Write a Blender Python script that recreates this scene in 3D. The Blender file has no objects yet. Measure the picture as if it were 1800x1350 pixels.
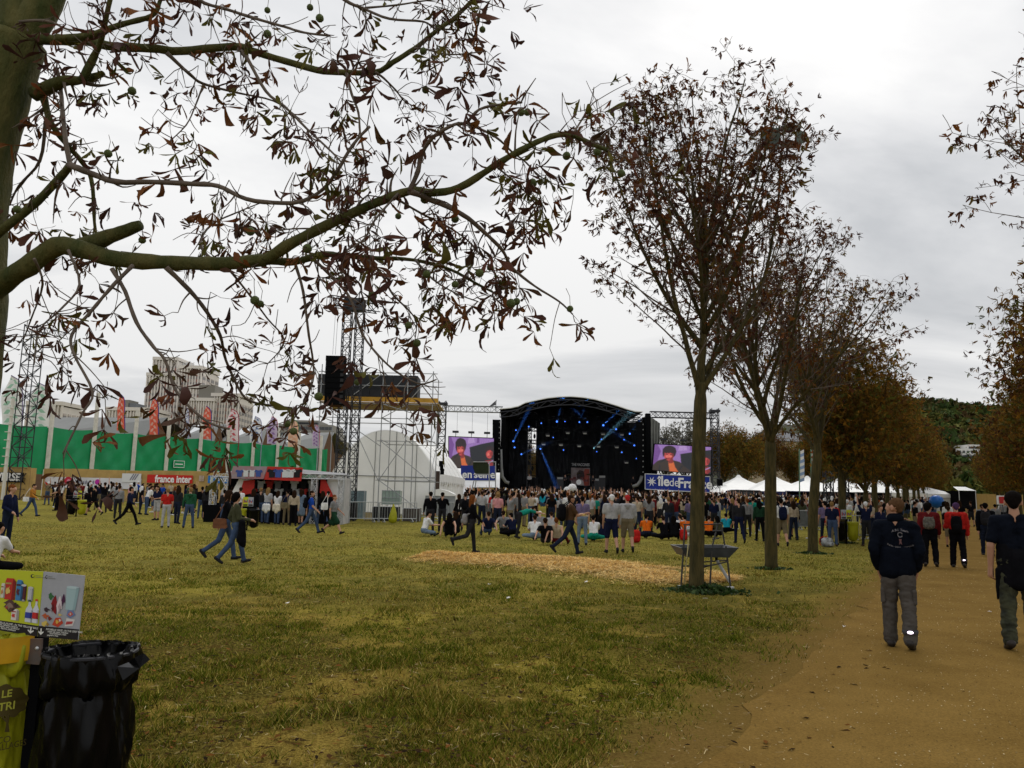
import bpy, bmesh, math, random
import numpy as np
from mathutils import Vector, Matrix, Euler
R = math.radians
rng = random.Random(7)
nrg = np.random.default_rng(11)
sc = bpy.context.scene
COL = sc.collection

# ------------------------------------------------------------------ camera, sky, sun, exposure
CAMZ, PITCH, ROLL, FPX = 1.68, R(8.0), R(1.2), 1400.0
cam_d = bpy.data.cameras.new('camera')
cam = bpy.data.objects.new('camera', cam_d)
COL.objects.link(cam)
cam_d.sensor_width = 36.0
cam_d.lens = 36.0 * FPX / 1800.0
cam_d.clip_start, cam_d.clip_end = 0.05, 4000.0
CAMROT = Matrix.Rotation(math.pi / 2 + PITCH, 3, 'X') @ Matrix.Rotation(ROLL, 3, 'Z')
cam.matrix_world = Matrix.Translation((0, 0, CAMZ)) @ CAMROT.to_4x4()
sc.camera = cam

SUN_ELEV, SUN_AZ = R(48), R(18)          # azimuth measured from +Y towards +X
world = bpy.data.worlds.new('World')
sc.world = world
world.use_nodes = True
wn, wl = world.node_tree.nodes, world.node_tree.links
wn.clear()


def N(nodes, typ, **kw):
    n = nodes.new(typ)
    for k, v in kw.items():
        if k.startswith('i_'):
            key = k[2:]
            key = int(key) if key.isdigit() else key.replace('_', ' ')
            n.inputs[key].default_value = v
        else:
            setattr(n, k, v)
    return n


def build_world():
    out = N(wn, 'ShaderNodeOutputWorld')
    bg = N(wn, 'ShaderNodeBackground')
    bg.inputs['Strength'].default_value = 0.1
    sky = N(wn, 'ShaderNodeTexSky', sky_type='NISHITA', sun_disc=False, sun_elevation=SUN_ELEV,
            sun_rotation=SUN_AZ, air_density=1.0, dust_density=2.0)
    tc = N(wn, 'ShaderNodeTexCoord')
    sep = N(wn, 'ShaderNodeSeparateXYZ')
    wl.new(tc.outputs['Generated'], sep.inputs[0])
    zc = N(wn, 'ShaderNodeMath', operation='MAXIMUM'); zc.inputs[1].default_value = 0.0
    wl.new(sep.outputs['Z'], zc.inputs[0])
    za = N(wn, 'ShaderNodeMath', operation='ADD'); za.inputs[1].default_value = 0.14
    wl.new(zc.outputs[0], za.inputs[0])
    comb = N(wn, 'ShaderNodeCombineXYZ')
    for ax in 'XY':
        d = N(wn, 'ShaderNodeMath', operation='DIVIDE')
        wl.new(sep.outputs[ax], d.inputs[0]); wl.new(za.outputs[0], d.inputs[1])
        wl.new(d.outputs[0], comb.inputs[ax])
    n1 = N(wn, 'ShaderNodeTexNoise', i_Scale=0.62, i_Detail=7.0, i_Roughness=0.55, i_Distortion=0.5)
    mp = N(wn, 'ShaderNodeMapping'); mp.inputs['Location'].default_value = (3.1, 1.7, 0.4)
    mp.inputs['Scale'].default_value = (0.8, 1.25, 1)
    wl.new(comb.outputs[0], mp.inputs[0]); wl.new(mp.outputs[0], n1.inputs['Vector'])
    ramp = N(wn, 'ShaderNodeValToRGB')
    ramp.color_ramp.elements[0].position, ramp.color_ramp.elements[0].color = 0.34, (5.7, 5.85, 6.05, 1)
    ramp.color_ramp.elements[1].position, ramp.color_ramp.elements[1].color = 0.57, (9.4, 9.37, 9.3, 1)
    e = ramp.color_ramp.elements.new(0.47); e.color = (7.8, 7.85, 7.95, 1)
    wl.new(n1.outputs['Fac'], ramp.inputs[0])
    el = N(wn, 'ShaderNodeMapRange', i_1=0.04, i_2=0.50, i_3=0.86, i_4=1.10)   # cloud deck is thinner overhead
    wl.new(zc.outputs[0], el.inputs[0])
    mul = N(wn, 'ShaderNodeMix', data_type='RGBA', blend_type='MULTIPLY')
    mul.inputs[0].default_value = 1.0
    wl.new(ramp.outputs[0], mul.inputs[6]); wl.new(el.outputs[0], mul.inputs[7])
    mix = N(wn, 'ShaderNodeMix', data_type='RGBA')
    mix.inputs[0].default_value = 0.95
    wl.new(sky.outputs[0], mix.inputs[6]); wl.new(mul.outputs[2], mix.inputs[7])
    wl.new(mix.outputs[2], bg.inputs['Color']); wl.new(bg.outputs[0], out.inputs['Surface'])


build_world()
sun_d = bpy.data.lights.new('sun', 'SUN')
sun_d.energy, sun_d.angle, sun_d.color = 0.9, R(24), (1.0, 0.965, 0.91)
sun = bpy.data.objects.new('sun', sun_d)
COL.objects.link(sun)
sv = Vector((math.sin(SUN_AZ) * math.cos(SUN_ELEV), math.cos(SUN_AZ) * math.cos(SUN_ELEV), math.sin(SUN_ELEV)))
sun.rotation_euler = sv.to_track_quat('Z', 'Y').to_euler()
sun.location = sv * 60
sc.view_settings.view_transform = 'Standard'
sc.view_settings.look = 'None'
sc.view_settings.exposure = 0.0
sc.view_settings.gamma = 1.0
sc.view_settings.use_curve_mapping = False

# ------------------------------------------------------------------ survey helpers
def H(x, y):
    """height of the ground: the field rises gently towards the stage"""
    t = np.clip((y - 26.0) / 90.0, 0, 1)
    return 1.15 * t * t * (3 - 2 * t) * 0.85 + 0.0


def hz(x, y):
    return float(H(x, y))


def ray(px, py):
    return CAMROT @ Vector(((px - 900.0) / FPX, (675.0 - py) / FPX, -1.0))


def at(px, py, y):
    d = ray(px, py)
    return Vector((0, 0, CAMZ)) + d * (y / d.y)


def gp(px, py):
    d = ray(px, py)
    t = 5.0
    for _ in range(60):
        p = Vector((0, 0, CAMZ)) + d * t
        e = p.z - hz(p.x, p.y)
        t += min(max(e / max(-d.z, 0.004), -8), 8) * 0.6
        t = min(max(t, 1.0), 400.0)
    p = Vector((0, 0, CAMZ)) + d * t
    p.z = hz(p.x, p.y)
    return p


def onground(px, y):
    """ground point at depth y seen in column px near the horizon"""
    p = at(px, 880, y)
    return Vector((p.x, p.y, hz(p.x, p.y)))


# ------------------------------------------------------------------ materials
MATS = {}


def lin(r, g, b):
    f = lambda c: (c / 255 / 12.92) if c <= 10 else ((c / 255 + 0.055) / 1.055) ** 2.4
    return (f(r), f(g), f(b))


def mat(name, col, rough=0.8, var=0.0, vscale=8.0, bump=0.0, bscale=40.0, metal=0.0, spec=0.3, emit=None,
        estr=1.0, rnd=0.0, col2=None, trans=0.0, attr=None, coord='Object', zs=1.0):
    if name in MATS:
        return MATS[name]
    m = bpy.data.materials.new(name)
    m.use_nodes = True
    nt = m.node_tree
    n, l = nt.nodes, nt.links
    b = n['Principled BSDF']
    b.inputs['Roughness'].default_value = rough
    b.inputs['Metallic'].default_value = metal
    b.inputs['Specular IOR Level'].default_value = spec
    c = (*col, 1.0)
    b.inputs['Base Color'].default_value = c
    tc = None
    src = None
    if attr:
        a = N(n, 'ShaderNodeAttribute', attribute_name=attr)
        src = a.outputs['Color']
    if var > 0 or col2:
        tc = N(n, 'ShaderNodeTexCoord')
        nz = N(n, 'ShaderNodeTexNoise', i_Scale=vscale, i_Detail=5.0, i_Roughness=0.62)
        mpn = N(n, 'ShaderNodeMapping'); mpn.inputs['Scale'].default_value = (1, 1, zs); l.new(tc.outputs[coord], mpn.inputs[0])
        l.new(mpn.outputs[0], nz.inputs['Vector'])
        mx = N(n, 'ShaderNodeMix', data_type='RGBA')
        rr = N(n, 'ShaderNodeMapRange', i_1=0.34, i_2=0.66, i_3=0.0, i_4=1.0)
        l.new(nz.outputs['Fac'], rr.inputs[0]); l.new(rr.outputs[0], mx.inputs[0])
        d2 = col2 if col2 else tuple(min(1, x * (1 + var)) for x in col)
        d1 = col if col2 else tuple(x * (1 - var) for x in col)
        mx.inputs[6].default_value, mx.inputs[7].default_value = (*d1, 1), (*d2, 1)
        src = mx.outputs[2]
    if rnd > 0:
        oi = N(n, 'ShaderNodeObjectInfo')
        hv = N(n, 'ShaderNodeHueSaturation')
        mr = N(n, 'ShaderNodeMapRange', i_1=0.0, i_2=1.0, i_3=1 - rnd, i_4=1 + rnd)
        l.new(oi.outputs['Random'], mr.inputs[0]); l.new(mr.outputs[0], hv.inputs['Value'])
        mh = N(n, 'ShaderNodeMapRange', i_1=0.0, i_2=1.0, i_3=0.5 + rnd * 0.05, i_4=0.5 - rnd * 0.03)
        l.new(oi.outputs['Random'], mh.inputs[0]); l.new(mh.outputs[0], hv.inputs['Hue'])
        if src is not None:
            l.new(src, hv.inputs['Color'])
        else:
            hv.inputs['Color'].default_value = c
        src = hv.outputs[0]
    if src is not None:
        l.new(src, b.inputs['Base Color'])
    if bump > 0:
        if tc is None:
            tc = N(n, 'ShaderNodeTexCoord')
        nb = N(n, 'ShaderNodeTexNoise', i_Scale=bscale, i_Detail=4.0, i_Roughness=0.6)
        mpb = N(n, 'ShaderNodeMapping'); mpb.inputs['Scale'].default_value = (1, 1, zs); l.new(tc.outputs[coord], mpb.inputs[0])
        l.new(mpb.outputs[0], nb.inputs['Vector'])
        bp = N(n, 'ShaderNodeBump', i_Strength=bump, i_Distance=0.02)
        l.new(nb.outputs['Fac'], bp.inputs['Height']); l.new(bp.outputs[0], b.inputs['Normal'])
    if emit:
        b.inputs['Emission Color'].default_value = (*emit, 1)
        b.inputs['Emission Strength'].default_value = estr
    if trans > 0:
        o = n['Material Output']
        tr = N(n, 'ShaderNodeBsdfTranslucent')
        ms = N(n, 'ShaderNodeMixShader'); ms.inputs[0].default_value = trans
        if src is not None:
            l.new(src, tr.inputs['Color'])
        else:
            tr.inputs['Color'].default_value = c
        l.new(b.outputs[0], ms.inputs[1]); l.new(tr.outputs[0], ms.inputs[2])
        l.new(ms.outputs[0], o.inputs['Surface'])
    MATS[name] = m
    return m


# ------------------------------------------------------------------ mesh builder
class MB:
    def __init__(s):
        s.v, s.f, s.m = [], [], []

    def add(s, vs, fs, mi=0):
        o = len(s.v)
        s.v.extend([tuple(v) for v in vs])
        for f in fs:
            s.f.append([i + o for i in f]); s.m.append(mi)
        return s

    def box(s, x0, x1, y0, y1, z0, z1, mi=0, M=None):
        vs = [Vector((x, y, z)) for z in (z0, z1) for y in (y0, y1) for x in (x0, x1)]
        if M is not None:
            vs = [M @ v for v in vs]
        return s.add(vs, [(0, 2, 3, 1), (4, 5, 7, 6), (0, 1, 5, 4), (2, 6, 7, 3), (0, 4, 6, 2), (1, 3, 7, 5)], mi)

    def bar(s, p, q, w, h=None, mi=0):
        p, q = Vector(p), Vector(q)
        h = h or w
        d = (q - p).normalized()
        u = d.cross(Vector((0, 0, 1)))
        if u.length < 1e-4:
            u = Vector((1, 0, 0))
        u.normalize(); t = u.cross(d)
        vs = [b + u * (sx * w / 2) + t * (sz * h / 2) for b in (p, q) for sz in (-1, 1) for sx in (-1, 1)]
        return s.add(vs, [(0, 2, 3, 1), (4, 5, 7, 6), (0, 1, 5, 4), (2, 6, 7, 3), (0, 4, 6, 2), (1, 3, 7, 5)], mi)

    def tube(s, pts, rads, n=6, mi=0, cap=True, jit=0.0):
        pts = [Vector(p) for p in pts]
        o = len(s.v)
        u = None
        for i, p in enumerate(pts):
            d = (pts[min(i + 1, len(pts) - 1)] - pts[max(i - 1, 0)])
            if d.length < 1e-7:
                d = Vector((0, 0, 1))
            d.normalize()
            if u is None:
                u = d.cross(Vector((0.31, 0.2, 0.93)))
                if u.length < 1e-3:
                    u = d.cross(Vector((1, 0, 0)))
            u = (u - d * u.dot(d))
            if u.length < 1e-6:
                u = d.orthogonal()
            u.normalize()
            w = d.cross(u)
            r = rads[i] if hasattr(rads, '__len__') else rads
            for k in range(n):
                a = 2 * math.pi * k / n
                rr = r * (1 + (rng.uniform(-jit, jit) if jit else 0))
                s.v.append(tuple(p + u * (math.cos(a) * rr) + w * (math.sin(a) * rr)))
        for i in range(len(pts) - 1):
            for k in range(n):
                k2 = (k + 1) % n
                s.f.append([o + i * n + k, o + i * n + k2, o + (i + 1) * n + k2, o + (i + 1) * n + k]); s.m.append(mi)
        if cap:
            s.f.append([o + k for k in range(n)][::-1]); s.m.append(mi)
            e = o + (len(pts) - 1) * n
            s.f.append([e + k for k in range(n)]); s.m.append(mi)
        return s

    def lathe(s, prof, n=24, c=(0, 0, 0), mi=0, fn=None):
        o = len(s.v)
        for j, (r, z) in enumerate(prof):
            for k in range(n):
                a = 2 * math.pi * k / n
                rr, zz = (r, z) if fn is None else fn(r, z, a, j)
                s.v.append((c[0] + rr * math.cos(a), c[1] + rr * math.sin(a), c[2] + zz))
        for j in range(len(prof) - 1):
            for k in range(n):
                k2 = (k + 1) % n
                s.f.append([o + j * n + k, o + j * n + k2, o + (j + 1) * n + k2, o + (j + 1) * n + k]); s.m.append(mi)
        return s

    def poly(s, pts, mi=0):
        return s.add(pts, [list(range(len(pts)))], mi)

    def slab(s, pts, nrm, mi=0):
        """polygon pushed back along nrm: a thin solid"""
        k = len(pts)
        nrm = Vector(nrm)
        vs = [Vector(p) for p in pts] + [Vector(p) + nrm for p in pts]
        fs = [list(range(k)), list(range(2 * k - 1, k - 1, -1))] + [[i, i + k, (i + 1) % k + k, (i + 1) % k] for i in range(k)]
        return s.add(vs, fs, mi)

    def mesh(s, name, mats, smooth=False):
        me = bpy.data.meshes.new(name)
        me.from_pydata(s.v, [], s.f)
        for m in mats if isinstance(mats, (list, tuple)) else [mats]:
            if m: me.materials.append(m)
        me.polygons.foreach_set('material_index', s.m)
        if smooth:
            me.polygons.foreach_set('use_smooth', [True] * len(s.f))
        me.update()
        return me

    def build(s, name, mats, parent=None, smooth=False, fixn=False):
        me = s.mesh(name, mats, smooth)
        if fixn:
            bm = bmesh.new(); bm.from_mesh(me)
            bmesh.ops.recalc_face_normals(bm, faces=bm.faces)
            bm.to_mesh(me); bm.free()
        return link(name, me, parent)


def link(name, me, parent=None, M=None):
    o = bpy.data.objects.new(name, me)
    COL.objects.link(o)
    if M is not None:
        o.matrix_world = M
    if parent is not None:
        o.parent = parent
        o.matrix_parent_inverse = PINV.get(parent.name, Matrix.Identity(4))
    return o


PINV = {}


def T(o, label=None, cat=None, group=None, kind=None):
    if label: o['label'] = label
    if cat: o['category'] = cat
    if group: o['group'] = group
    if kind: o['kind'] = kind
    return o


def thing(name, label, cat, loc=(0, 0, 0), group=None):
    """an Empty at the thing's base; children are given in world coordinates"""
    o = bpy.data.objects.new(name, None)
    COL.objects.link(o)
    o.empty_display_size = 0.2
    o.location = loc
    PINV[o.name] = Matrix.Translation(Vector(loc)).inverted()
    return T(o, label, cat, group)


_cyl = {}


def pole(parent, name, p, q, r, m, n=6):
    """a straight round bar, all of them sharing one unit cylinder per material"""
    key = (m.name, n)
    if key not in _cyl:
        b = MB(); b.tube([(0, 0, 0), (0, 0, 1)], 1.0, n)
        _cyl[key] = b.mesh('pole', [m], False)
    p, q = Vector(p), Vector(q)
    d = q - p
    M = Matrix.Translation(p) @ d.to_track_quat('Z', 'Y').to_matrix().to_4x4() @ Matrix.Diagonal((r, r, d.length, 1))
    return link(name, _cyl[key], parent, M)


WORKSHOP = bpy.data.scenes.new('workshop')          # empty scene used only to evaluate modifiers quickly


def baked(o):
    WORKSHOP.collection.objects.link(o)
    vl = WORKSHOP.view_layers[0]
    vl.update()
    me = bpy.data.meshes.new_from_object(o.evaluated_get(vl.depsgraph))
    bpy.data.objects.remove(o)
    return me



def text_mesh(s, size, m, bold=0.0, align='CENTER', shear=0.0):
    c = bpy.data.curves.new('lettering', 'FONT')
    c.body, c.size, c.align_x, c.align_y, c.offset, c.shear = s, size, align, 'CENTER', bold, shear
    c.resolution_u = 3
    o = bpy.data.objects.new('lettering', c)
    me = baked(o)
    me.materials.clear(); me.materials.append(m)
    return me


def lettering(s, size, m, M, parent, bold=0.0, align='CENTER', sx=1.0, name='lettering', shear=0.0):
    me = text_mesh(s, size, m, bold, align, shear)
    return link(name, me, parent, M @ Matrix.Diagonal((sx, 1, 1, 1)))


def upright(loc, yaw=0.0):
    """XY plane stood up, X to the right, Y up, facing -Y"""
    return Matrix.Translation(loc) @ Matrix.Rotation(yaw, 4, 'Z') @ Matrix.Rotation(math.pi / 2, 4, 'X')


def truss(parent, p, q, w, m, step=None, r=0.03, h=None, side=None):
    """box lattice girder: four chords, each its own part, and one lattice of thin diagonals"""
    p, q = Vector(p), Vector(q)
    h = h or w
    d = (q - p); L = d.length; d.normalize()
    u = d.cross(Vector((0, 0, 1))) if abs(d.z) < 0.9 else Vector((1, 0, 0))
    if side is not None:
        u = Vector(side)
    u.normalize(); t = u.cross(d)
    cs = [u * (a * w / 2) + t * (b * h / 2) for a, b in ((-1, -1), (1, -1), (1, 1), (-1, 1))]
    for c in cs:
        pole(parent, 'chord', p + c, q + c, r, m, 5)
    mb = MB()
    step = step or w
    k = max(2, int(round(L / step)))
    for i in range(k):
        a, b = p + d * (L * i / k), p + d * (L * (i + 1) / k)
        for j in range(4):
            c1, c2 = cs[j], cs[(j + 1) % 4]
            if (i + j) % 2:
                c1, c2 = c2, c1
            mb.bar(a + c1, b + c2, r * 1.1)
            mb.bar(a + cs[j], a + cs[(j + 1) % 4], r * 1.0)
    return mb.build('lattice', m, parent)

# ------------------------------------------------------------------ setting: ground, path, hill
SL = 0.565                                  # the avenue runs along x = SL * y
PE0, PE1 = -1.75, 1.55                      # left and right edge of the path (u = x - SL * y)


def fbm2(x, y, seed=0, octs=4):
    """cheap smooth value noise, for placing things"""
    tot, amp, fr = 0.0, 1.0, 1.0
    for o in range(octs):
        xi, yi = np.floor(x * fr), np.floor(y * fr)
        fx, fy = x * fr - xi, y * fr - yi
        fx, fy = fx * fx * (3 - 2 * fx), fy * fy * (3 - 2 * fy)
        h = lambda a, b: (np.sin(a * 127.1 + b * 311.7 + seed * 74.7 + o * 13.3) * 43758.5453) % 1.0
        v = (h(xi, yi) * (1 - fx) + h(xi + 1, yi) * fx) * (1 - fy) + (h(xi, yi + 1) * (1 - fx) + h(xi + 1, yi + 1) * fx) * fy
        tot = tot + amp * v; amp *= 0.5; fr *= 2.03
    return tot / (2 - 0.5 ** (octs - 1))


def ground_mat():
    m = bpy.data.materials.new('trampled_grass_ground'); m.use_nodes = True
    n, l = m.node_tree.nodes, m.node_tree.links
    b = n['Principled BSDF']; b.inputs['Roughness'].default_value = 1.0; b.inputs['Specular IOR Level'].default_value = 0.0
    tc = N(n, 'ShaderNodeTexCoord')
    def noise(sc_, det=5, rough=0.6, dist=0.0):
        x = N(n, 'ShaderNodeTexNoise', i_Scale=sc_, i_Detail=det, i_Roughness=rough, i_Distortion=dist)
        l.new(tc.outputs['Object'], x.inputs['Vector']); return x.outputs['Fac']
    def rng_(s, a, b_):
        x = N(n, 'ShaderNodeMapRange', interpolation_type='SMOOTHSTEP', i_1=a, i_2=b_, i_3=0.0, i_4=1.0); l.new(s, x.inputs[0]); return x.outputs[0]
    def mix(f, a, b_):
        x = N(n, 'ShaderNodeMix', data_type='RGBA'); l.new(f, x.inputs[0])
        for s, k in ((a, 6), (b_, 7)):
            if isinstance(s, tuple): x.inputs[k].default_value = (*s, 1)
            else: l.new(s, x.inputs[k])
        return x.outputs[2]
    fine = noise(34, 6, 0.7)
    c = mix(rng_(fine, 0.38, 0.62), (0.025, 0.020, 0.0050), (0.195, 0.155, 0.0350))
    dry = mix(rng_(noise(60, 5, 0.7), 0.36, 0.64), (0.135, 0.089, 0.0177), (0.389, 0.284, 0.0646))
    c = mix(rng_(noise(0.55, 6, 0.62, 0.6), 0.49, 0.60), c, dry)
    c = mix(rng_(noise(0.17, 4, 0.5, 0.3), 0.46, 0.66), c, mix(rng_(fine, 0.4, 0.6), (0.189, 0.152, 0.0204), (0.379, 0.304, 0.0578)))
    soil = mix(rng_(noise(90, 4, 0.7), 0.35, 0.65), (0.039, 0.025, 0.0068), (0.141, 0.089, 0.0245))
    c = mix(rng_(noise(2.6, 7, 0.75, 1.0), 0.54, 0.63), c, soil)
    # lighter mid-field tint: canopy shade and vignetting over the near turf put into colour
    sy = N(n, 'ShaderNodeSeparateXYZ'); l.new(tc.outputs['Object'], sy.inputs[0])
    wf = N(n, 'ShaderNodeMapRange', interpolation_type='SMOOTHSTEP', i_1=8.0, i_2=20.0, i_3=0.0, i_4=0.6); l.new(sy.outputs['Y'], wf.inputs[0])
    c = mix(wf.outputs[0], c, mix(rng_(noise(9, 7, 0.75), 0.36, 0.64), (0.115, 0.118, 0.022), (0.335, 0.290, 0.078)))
    # bare earth towards the path
    sep = N(n, 'ShaderNodeSeparateXYZ'); l.new(tc.outputs['Object'], sep.inputs[0])
    mu = N(n, 'ShaderNodeMath', operation='MULTIPLY_ADD'); mu.inputs[1].default_value = -SL
    l.new(sep.outputs['Y'], mu.inputs[0]); l.new(sep.outputs['X'], mu.inputs[2])
    ce = N(n, 'ShaderNodeMath', operation='SUBTRACT'); ce.inputs[1].default_value = (PE0 + PE1) / 2; l.new(mu.outputs[0], ce.inputs[0])
    ab = N(n, 'ShaderNodeMath', operation='ABSOLUTE'); l.new(ce.outputs[0], ab.inputs[0])
    ad = N(n, 'ShaderNodeMath', operation='MULTIPLY_ADD'); ad.inputs[1].default_value = 1.9; l.new(noise(1.3, 6, 0.65), ad.inputs[0]); l.new(ab.outputs[0], ad.inputs[2])
    hw = (PE1 - PE0) / 2
    pf = N(n, 'ShaderNodeMapRange', interpolation_type='SMOOTHSTEP', i_1=hw + 2.3, i_2=hw + 0.95, i_3=0.0, i_4=1.0); l.new(ad.outputs[0], pf.inputs[0])
    earth = mix(rng_(noise(45, 6, 0.75), 0.3, 0.7), (0.150, 0.094, 0.026), (0.262, 0.168, 0.050))
    c = mix(pf.outputs[0], c, earth)
    l.new(c, b.inputs['Base Color'])
    bp = N(n, 'ShaderNodeBump', i_Strength=0.8, i_Distance=0.05); l.new(noise(24, 8, 0.72), bp.inputs['Height']); l.new(bp.outputs[0], b.inputs['Normal'])
    return m


def path_mat():
    m = bpy.data.materials.new('sandy_path'); m.use_nodes = True
    n, l = m.node_tree.nodes, m.node_tree.links
    b = n['Principled BSDF']; b.inputs['Roughness'].default_value = 1.0; b.inputs['Specular IOR Level'].default_value = 0.02
    tc = N(n, 'ShaderNodeTexCoord')
    def noise(s, d=6, r=0.65):
        x = N(n, 'ShaderNodeTexNoise', i_Scale=s, i_Detail=d, i_Roughness=r); l.new(tc.outputs['Object'], x.inputs['Vector']); return x.outputs['Fac']
    r1 = N(n, 'ShaderNodeValToRGB'); r1.color_ramp.elements[0].position = 0.3; r1.color_ramp.elements[1].position = 0.72
    r1.color_ramp.elements[0].color = (0.178, 0.108, 0.028, 1); r1.color_ramp.elements[1].color = (0.258, 0.162, 0.046, 1)
    l.new(noise(1.1, 8, 0.62), r1.inputs[0])
    vo = N(n, 'ShaderNodeTexVoronoi', i_Scale=70.0); l.new(tc.outputs['Object'], vo.inputs['Vector'])
    st = N(n, 'ShaderNodeMapRange', i_1=0.10, i_2=0.02, i_3=0.0, i_4=1.0); l.new(vo.outputs['Distance'], st.inputs[0])
    gate = N(n, 'ShaderNodeMapRange', i_1=0.52, i_2=0.6, i_3=0.0, i_4=1.0); l.new(noise(23, 2), gate.inputs[0])
    mm = N(n, 'ShaderNodeMath', operation='MULTIPLY'); l.new(st.outputs[0], mm.inputs[0]); l.new(gate.outputs[0], mm.inputs[1])
    fm = N(n, 'ShaderNodeMix', data_type='RGBA', blend_type='MULTIPLY'); fm.inputs[0].default_value = 0.75
    r2 = N(n, 'ShaderNodeValToRGB'); r2.color_ramp.elements[0].position = 0.32; r2.color_ramp.elements[1].position = 0.62
    r2.color_ramp.elements[0].color = (0.42, 0.42, 0.42, 1); r2.color_ramp.elements[1].color = (1.18, 1.15, 1.1, 1)
    l.new(noise(52, 5, 0.8), r2.inputs[0]); l.new(r1.outputs[0], fm.inputs[6]); l.new(r2.outputs[0], fm.inputs[7])
    mx = N(n, 'ShaderNodeMix', data_type='RGBA'); l.new(mm.outputs[0], mx.inputs[0]); l.new(fm.outputs[2], mx.inputs[6]); mx.inputs[7].default_value = (0.42, 0.35, 0.24, 1)
    l.new(mx.outputs[2], b.inputs['Base Color'])
    bp = N(n, 'ShaderNodeBump', i_Strength=0.5, i_Distance=0.012); l.new(noise(60, 6, 0.8), bp.inputs['Height']); l.new(bp.outputs[0], b.inputs['Normal'])
    return m


def sheet(name, xs, ys, zf, m, kind='structure'):
    X, Y = np.meshgrid(xs, ys)
    Z = zf(X, Y)
    nx, ny = len(xs), len(ys)
    idx = np.arange(nx * ny).reshape(ny, nx)
    f = np.stack([idx[:-1, :-1], idx[:-1, 1:], idx[1:, 1:], idx[1:, :-1]], -1).reshape(-1, 4)
    me = bpy.data.meshes.new(name)
    me.from_pydata(np.stack([X, Y, Z], -1).reshape(-1, 3).tolist(), [], f.tolist())
    me.polygons.foreach_set('use_smooth', [True] * len(f))
    me.materials.append(m)
    return T(link(name, me), kind=kind)


def bumps(x, y):
    near = np.clip(1 - (y - 30) / 40, 0, 1)
    u = np.abs(x - SL * y - (PE0 + PE1) / 2)
    return near * (0.05 * (fbm2(x * 1.1, y * 1.1, 3) - 0.62) + 0.05 * (fbm2(x * 2.6, y * 2.6, 8) - 0.5)) * np.clip((u - 1.5) / 1.2, 0, 1)


ys = np.concatenate([np.arange(-14, 30, 0.35), np.geomspace(30, 900, 60)])
xs = np.concatenate([-np.geomspace(18, 700, 34)[::-1], np.arange(-17.6, 22, 0.4), np.geomspace(22.4, 700, 34)])
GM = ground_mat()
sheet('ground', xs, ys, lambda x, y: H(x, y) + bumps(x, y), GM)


def make_path():
    mb = MB()
    yy = np.concatenate([np.arange(-6, 40, 0.3), np.arange(40, 150, 3.0)])
    k = 9
    rows = []
    for i, y in enumerate(yy):
        a = PE0 + 0.5 * (fbm2(np.float64(y * 0.7), np.float64(3.0), 5) - 0.5) + 0.35 * (fbm2(np.float64(y * 3.1), np.float64(8.0), 6) - 0.5)
        b = PE1 + 0.6 * (fbm2(np.float64(y * 0.7), np.float64(13.0), 7) - 0.5)
        rows.append([(SL * y + a + (b - a) * j / (k - 1), y, hz(0, y) + 0.006 + 0.02 * math.sin(math.pi * j / (k - 1))) for j in range(k)])
    vs = [p for r in rows for p in r]
    fs = [(i * k + j, i * k + j + 1, (i + 1) * k + j + 1, (i + 1) * k + j) for i in range(len(yy) - 1) for j in range(k - 1)]
    mb.add(vs, fs)
    T(mb.build('path', path_mat(), smooth=True), kind='structure')


make_path()


def scatter_mesh(name, verts, faces, mats, midx, kind='stuff', tint=None, parent=None, smooth=False):
    """verts (n,3), faces (m,k) numpy -> one object"""
    me = bpy.data.meshes.new(name)
    nv, nf, k = len(verts), len(faces), faces.shape[1]
    me.vertices.add(nv); me.vertices.foreach_set('co', np.ascontiguousarray(verts, np.float32).ravel())
    me.loops.add(nf * k); me.loops.foreach_set('vertex_index', np.ascontiguousarray(faces, np.int32).ravel())
    me.polygons.add(nf)
    me.polygons.foreach_set('loop_start', np.arange(0, nf * k, k, dtype=np.int32))
    for m in mats: me.materials.append(m)
    if midx is not None: me.polygons.foreach_set('material_index', np.ascontiguousarray(midx, np.int32))
    if tint is not None:
        a = me.color_attributes.new('tint', 'FLOAT_COLOR', 'POINT')
        a.data.foreach_set('color', np.concatenate([tint, np.ones((nv, 1))], 1).astype(np.float32).ravel())
    me.update(calc_edges=True)
    if smooth: me.polygons.foreach_set('use_smooth', [True] * nf)
    o = link(name, me, parent)
    if kind: T(o, kind=kind)
    return o


def pick(cols, n, jit=0.18):
    c = np.array(cols)[nrg.integers(0, len(cols), n)]
    return np.clip(c * (1 + nrg.uniform(-jit, jit, (n, 1))), 0, 1)


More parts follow.
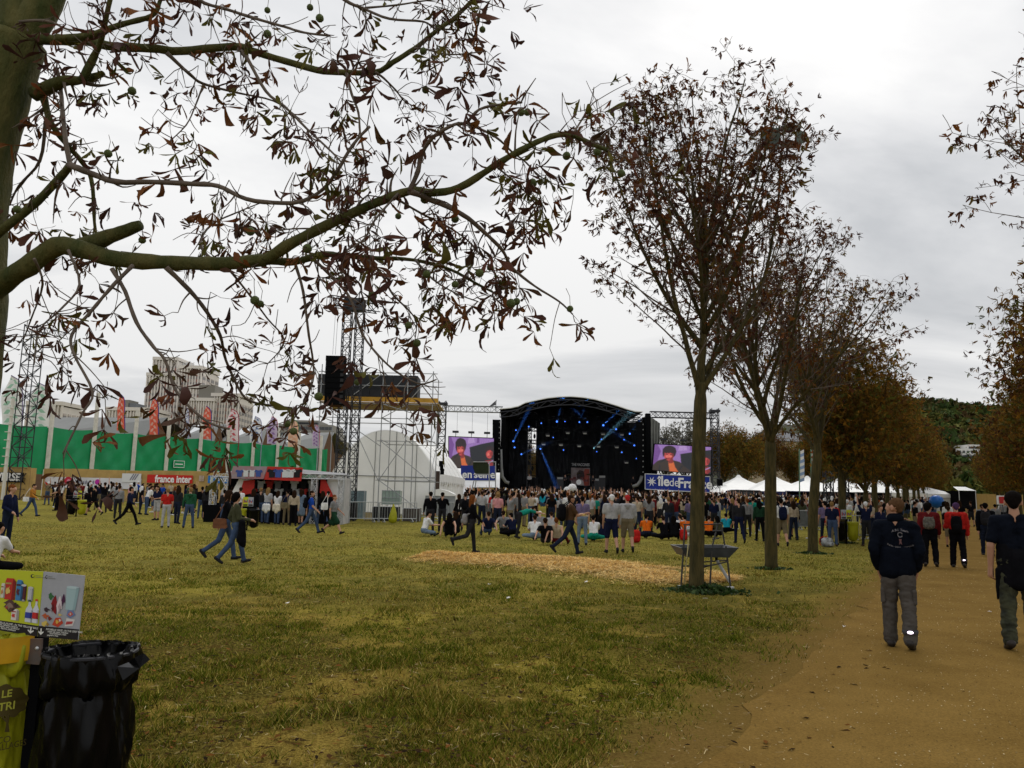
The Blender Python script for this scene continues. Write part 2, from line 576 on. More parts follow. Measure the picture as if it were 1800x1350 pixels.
def make_grass():
    # blades are denser near the camera; longer tufts are patchy
    n = 720000
    t = nrg.random(n)
    y = 3.6 * (46 / 3.6) ** (t ** 0.96)
    x = y * nrg.uniform(-0.70, 0.70, n)
    u = x - SL * y
    patch = 0.5 * fbm2(x * 0.9, y * 0.9, 21) + 0.5 * fbm2(x * 2.7, y * 2.7, 22)
    bare = fbm2(x * 0.55 + 9, y * 0.55, 33)
    edge = np.clip((np.abs(u - (PE0 + PE1) / 2) - (PE1 - PE0) / 2 - 0.15 + 1.3 * (fbm2(x * 1.7, y * 1.7, 9) - 0.5)) / 1.3, 0, 1)
    keep = nrg.random(n) < np.clip((46 - y) / 30, 0, 1) * np.clip(edge * (0.42 + 2.4 * np.clip(patch - 0.38, 0, 1)) * np.where(bare > 0.66, 0.35, 1) * np.where(fbm2(x * 2.3 + 7, y * 2.3, 61) > 0.57, 0.22, 1.1), 0, 1)
    x, y, patch, bare = x[keep], y[keep], patch[keep], bare[keep]
    n = len(x)
    tuft = fbm2(x * 3.2, y * 3.2, 41)
    h = (0.016 + 0.030 * np.clip(patch, 0, 1) + 0.10 * np.clip(tuft - 0.58, 0, 1) / 0.38) * nrg.uniform(0.6, 1.3, n)
    w = (0.0028 + 0.00026 * y) * nrg.uniform(0.8, 1.3, n)
    a = nrg.uniform(0, 2 * np.pi, n); la = nrg.uniform(0, 2 * np.pi, n); ln = nrg.uniform(0.3, 1.5, n) * h
    z = H(x, y) + bumps(x, y)
    p0 = np.stack([x - np.cos(a) * w, y - np.sin(a) * w, z - 0.004], -1)
    p1 = np.stack([x + np.cos(a) * w, y + np.sin(a) * w, z - 0.004], -1)
    p2 = np.stack([x + np.cos(la) * ln, y + np.sin(la) * ln, z + h], -1)
    v = np.stack([p0, p1, p2], 1).reshape(-1, 3)
    green = pick([(0.089, 0.122, 0.0082), (0.138, 0.165, 0.0146), (0.054, 0.083, 0.0065), (0.228, 0.219, 0.0286), (0.026, 0.042, 0.0032)], n)
    dry = pick([(0.360, 0.268, 0.0506), (0.252, 0.184, 0.0326), (0.552, 0.440, 0.1224), (0.156, 0.116, 0.0180), (0.089, 0.053, 0.0114)], n)
    dm = (nrg.random(n) < np.clip(1.4 * (bare - 0.30) + .03 * np.clip(y - 9, 0, 12) + .35 * (fbm2(x * 4 + 3, y * 4, 55) - .5), 0.12, 0.85))[:, None]  # paler blades likelier farther out, painting in the same near-turf shade
    tint = np.repeat(np.where(dm, dry, green), 3, 0)  # dry also serves as the paler far tint that paints in the near-turf shade
    gm = mat('grass_blade', (0.1, 0.1, 0.02), 0.8, attr='tint', spec=0.0, trans=0.3)
    o = scatter_mesh('grass', v, np.arange(n * 3).reshape(-1, 3), [gm], None, tint=tint)
    T(o, 'short trampled green and straw-coloured grass of the field', 'grass')


make_grass()


def slivers(name, pts, length, width, cols, tilt, parent=None, kind='stuff', rough=0.7):
    """thin straws: two-triangle strips lying every which way"""
    n = len(pts)
    a = nrg.uniform(0, 2 * np.pi, n); ti = nrg.normal(0, tilt, n)
    L = length * nrg.uniform(0.4, 1.3, n) / 2; W = width * nrg.uniform(0.7, 1.4, n) / 2
    d = np.stack([np.cos(a) * np.cos(ti), np.sin(a) * np.cos(ti), np.sin(ti)], -1)
    s = np.stack([-np.sin(a), np.cos(a), nrg.uniform(-0.5, 0.5, n)], -1)
    q = np.stack([pts - d * L[:, None] - s * W[:, None], pts + d * L[:, None] - s * W[:, None], pts + d * L[:, None] + s * W[:, None], pts - d * L[:, None] + s * W[:, None]], 1).reshape(-1, 3)
    tint = np.repeat(pick(cols, n, 0.25), 4, 0)
    m = mat(name + '_fibre', (0.4, 0.3, 0.1), rough, attr='tint', spec=0.3)
    return scatter_mesh(name, q, np.arange(n * 4).reshape(-1, 4), [m], None, kind=kind, tint=tint, parent=parent)


def make_straw():
    pts = []
    # strip of straw mulch across the field, read off the ground
    cl = [(gp(752, 978), 0.7), (gp(800, 981), 1.3), (gp(880, 985), 1.5), (gp(960, 989), 1.7), (gp(1040, 996), 1.9), (gp(1120, 1004), 1.9), (gp(1190, 1014), 1.9), (gp(1250, 1020), 1.3), (gp(1275, 1024), 0.6)]
    n = 90000
    k = nrg.integers(0, len(cl) - 1, n); f = nrg.random(n)
    P = np.array([c[0][:2] for c in cl]); Wd = np.array([c[1] for c in cl])
    c = P[k] * (1 - f)[:, None] + P[k + 1] * f[:, None]
    w = Wd[k] * (1 - f) + Wd[k + 1] * f
    off = np.clip(nrg.normal(0, 0.42, n), -1.25, 1.25)
    d = P[-1] - P[0]; d = d / np.linalg.norm(d); nrm = np.array([-d[1], d[0]])
    xy = c + nrm * (off * w * 1.15)[:, None]
    dens = fbm2(xy[:, 0] * 1.6, xy[:, 1] * 1.6, 77)
    right = np.clip((xy[:, 0] - 2.6) / 1.5, 0, 1)
    keep = nrg.random(n) < np.clip(1.25 - np.abs(off) * 0.5 - 1.3 * right * (dens < 0.52) - 0.7 * (dens < 0.33), 0.02, 1)
    xy, off, dens = xy[keep], off[keep], dens[keep]
    hgt = 0.13 * np.clip(1.05 - off ** 2, 0, 1) * (0.35 + dens) * (1 - 0.6 * np.clip((xy[:, 0] - 2.2) / 1.5, 0, 1))
    z = H(xy[:, 0], xy[:, 1]) + 0.008 + hgt * nrg.random(len(xy)) ** 0.5
    o = slivers('straw', np.column_stack([xy, z]), 0.17, 0.0055, [(0.74, 0.46, 0.10), (0.82, 0.53, 0.15), (0.60, 0.34, 0.065), (0.88, 0.64, 0.25), (0.34, 0.19, 0.04)], 0.28)
    T(o, 'long strip of loose golden straw spread across the field', 'straw')


make_straw()


def make_litter():
    # straw wisps, fallen chestnut leaves and twigs lying on the grass and along the path
    n = 3600
    y = 4.2 * (28 / 4.2) ** nrg.random(n); x = y * nrg.uniform(-0.66, 0.68, n)
    u = x - SL * y
    k = nrg.random(n) < np.where((u > PE0) & (u < PE1), 0.28, 1.0)
    x, y = x[k], y[k]
    o = slivers('straw_wisps', np.column_stack([x, y, H(x, y) + 0.018]), 0.065, 0.0034, [(0.42, 0.32, 0.15), (0.30, 0.21, 0.09), (0.55, 0.44, 0.22), (0.16, 0.10, 0.05)], 0.15)
    T(o, 'scattered wisps of dry straw on grass and path', 'straw')
    n = 7000
    y = 4.2 * (30 / 4.2) ** nrg.random(n); x = y * nrg.uniform(-0.66, 0.68, n)
    u = x - SL * y
    k = nrg.random(n) < np.where((u > PE0 - 0.9) & (u < PE1 + 0.6), 0.12, 1.0)
    x, y = x[k], y[k]; n = len(x)
    a = nrg.uniform(0, 2 * np.pi, n); L = nrg.uniform(0.014, 0.045, n); W = L * nrg.uniform(0.2, 0.42, n)
    z = H(x, y) + 0.018
    vs = []
    for s, t, up in ((-1, 0, 0.2), (-0.2, -1, 0.9), (-0.2, 1, 0.4), (0.5, -0.9, 0.3), (0.5, 0.9, 1.0), (1.1, 0, 0.1)):
        vs.append(np.stack([x + np.cos(a) * L * s - np.sin(a) * W * t, y + np.sin(a) * L * s + np.cos(a) * W * t, z + up * W * 0.9 * nrg.uniform(0.3, 1.2, n)], -1))
    v = np.stack(vs, 1).reshape(-1, 3)
    f = (np.arange(n)[:, None, None] * 6 + np.array([[0, 1, 2], [2, 1, 3], [2, 3, 4], [4, 3, 5]])[None]).reshape(-1, 3)
    tint = np.repeat(pick([(0.05, 0.024, 0.008), (0.09, 0.040, 0.010), (0.03, 0.017, 0.007), (0.15, 0.060, 0.014), (0.02, 0.012, 0.006), (0.06, 0.036, 0.010)], n, 0.3), 6, 0)
    o = scatter_mesh('fallen_leaves', v, f, [mat('fallen_leaf', (0.1, 0.05, 0.02), 0.9, attr='tint', spec=0.02)], None, tint=tint)
    T(o, 'curled brown chestnut leaves fallen on grass and path', 'leaves')
    # a few scraps of pale litter
    pap = mat('paper_scrap', (0.72, 0.70, 0.66), 0.7, var=0.1)
    for i, (px, py, s) in enumerate(((505, 1063, 0.05), (1030, 1026, 0.06), (300, 1020, 0.04), (893, 1055, 0.05), (1240, 1056, 0.05), (860, 1030, 0.05), (1484, 1106, 0.03), (1740, 1080, 0.04))):
        p = gp(px, py); mb = MB()
        q = [(p.x + s * math.cos(t) * rng.uniform(0.5, 1), p.y + s * 0.7 * math.sin(t) * rng.uniform(0.6, 1), p.z + 0.025 + rng.uniform(0, 0.03)) for t in (0.2, 1.3, 2.6, 3.7, 5.2)]
        mb.slab(q, (0, 0, -0.004))
        where = ('on grass left of the bare patch', 'just below the straw strip', 'on the grass right of the recycling sign', 'below the middle of the straw strip', 'right of the nearest avenue tree', 'below the left end of the straw', 'at the edge of the path left of the man', 'on the path between the two nearest men')[i]
        T(mb.build('paper_scrap', pap), 'small pale scrap of paper ' + where, 'litter', 'scraps of litter on the ground')


make_litter()


def make_pebbles():
    n = 5200
    y = 3.8 * (26 / 3.8) ** nrg.random(n); u = nrg.uniform(PE0 - .5, PE1 + .3, n); x = SL * y + u
    s = nrg.uniform(.0025, .0075, n) * (1 + .04 * y)
    z = H(x, y) + .012 + .02 * np.sin(np.pi * np.clip((u - PE0) / (PE1 - PE0), 0, 1))
    o = np.array([(1, 0, 0), (-.5, .87, 0), (-.5, -.87, 0), (.1, .1, .8)])
    a = nrg.uniform(0, 6.28, n); c, d = np.cos(a)[:, None], np.sin(a)[:, None]
    v = np.stack([x[:, None] + s[:, None] * (o[None, :, 0] * c - o[None, :, 1] * d), y[:, None] + s[:, None] * (o[None, :, 0] * d + o[None, :, 1] * c), z[:, None] + s[:, None] * o[None, :, 2]], -1).reshape(-1, 3)
    f = (np.arange(n)[:, None, None] * 4 + np.array([[0, 1, 3], [1, 2, 3], [2, 0, 3]])[None]).reshape(-1, 3)
    ob = scatter_mesh('gravel', v, f, [mat('pebble', (.3, .25, .15), .9, attr='tint', spec=0.05)], None, tint=np.repeat(pick([(.36, .27, .12), (.20, .13, .04), (.46, .38, .22), (.10, .065, .02), (.26, .19, .08)], n, .25), 4, 0))
    T(ob, 'small pale pebbles and grit strewn on the sandy path', 'gravel')


make_pebbles()


def make_hill():
    hm = mat('wooded_hillside_soil', (0.03, 0.035, 0.014), 0.95, var=0.4, vscale=0.05)
    xs2 = np.linspace(120, 560, 45); ys2 = np.linspace(330, 640, 30)
    def zf(X, Y):
        t = np.clip((Y - 330) / 220, 0, 1)
        return 1.0 + 60 * t * t * (3 - 2 * t) * np.clip((X - 120) / 90, 0, 1) * (0.85 + 0.3 * fbm2(X * 0.012, Y * 0.012, 4))
    sheet('hill', xs2, ys2, zf, hm)
    # the wood on it: leafy clumps
    n = 1500
    y = nrg.uniform(345, 560, n); x = y * nrg.uniform(.42, .72, n); z = zf(x, y)
    vs, fs, tint = [], [], []
    base = np.array([(math.cos(a) * math.cos(b), math.sin(a) * math.cos(b), math.sin(b)) for b in (-0.6, 0.1, 0.7, 1.25) for a in np.linspace(0, 2 * np.pi, 9)[:-1]])
    q = 0
    cols = np.array([(0.035, 0.060, 0.014), (0.06, 0.08, 0.018), (0.075, 0.065, 0.020), (0.080, 0.05, 0.018), (0.045, 0.07, 0.020), (0.11, 0.11, 0.025)])
    nl = 70
    for i in range(n):
        r = nrg.uniform(4.0, 7.0)
        c = np.array([x[i], y[i], z[i] + r * 1.1])
        dirs = nrg.normal(size=(nl, 3)); dirs /= np.linalg.norm(dirs, axis=1)[:, None]; dirs[:, 2] = np.abs(dirs[:, 2]) * 1.2 - 0.35
        p = c + dirs * r * nrg.uniform(0.55, 1.05, (nl, 1))
        e1 = nrg.normal(size=(nl, 3)) * 0.95; e2 = nrg.normal(size=(nl, 3)) * 0.95
        vs.append(np.stack([p - e1, p + e2, p + e1, p - e2], 1).reshape(-1, 3))
        tint.append(np.repeat(cols[nrg.integers(len(cols))][None] * nrg.uniform(0.6, 1.35, (nl, 1)), 4, 0))
    v = np.concatenate(vs); t = np.concatenate(tint)
    o = scatter_mesh('wood', v, np.arange(len(v)).reshape(-1, 4), [mat('wood_foliage', (0.05, 0.05, 0.02), 0.9, attr='tint', spec=0.1)], None, tint=t)
    T(o, 'mixed green and russet wood covering the far hillside', 'wood')


make_hill()

# ------------------------------------------------------------------ the stage
BLK = mat('stage_black', (0.004, 0.0042, 0.005), 0.9, bump=0.2, bscale=3, spec=0.06)
BLK2 = mat('black_drape', (0.006, 0.0062, 0.007), 0.98, var=0.3, vscale=0.8, spec=0.02)
DARKMETAL = mat('dark_steel', (0.035, 0.036, 0.042), 0.55, metal=0.4)
GALV = mat('galvanised_steel', (0.36, 0.37, 0.38), 0.45, metal=0.7, var=0.2, vscale=3)
ALU = mat('aluminium', (0.55, 0.56, 0.57), 0.4, metal=0.6, var=0.12, vscale=5)
WHITEPVC = mat('white_tent_fabric', (0.86, 0.86, 0.84), 0.5, var=0.05, vscale=0.7, bump=0.15, bscale=1.5)
GREYFAB = mat('grey_scrim', (0.20, 0.205, 0.20), 0.9, var=0.2, vscale=0.6)
BLUEB = mat('banner_blue', (0.010, 0.030, 0.26), 0.6, var=0.12, vscale=0.5)
WHITEP = mat('white_print', (0.80, 0.80, 0.80), 0.6)
WOODP = mat('plywood', (0.42, 0.28, 0.095), 0.75, var=0.16, vscale=1.3, bump=0.1, bscale=8)


def arc_pts(pts, y, dz=0.0):
    return [Vector((p.x, y, p.z + dz)) for p in pts]


def make_stage():
    Y = 95.0
    A = lambda px, py: at(px, py, Y)
    base = onground(1008, Y)
    st = thing('stage', 'large black festival stage with arched white-edged roof and blue spotlights', 'stage', base)
    deck = A(1000, 860).z
    xl, xr = A(884, 800).x, A(1136, 800).x
    # deck with skirt
    mb = MB(); mb.box(xl - 0.6, xr + 0.4, Y, Y + 12, base.z - 0.4, deck); mb.build('deck', BLK, st)
    # roof: arched membrane with thickness, over the arch read from the picture
    prof = [A(*p) for p in ((879, 719), (896, 717.5), (911, 714.5), (923, 708.5), (945, 703.5), (962, 700), (982, 698), (1003, 697.3), (1024, 699), (1045, 702.5), (1065, 708), (1085, 714), (1101, 719.5), (1115, 723.5), (1128, 724))]
    mb = MB()
    a, b = arc_pts(prof, Y - 0.8), arc_pts(prof, Y + 13)
    k = len(a)
    vs = a + b + [p - Vector((0, 0, 0.10)) for p in a] + [p - Vector((0, 0, 0.10)) for p in b]
    fs = []
    for i in range(k - 1):
        fs += [(i, i + 1, k + i + 1, k + i), (2 * k + i, 3 * k + i, 3 * k + i + 1, 2 * k + i + 1), (i, 2 * k + i, 2 * k + i + 1, i + 1), (k + i, k + i + 1, 3 * k + i + 1, 3 * k + i)]
    mb.add(vs, fs)
    roof = mb.build('roof', WHITEPVC, st)
    # dark lining and front arch girder
    mb = MB()
    for i in range(k - 1):
        mb.add([a[i] - Vector((0, -0.5, 0.11)), a[i + 1] - Vector((0, -0.5, 0.11)), b[i + 1] - Vector((0, 0, 0.11)), b[i] - Vector((0, 0, 0.11))], [(0, 1, 2, 3)])
    mb.build('roof_lining', BLK, st)
    g1 = [p - Vector((0, -0.1, 0.42)) for p in a]
    g2 = [p - Vector((0, -0.1, 1.05)) for p in a]
    mb = MB()
    for i in range(k - 1):
        mb.bar(g1[i], g1[i + 1], 0.10); mb.bar(g2[i], g2[i + 1], 0.10)
        mb.bar(g1[i], g2[i + 1] if i % 2 else g2[i], 0.06); mb.bar(g2[i], g1[i + 1], 0.06)
    mb.build('arch_girder', DARKMETAL, st)
    # enclosing drapes
    mb = MB()
    def drape(x0, y0, x1, y1, z0, z1, fold, nn, name, m):
        d = MB(); P = Vector((x0, y0, 0)); Q = Vector((x1, y1, 0)); e = (Q - P); nr = Vector((-e.y, e.x, 0)).normalized()
        row = []
        for i in range(nn + 1):
            p = P + e * (i / nn) + nr * (fold * math.sin(i * 1.9) + fold * 0.6 * math.sin(i * 0.7))
            row.append(p)
        rz = lambda x: float(np.interp(x, [q.x for q in prof], [q.z for q in prof])) - .06
        d.add([Vector((p.x, p.y, min(z, rz(p.x)))) for z in (z0, z1) for p in row], [(i, i + 1, nn + 2 + i, nn + 1 + i) for i in range(nn)])
        o = d.build(name, m, st)
        return o
    top = A(1000, 700).z
    gx0, gx1 = at(928, 800, Y + 12.4).x, at(942, 800, Y + 12.4).x      # open slot upstage where daylight shows
    drape(xl - 0.2, Y + 12.4, gx0, Y + 12.4, base.z, top + 0.3, 0.15, 14, 'backdrop', BLK2)
    drape(gx1, Y + 12.4, xr + 0.6, Y + 12.4, base.z, top + 0.3, 0.15, 50, 'backdrop', BLK2)
    drape(gx0, Y + 12.5, gx1, Y + 12.5, base.z, deck + 1.6, 0.05, 6, 'backdrop', BLK2)
    drape(gx0, Y + 12.5, gx1, Y + 12.5, deck + 8.3, top + 0.3, 0.05, 6, 'backdrop', BLK2)
    drape(xr + 0.3, Y + 0.6, xr + 0.3, Y + 12.3, base.z, A(1130, 728).z, 0.12, 40, 'side_drape', BLK2)
    # the left side is open in places: scaffold with daylight slots
    drape(xl - 0.1, Y + 0.6, xl - 0.1, Y + 7.0, base.z, A(884, 722).z, 0.12, 24, 'side_drape', BLK2)
    drape(xl - 0.1, Y + 7.0, xl - 0.1, Y + 12.3, base.z, A(884, 790).z - 1.2, 0.12, 24, 'side_drape', BLK2)
    # lattice leg standing in the slot
    truss(st, (gx0 + 0.15, Y + 11.6, deck), (gx0 + 0.15, Y + 11.6, deck + 8.4), 0.5, DARKMETAL, r=0.05)
    for k in range(9):
        zz = deck + 2.2 + k * .72 + rng.uniform(-.2, .2); xx = gx0 + rng.uniform(.05, .95)
        mb = MB(); mb.lathe([(.02, .35), (.10, .3), (.16, .05), (.13, -.2), (.02, -.3)], 8, (xx, Y + 11.9, zz)); mb.bar((xx, Y + 11.9, zz + .3), (xx, Y + 11.9, zz + 2.5), .03); mb.build('chain_bag', BLK, st)
    for k in range(5):
        zz = deck + 1.8 + k * 1.45; mb = MB(); mb.bar((gx0 - .2, Y + 12.0, zz), (gx1 + .2, Y + 12.0, zz + rng.uniform(-.3, .9)), .08); mb.build('brace', BLK, st)
    # proscenium columns
    for x in (xl - 0.3, xr - 0.05):
        mb = MB(); mb.box(x, x + 0.55, Y - 0.25, Y + 0.6, base.z, A(1000, 724).z); mb.build('column', BLK, st)
    # cross girders under the roof with lamps
    for j, (yy, py) in enumerate(((Y + 2, 735), (Y + 5, 756), (Y + 8, 778))):
        z = at(1000, py, yy).z
        truss(st, (xl + 0.6, yy, z), (xr - 0.4, yy, z), 0.45, BLK, r=0.045, step=0.8)
    # grey wing with folds on the right
    W = [A(1136, 726), A(1146, 731), A(1164, 742), A(1163, 770), A(1156, 800), A(1147, 818), A(1139, 812), A(1137, 780)]
    mb = MB()
    nn = 14
    topz = lambda f: (A(1136 + 28 * f, 726 + 16 * f))
    botz = lambda f: (A(1138 + 24 * f, 814 + 14 * math.sin(f * 2.2) - 30 * f * f))
    r1 = []; r2 = []
    for i in range(nn + 1):
        f = i / nn
        t_, b_ = topz(f), botz(f)
        wob = 0.12 * math.sin(i * 2.1)
        r1.append((t_.x, Y + 0.3 + wob + f * 1.2, t_.z)); r2.append((b_.x, Y + 0.1 + wob * 1.6 + f * 1.2, b_.z))
    mb.add(r1 + r2, [(i, i + 1, nn + 2 + i, nn + 1 + i) for i in range(nn)])
    mb.build('wing_curtain', mat('wing_curtain_grey', (0.17, 0.175, 0.16), 0.9, var=0.25, vscale=0.9), st)
    mb = MB(); p0, p1 = A(1137, 816), A(1160, 833)
    mb.box(p0.x, p1.x, Y + 1.6, Y + 4, base.z, A(1150, 745).z); mb.build('wing_block', BLK, st)
    # flown loudspeakers: column of cabinets each side
    for (pa, pb, ya) in ((866, 880, 738), (1119, 1131, 742)):
        c = thing_x = None
        x0, x1 = at(pa, 740, Y - 1.2).x, at(pb, 740, Y - 1.2).x
        z1 = at(pa, ya, Y - 1.2).z
        for i in range(10):
            mb = MB(); zz = z1 - i * 0.62
            mb.box(x0 + i * 0.012, x1 + i * 0.012, Y - 1.6 + 0.02 * i, Y - 0.7, zz - 0.60, zz)
            mb.box(x1 - 0.16, x1 - 0.06, Y - 1.64, Y - 1.61 + 0.02 * i, zz - 0.36, zz - 0.22, 1)
            mb.build('loudspeaker_cabinet', [BLK, GREYFAB], st)
    # big bent ducts beside the deck
    for s, pa in ((1, 886), (-1, 1116)):
        pts = [at(pa - s * 6, 790, Y - 1), at(pa - s * 5, 822, Y - 1), at(pa - s * 3, 838, Y - 1), at(pa + s * 3, 847, Y - 1), at(pa + s * 9, 849, Y - 1)] if s > 0 else [at(pa + 12, 836, Y - 1), at(pa + 10, 845, Y - 1), at(pa + 4, 853, Y - 1), at(pa - 4, 855, Y - 1)]
        mb = MB(); mb.tube(pts, 0.20, 8); mb.build('duct', GREYFAB, st, smooth=True)
    # risers and backline on deck
    rg = thing('drum_kit', 'drum kit with bass drum and cymbals on stage before the poster', 'drums', (at(1015, 858, Y + 6).x, Y + 6, deck))
    cx = at(1017, 850, Y + 6).x
    DR = mat('drum_shell', (0.10, 0.02, 0.02), 0.35)
    BRS = mat('cymbal_brass', (0.55, 0.42, 0.16), 0.35, metal=0.8)
    mb = MB(); mb.box(cx - 1.5, cx + 1.5, Y + 5, Y + 7.5, deck + 0.01, deck + 0.55); T(mb.build('riser', BLK2, rg))
    mb = MB(); mb.tube([(cx, Y + 5.6, deck + 0.95), (cx, Y + 6.1, deck + 0.95)], 0.38, 16); mb.tube([(cx, Y + 5.59, deck + 0.95), (cx, Y + 5.6, deck + 0.95)], 0.34, 16, 1); mb.build('bass_drum', [DR, WHITEP], rg)
    for dx, z, r_ in ((-0.5, 1.35, 0.2), (0.45, 1.35, 0.2), (-0.9, 1.15, 0.24), (0.95, 1.05, 0.26)):
        mb = MB(); mb.tube([(cx + dx, Y + 5.9, deck + z), (cx + dx, Y + 5.9, deck + z + 0.28)], r_, 12); mb.build('drum', DR, rg)
    for dx, z in ((-1.2, 1.9), (1.25, 1.95), (0.0, 2.05)):
        mb = MB(); mb.tube([(cx + dx, Y + 6, deck + 0.55), (cx + dx, Y + 6, deck + z)], 0.02, 5); mb.tube([(cx + dx, Y + 6, deck + z), (cx + dx, Y + 6.01, deck + z + 0.03)], [0.28, 0.05], 14, 1); mb.build('cymbal', [DARKMETAL, BRS], rg)
    for i, (px, w, h) in enumerate(((1046, 0.9, 1.2), (1058, 0.8, 1.6), (985, 0.9, 1.3))):
        x = at(px, 850, Y + 7).x
        am = thing('amplifier', ('tall black', 'tallest black', 'squat black')[i] + ' amplifier stack on stage ' + ('just right of the drums', 'further right of the drums', 'left of the drums')[i], 'amplifier', (x, Y + 7, deck))
        mb = MB(); mb.box(x - w / 2, x + w / 2, Y + 6.7, Y + 7.3, deck + 0.01, deck + h); mb.build('cabinet', mat('amp_tolex', (0.03, 0.03, 0.033), 0.6), am)
        mb = MB(); mb.box(x - w / 2 + 0.03, x + w / 2 - 0.03, Y + 6.66, Y + 6.695, deck + h + 0.01, deck + h + 0.26); mb.build('head', mat('amp_face', (0.35, 0.35, 0.34), 0.5), am)
    # poster hanging upstage: lettering above a picture
    Yp = Y + 11.4
    q = [at(*p, Yp) for p in ((1004, 822), (1037, 822), (1037, 857), (1004, 857))]
    po = thing('stage_poster', 'square poster hung at the back of the stage under band lettering', 'poster', ((q[0].x + q[1].x) / 2, Yp, deck))
    mb = MB(); mb.box(q[0].x, q[1].x, Yp, Yp + 0.05, deck + 0.1, q[0].z)
    mb.build('poster_cloth', mat('poster_grey', (0.34, 0.30, 0.30), 0.8, col2=(0.18, 0.10, 0.10), vscale=0.9), po)
    mb = MB(); w_ = q[1].x - q[0].x; zt = q[0].z; zb = deck + 0.1
    yq = Yp - 0.02
    mb.poly([(q[0].x + w_ * f, yq, zb + (zt - zb) * g) for f, g in ((0.55, 0.15), (0.97, 0.2), (0.97, 0.95), (0.72, 0.95), (0.6, 0.6))], 0)
    mb.poly([(q[0].x + w_ * f, yq - 0.012, zb + (zt - zb) * g) for f, g in ((0.32, 0.52), (0.62, 0.45), (0.72, 0.62), (0.66, 0.85), (0.45, 0.9), (0.3, 0.75))], 1)
    mb.poly([(q[0].x + w_ * f, yq - 0.012, zb + (zt - zb) * g) for f, g in ((0.2, 0.02), (0.72, 0.02), (0.66, 0.4), (0.4, 0.5), (0.22, 0.3))], 2)
    mb.build('poster_picture', [mat('poster_red', (0.38, 0.075, 0.05), 0.8), mat('poster_dark', (0.05, 0.03, 0.03), 0.8), mat('poster_pale', (0.5, 0.45, 0.45), 0.8)], po)
    c = at(1020.5, 817, Yp)
    mb = MB(); mb.box(q[0].x - 0.02, q[1].x + 0.02, Yp + 0.01, Yp + 0.06, c.z - 0.28, c.z + 0.28); mb.build('title_cloth', BLK2, po)
    lettering('THE VACCINES', 0.50, mat('lettering_dull', (0.55, 0.55, 0.56), 0.7), upright((c.x, Yp - 0.02, c.z)), po, 0.012, sx=0.70)
    # spotlights
    spots = [(979, 741, 4), (993, 741, 2), (1018.5, 742, 3), (1032.5, 742, 3), (1060.5, 747.5, 4), (1083, 754.5, 3), (1107, 762.5, 3.5), (1057, 772, 2), (1097, 773, 2),
             (1115, 783, 3.5), (1093, 795, 3), (1119, 806, 3), (1049, 794, 2), (990.5, 791, 2.5), (950, 789, 3), (972.5, 769, 2), (951.5, 744, 2.5), (929.5, 750, 2.6), (907, 756, 2.6),
             (902.5, 775.5, 4), (904.5, 786.5, 3.2), (916.5, 798.5, 3.4)]
    LB = mat('blue_lamp_lens', (0.1, 0.25, 1), 0.3, emit=(0.05, 0.20, 1.0), estr=2.2)
    for i, (px, py, s) in enumerate(spots):
        yy = Y + (2.0 if py < 765 else 5.0 if py < 790 else 8.0)
        p = at(px, py, yy - 0.5)
        w = ('beside the drums' if 985 < px < 1045 else 'left' if px < 985 else 'right')
        sp = thing('stage_spotlight', None, None, p)
        row = 'front girder' if py < 765 else 'middle girder' if py < 790 else 'rear girder'
        T(sp, 'small blue stage spotlight on the %s, %s part of the stage' % (row, 'left' if px < 960 else 'middle' if px < 1050 else 'right'), 'spotlight', 'blue spotlights on the %s %s' % (row, 'left' if px < 960 else 'middle' if px < 1050 else 'right'))
        r_ = 0.02 + 0.022 * s
        mb = MB(); mb.tube([p + Vector((0, 0.34, 0.03)), p + Vector((0, 0.02, 0))], [r_ * 0.7, r_ * 1.15], 10); mb.bar(p + Vector((0, 0.2, r_)), p + Vector((0, 0.2, r_ + 0.22)), 0.05); mb.build('housing', DARKMETAL, sp)
        mb = MB(); mb.tube([p, p + Vector((0, -0.02, 0))], [r_, r_ * 0.9], 12); mb.build('lens', LB, sp)
    # lit beams in the stage smoke
    x0, x1 = xl + .7, xr - .3
    mb = MB(); mb.box(x0, x1, Y + .3, Y + 6.5, deck + .1, A(1000, 716).z); sm = mb.build('stage_smoke', None)
    mv = bpy.data.materials.new('smoke'); mv.use_nodes = True; mv.node_tree.nodes.clear()
    vo = mv.node_tree.nodes.new('ShaderNodeOutputMaterial'); pv = mv.node_tree.nodes.new('ShaderNodeVolumePrincipled'); pv.inputs['Density'].default_value = .004; pv.inputs['Color'].default_value = (.8, .85, .9, 1)
    mv.node_tree.links.new(pv.outputs[0], vo.inputs['Volume']); sm.data.materials.clear(); sm.data.materials.append(mv)
    T(sm, 'thin smoke drifting over the stage', 'smoke', kind='stuff')
    for px, py, qx, qy, pw in ((979, 741, 984, 722, 1.0), (1018.5, 742, 1022, 732, .8), (1032.5, 742, 1022, 732, .8), (1060.5, 747.5, 1086, 722, 2.2), (1107, 762.5, 1124, 740, 1.2), (902.5, 775.5, 914, 752, 1.6), (950, 789, 964, 822, 1.8), (1040, 791, 1072, 760, 2.0), (916, 798, 926, 794, .8), (1115, 783, 1104, 776, .7)):
        yy = Y + 2.0
        p, q2 = at(px, py, yy - .55), at(qx, qy, yy - .8)
        ld = bpy.data.lights.new('spot_beam', 'SPOT'); ld.energy = 52000 * pw; ld.color = (.06, .25, 1.0) if px != 1040 else (.3, .65, .8); ld.spot_size = R(9); ld.spot_blend = .6; ld.shadow_soft_size = .05
        lo = bpy.data.objects.new('spot_beam', ld); COL.objects.link(lo); lo.location = p
        lo.rotation_euler = (q2 - p).to_track_quat('-Z', 'Y').to_euler()
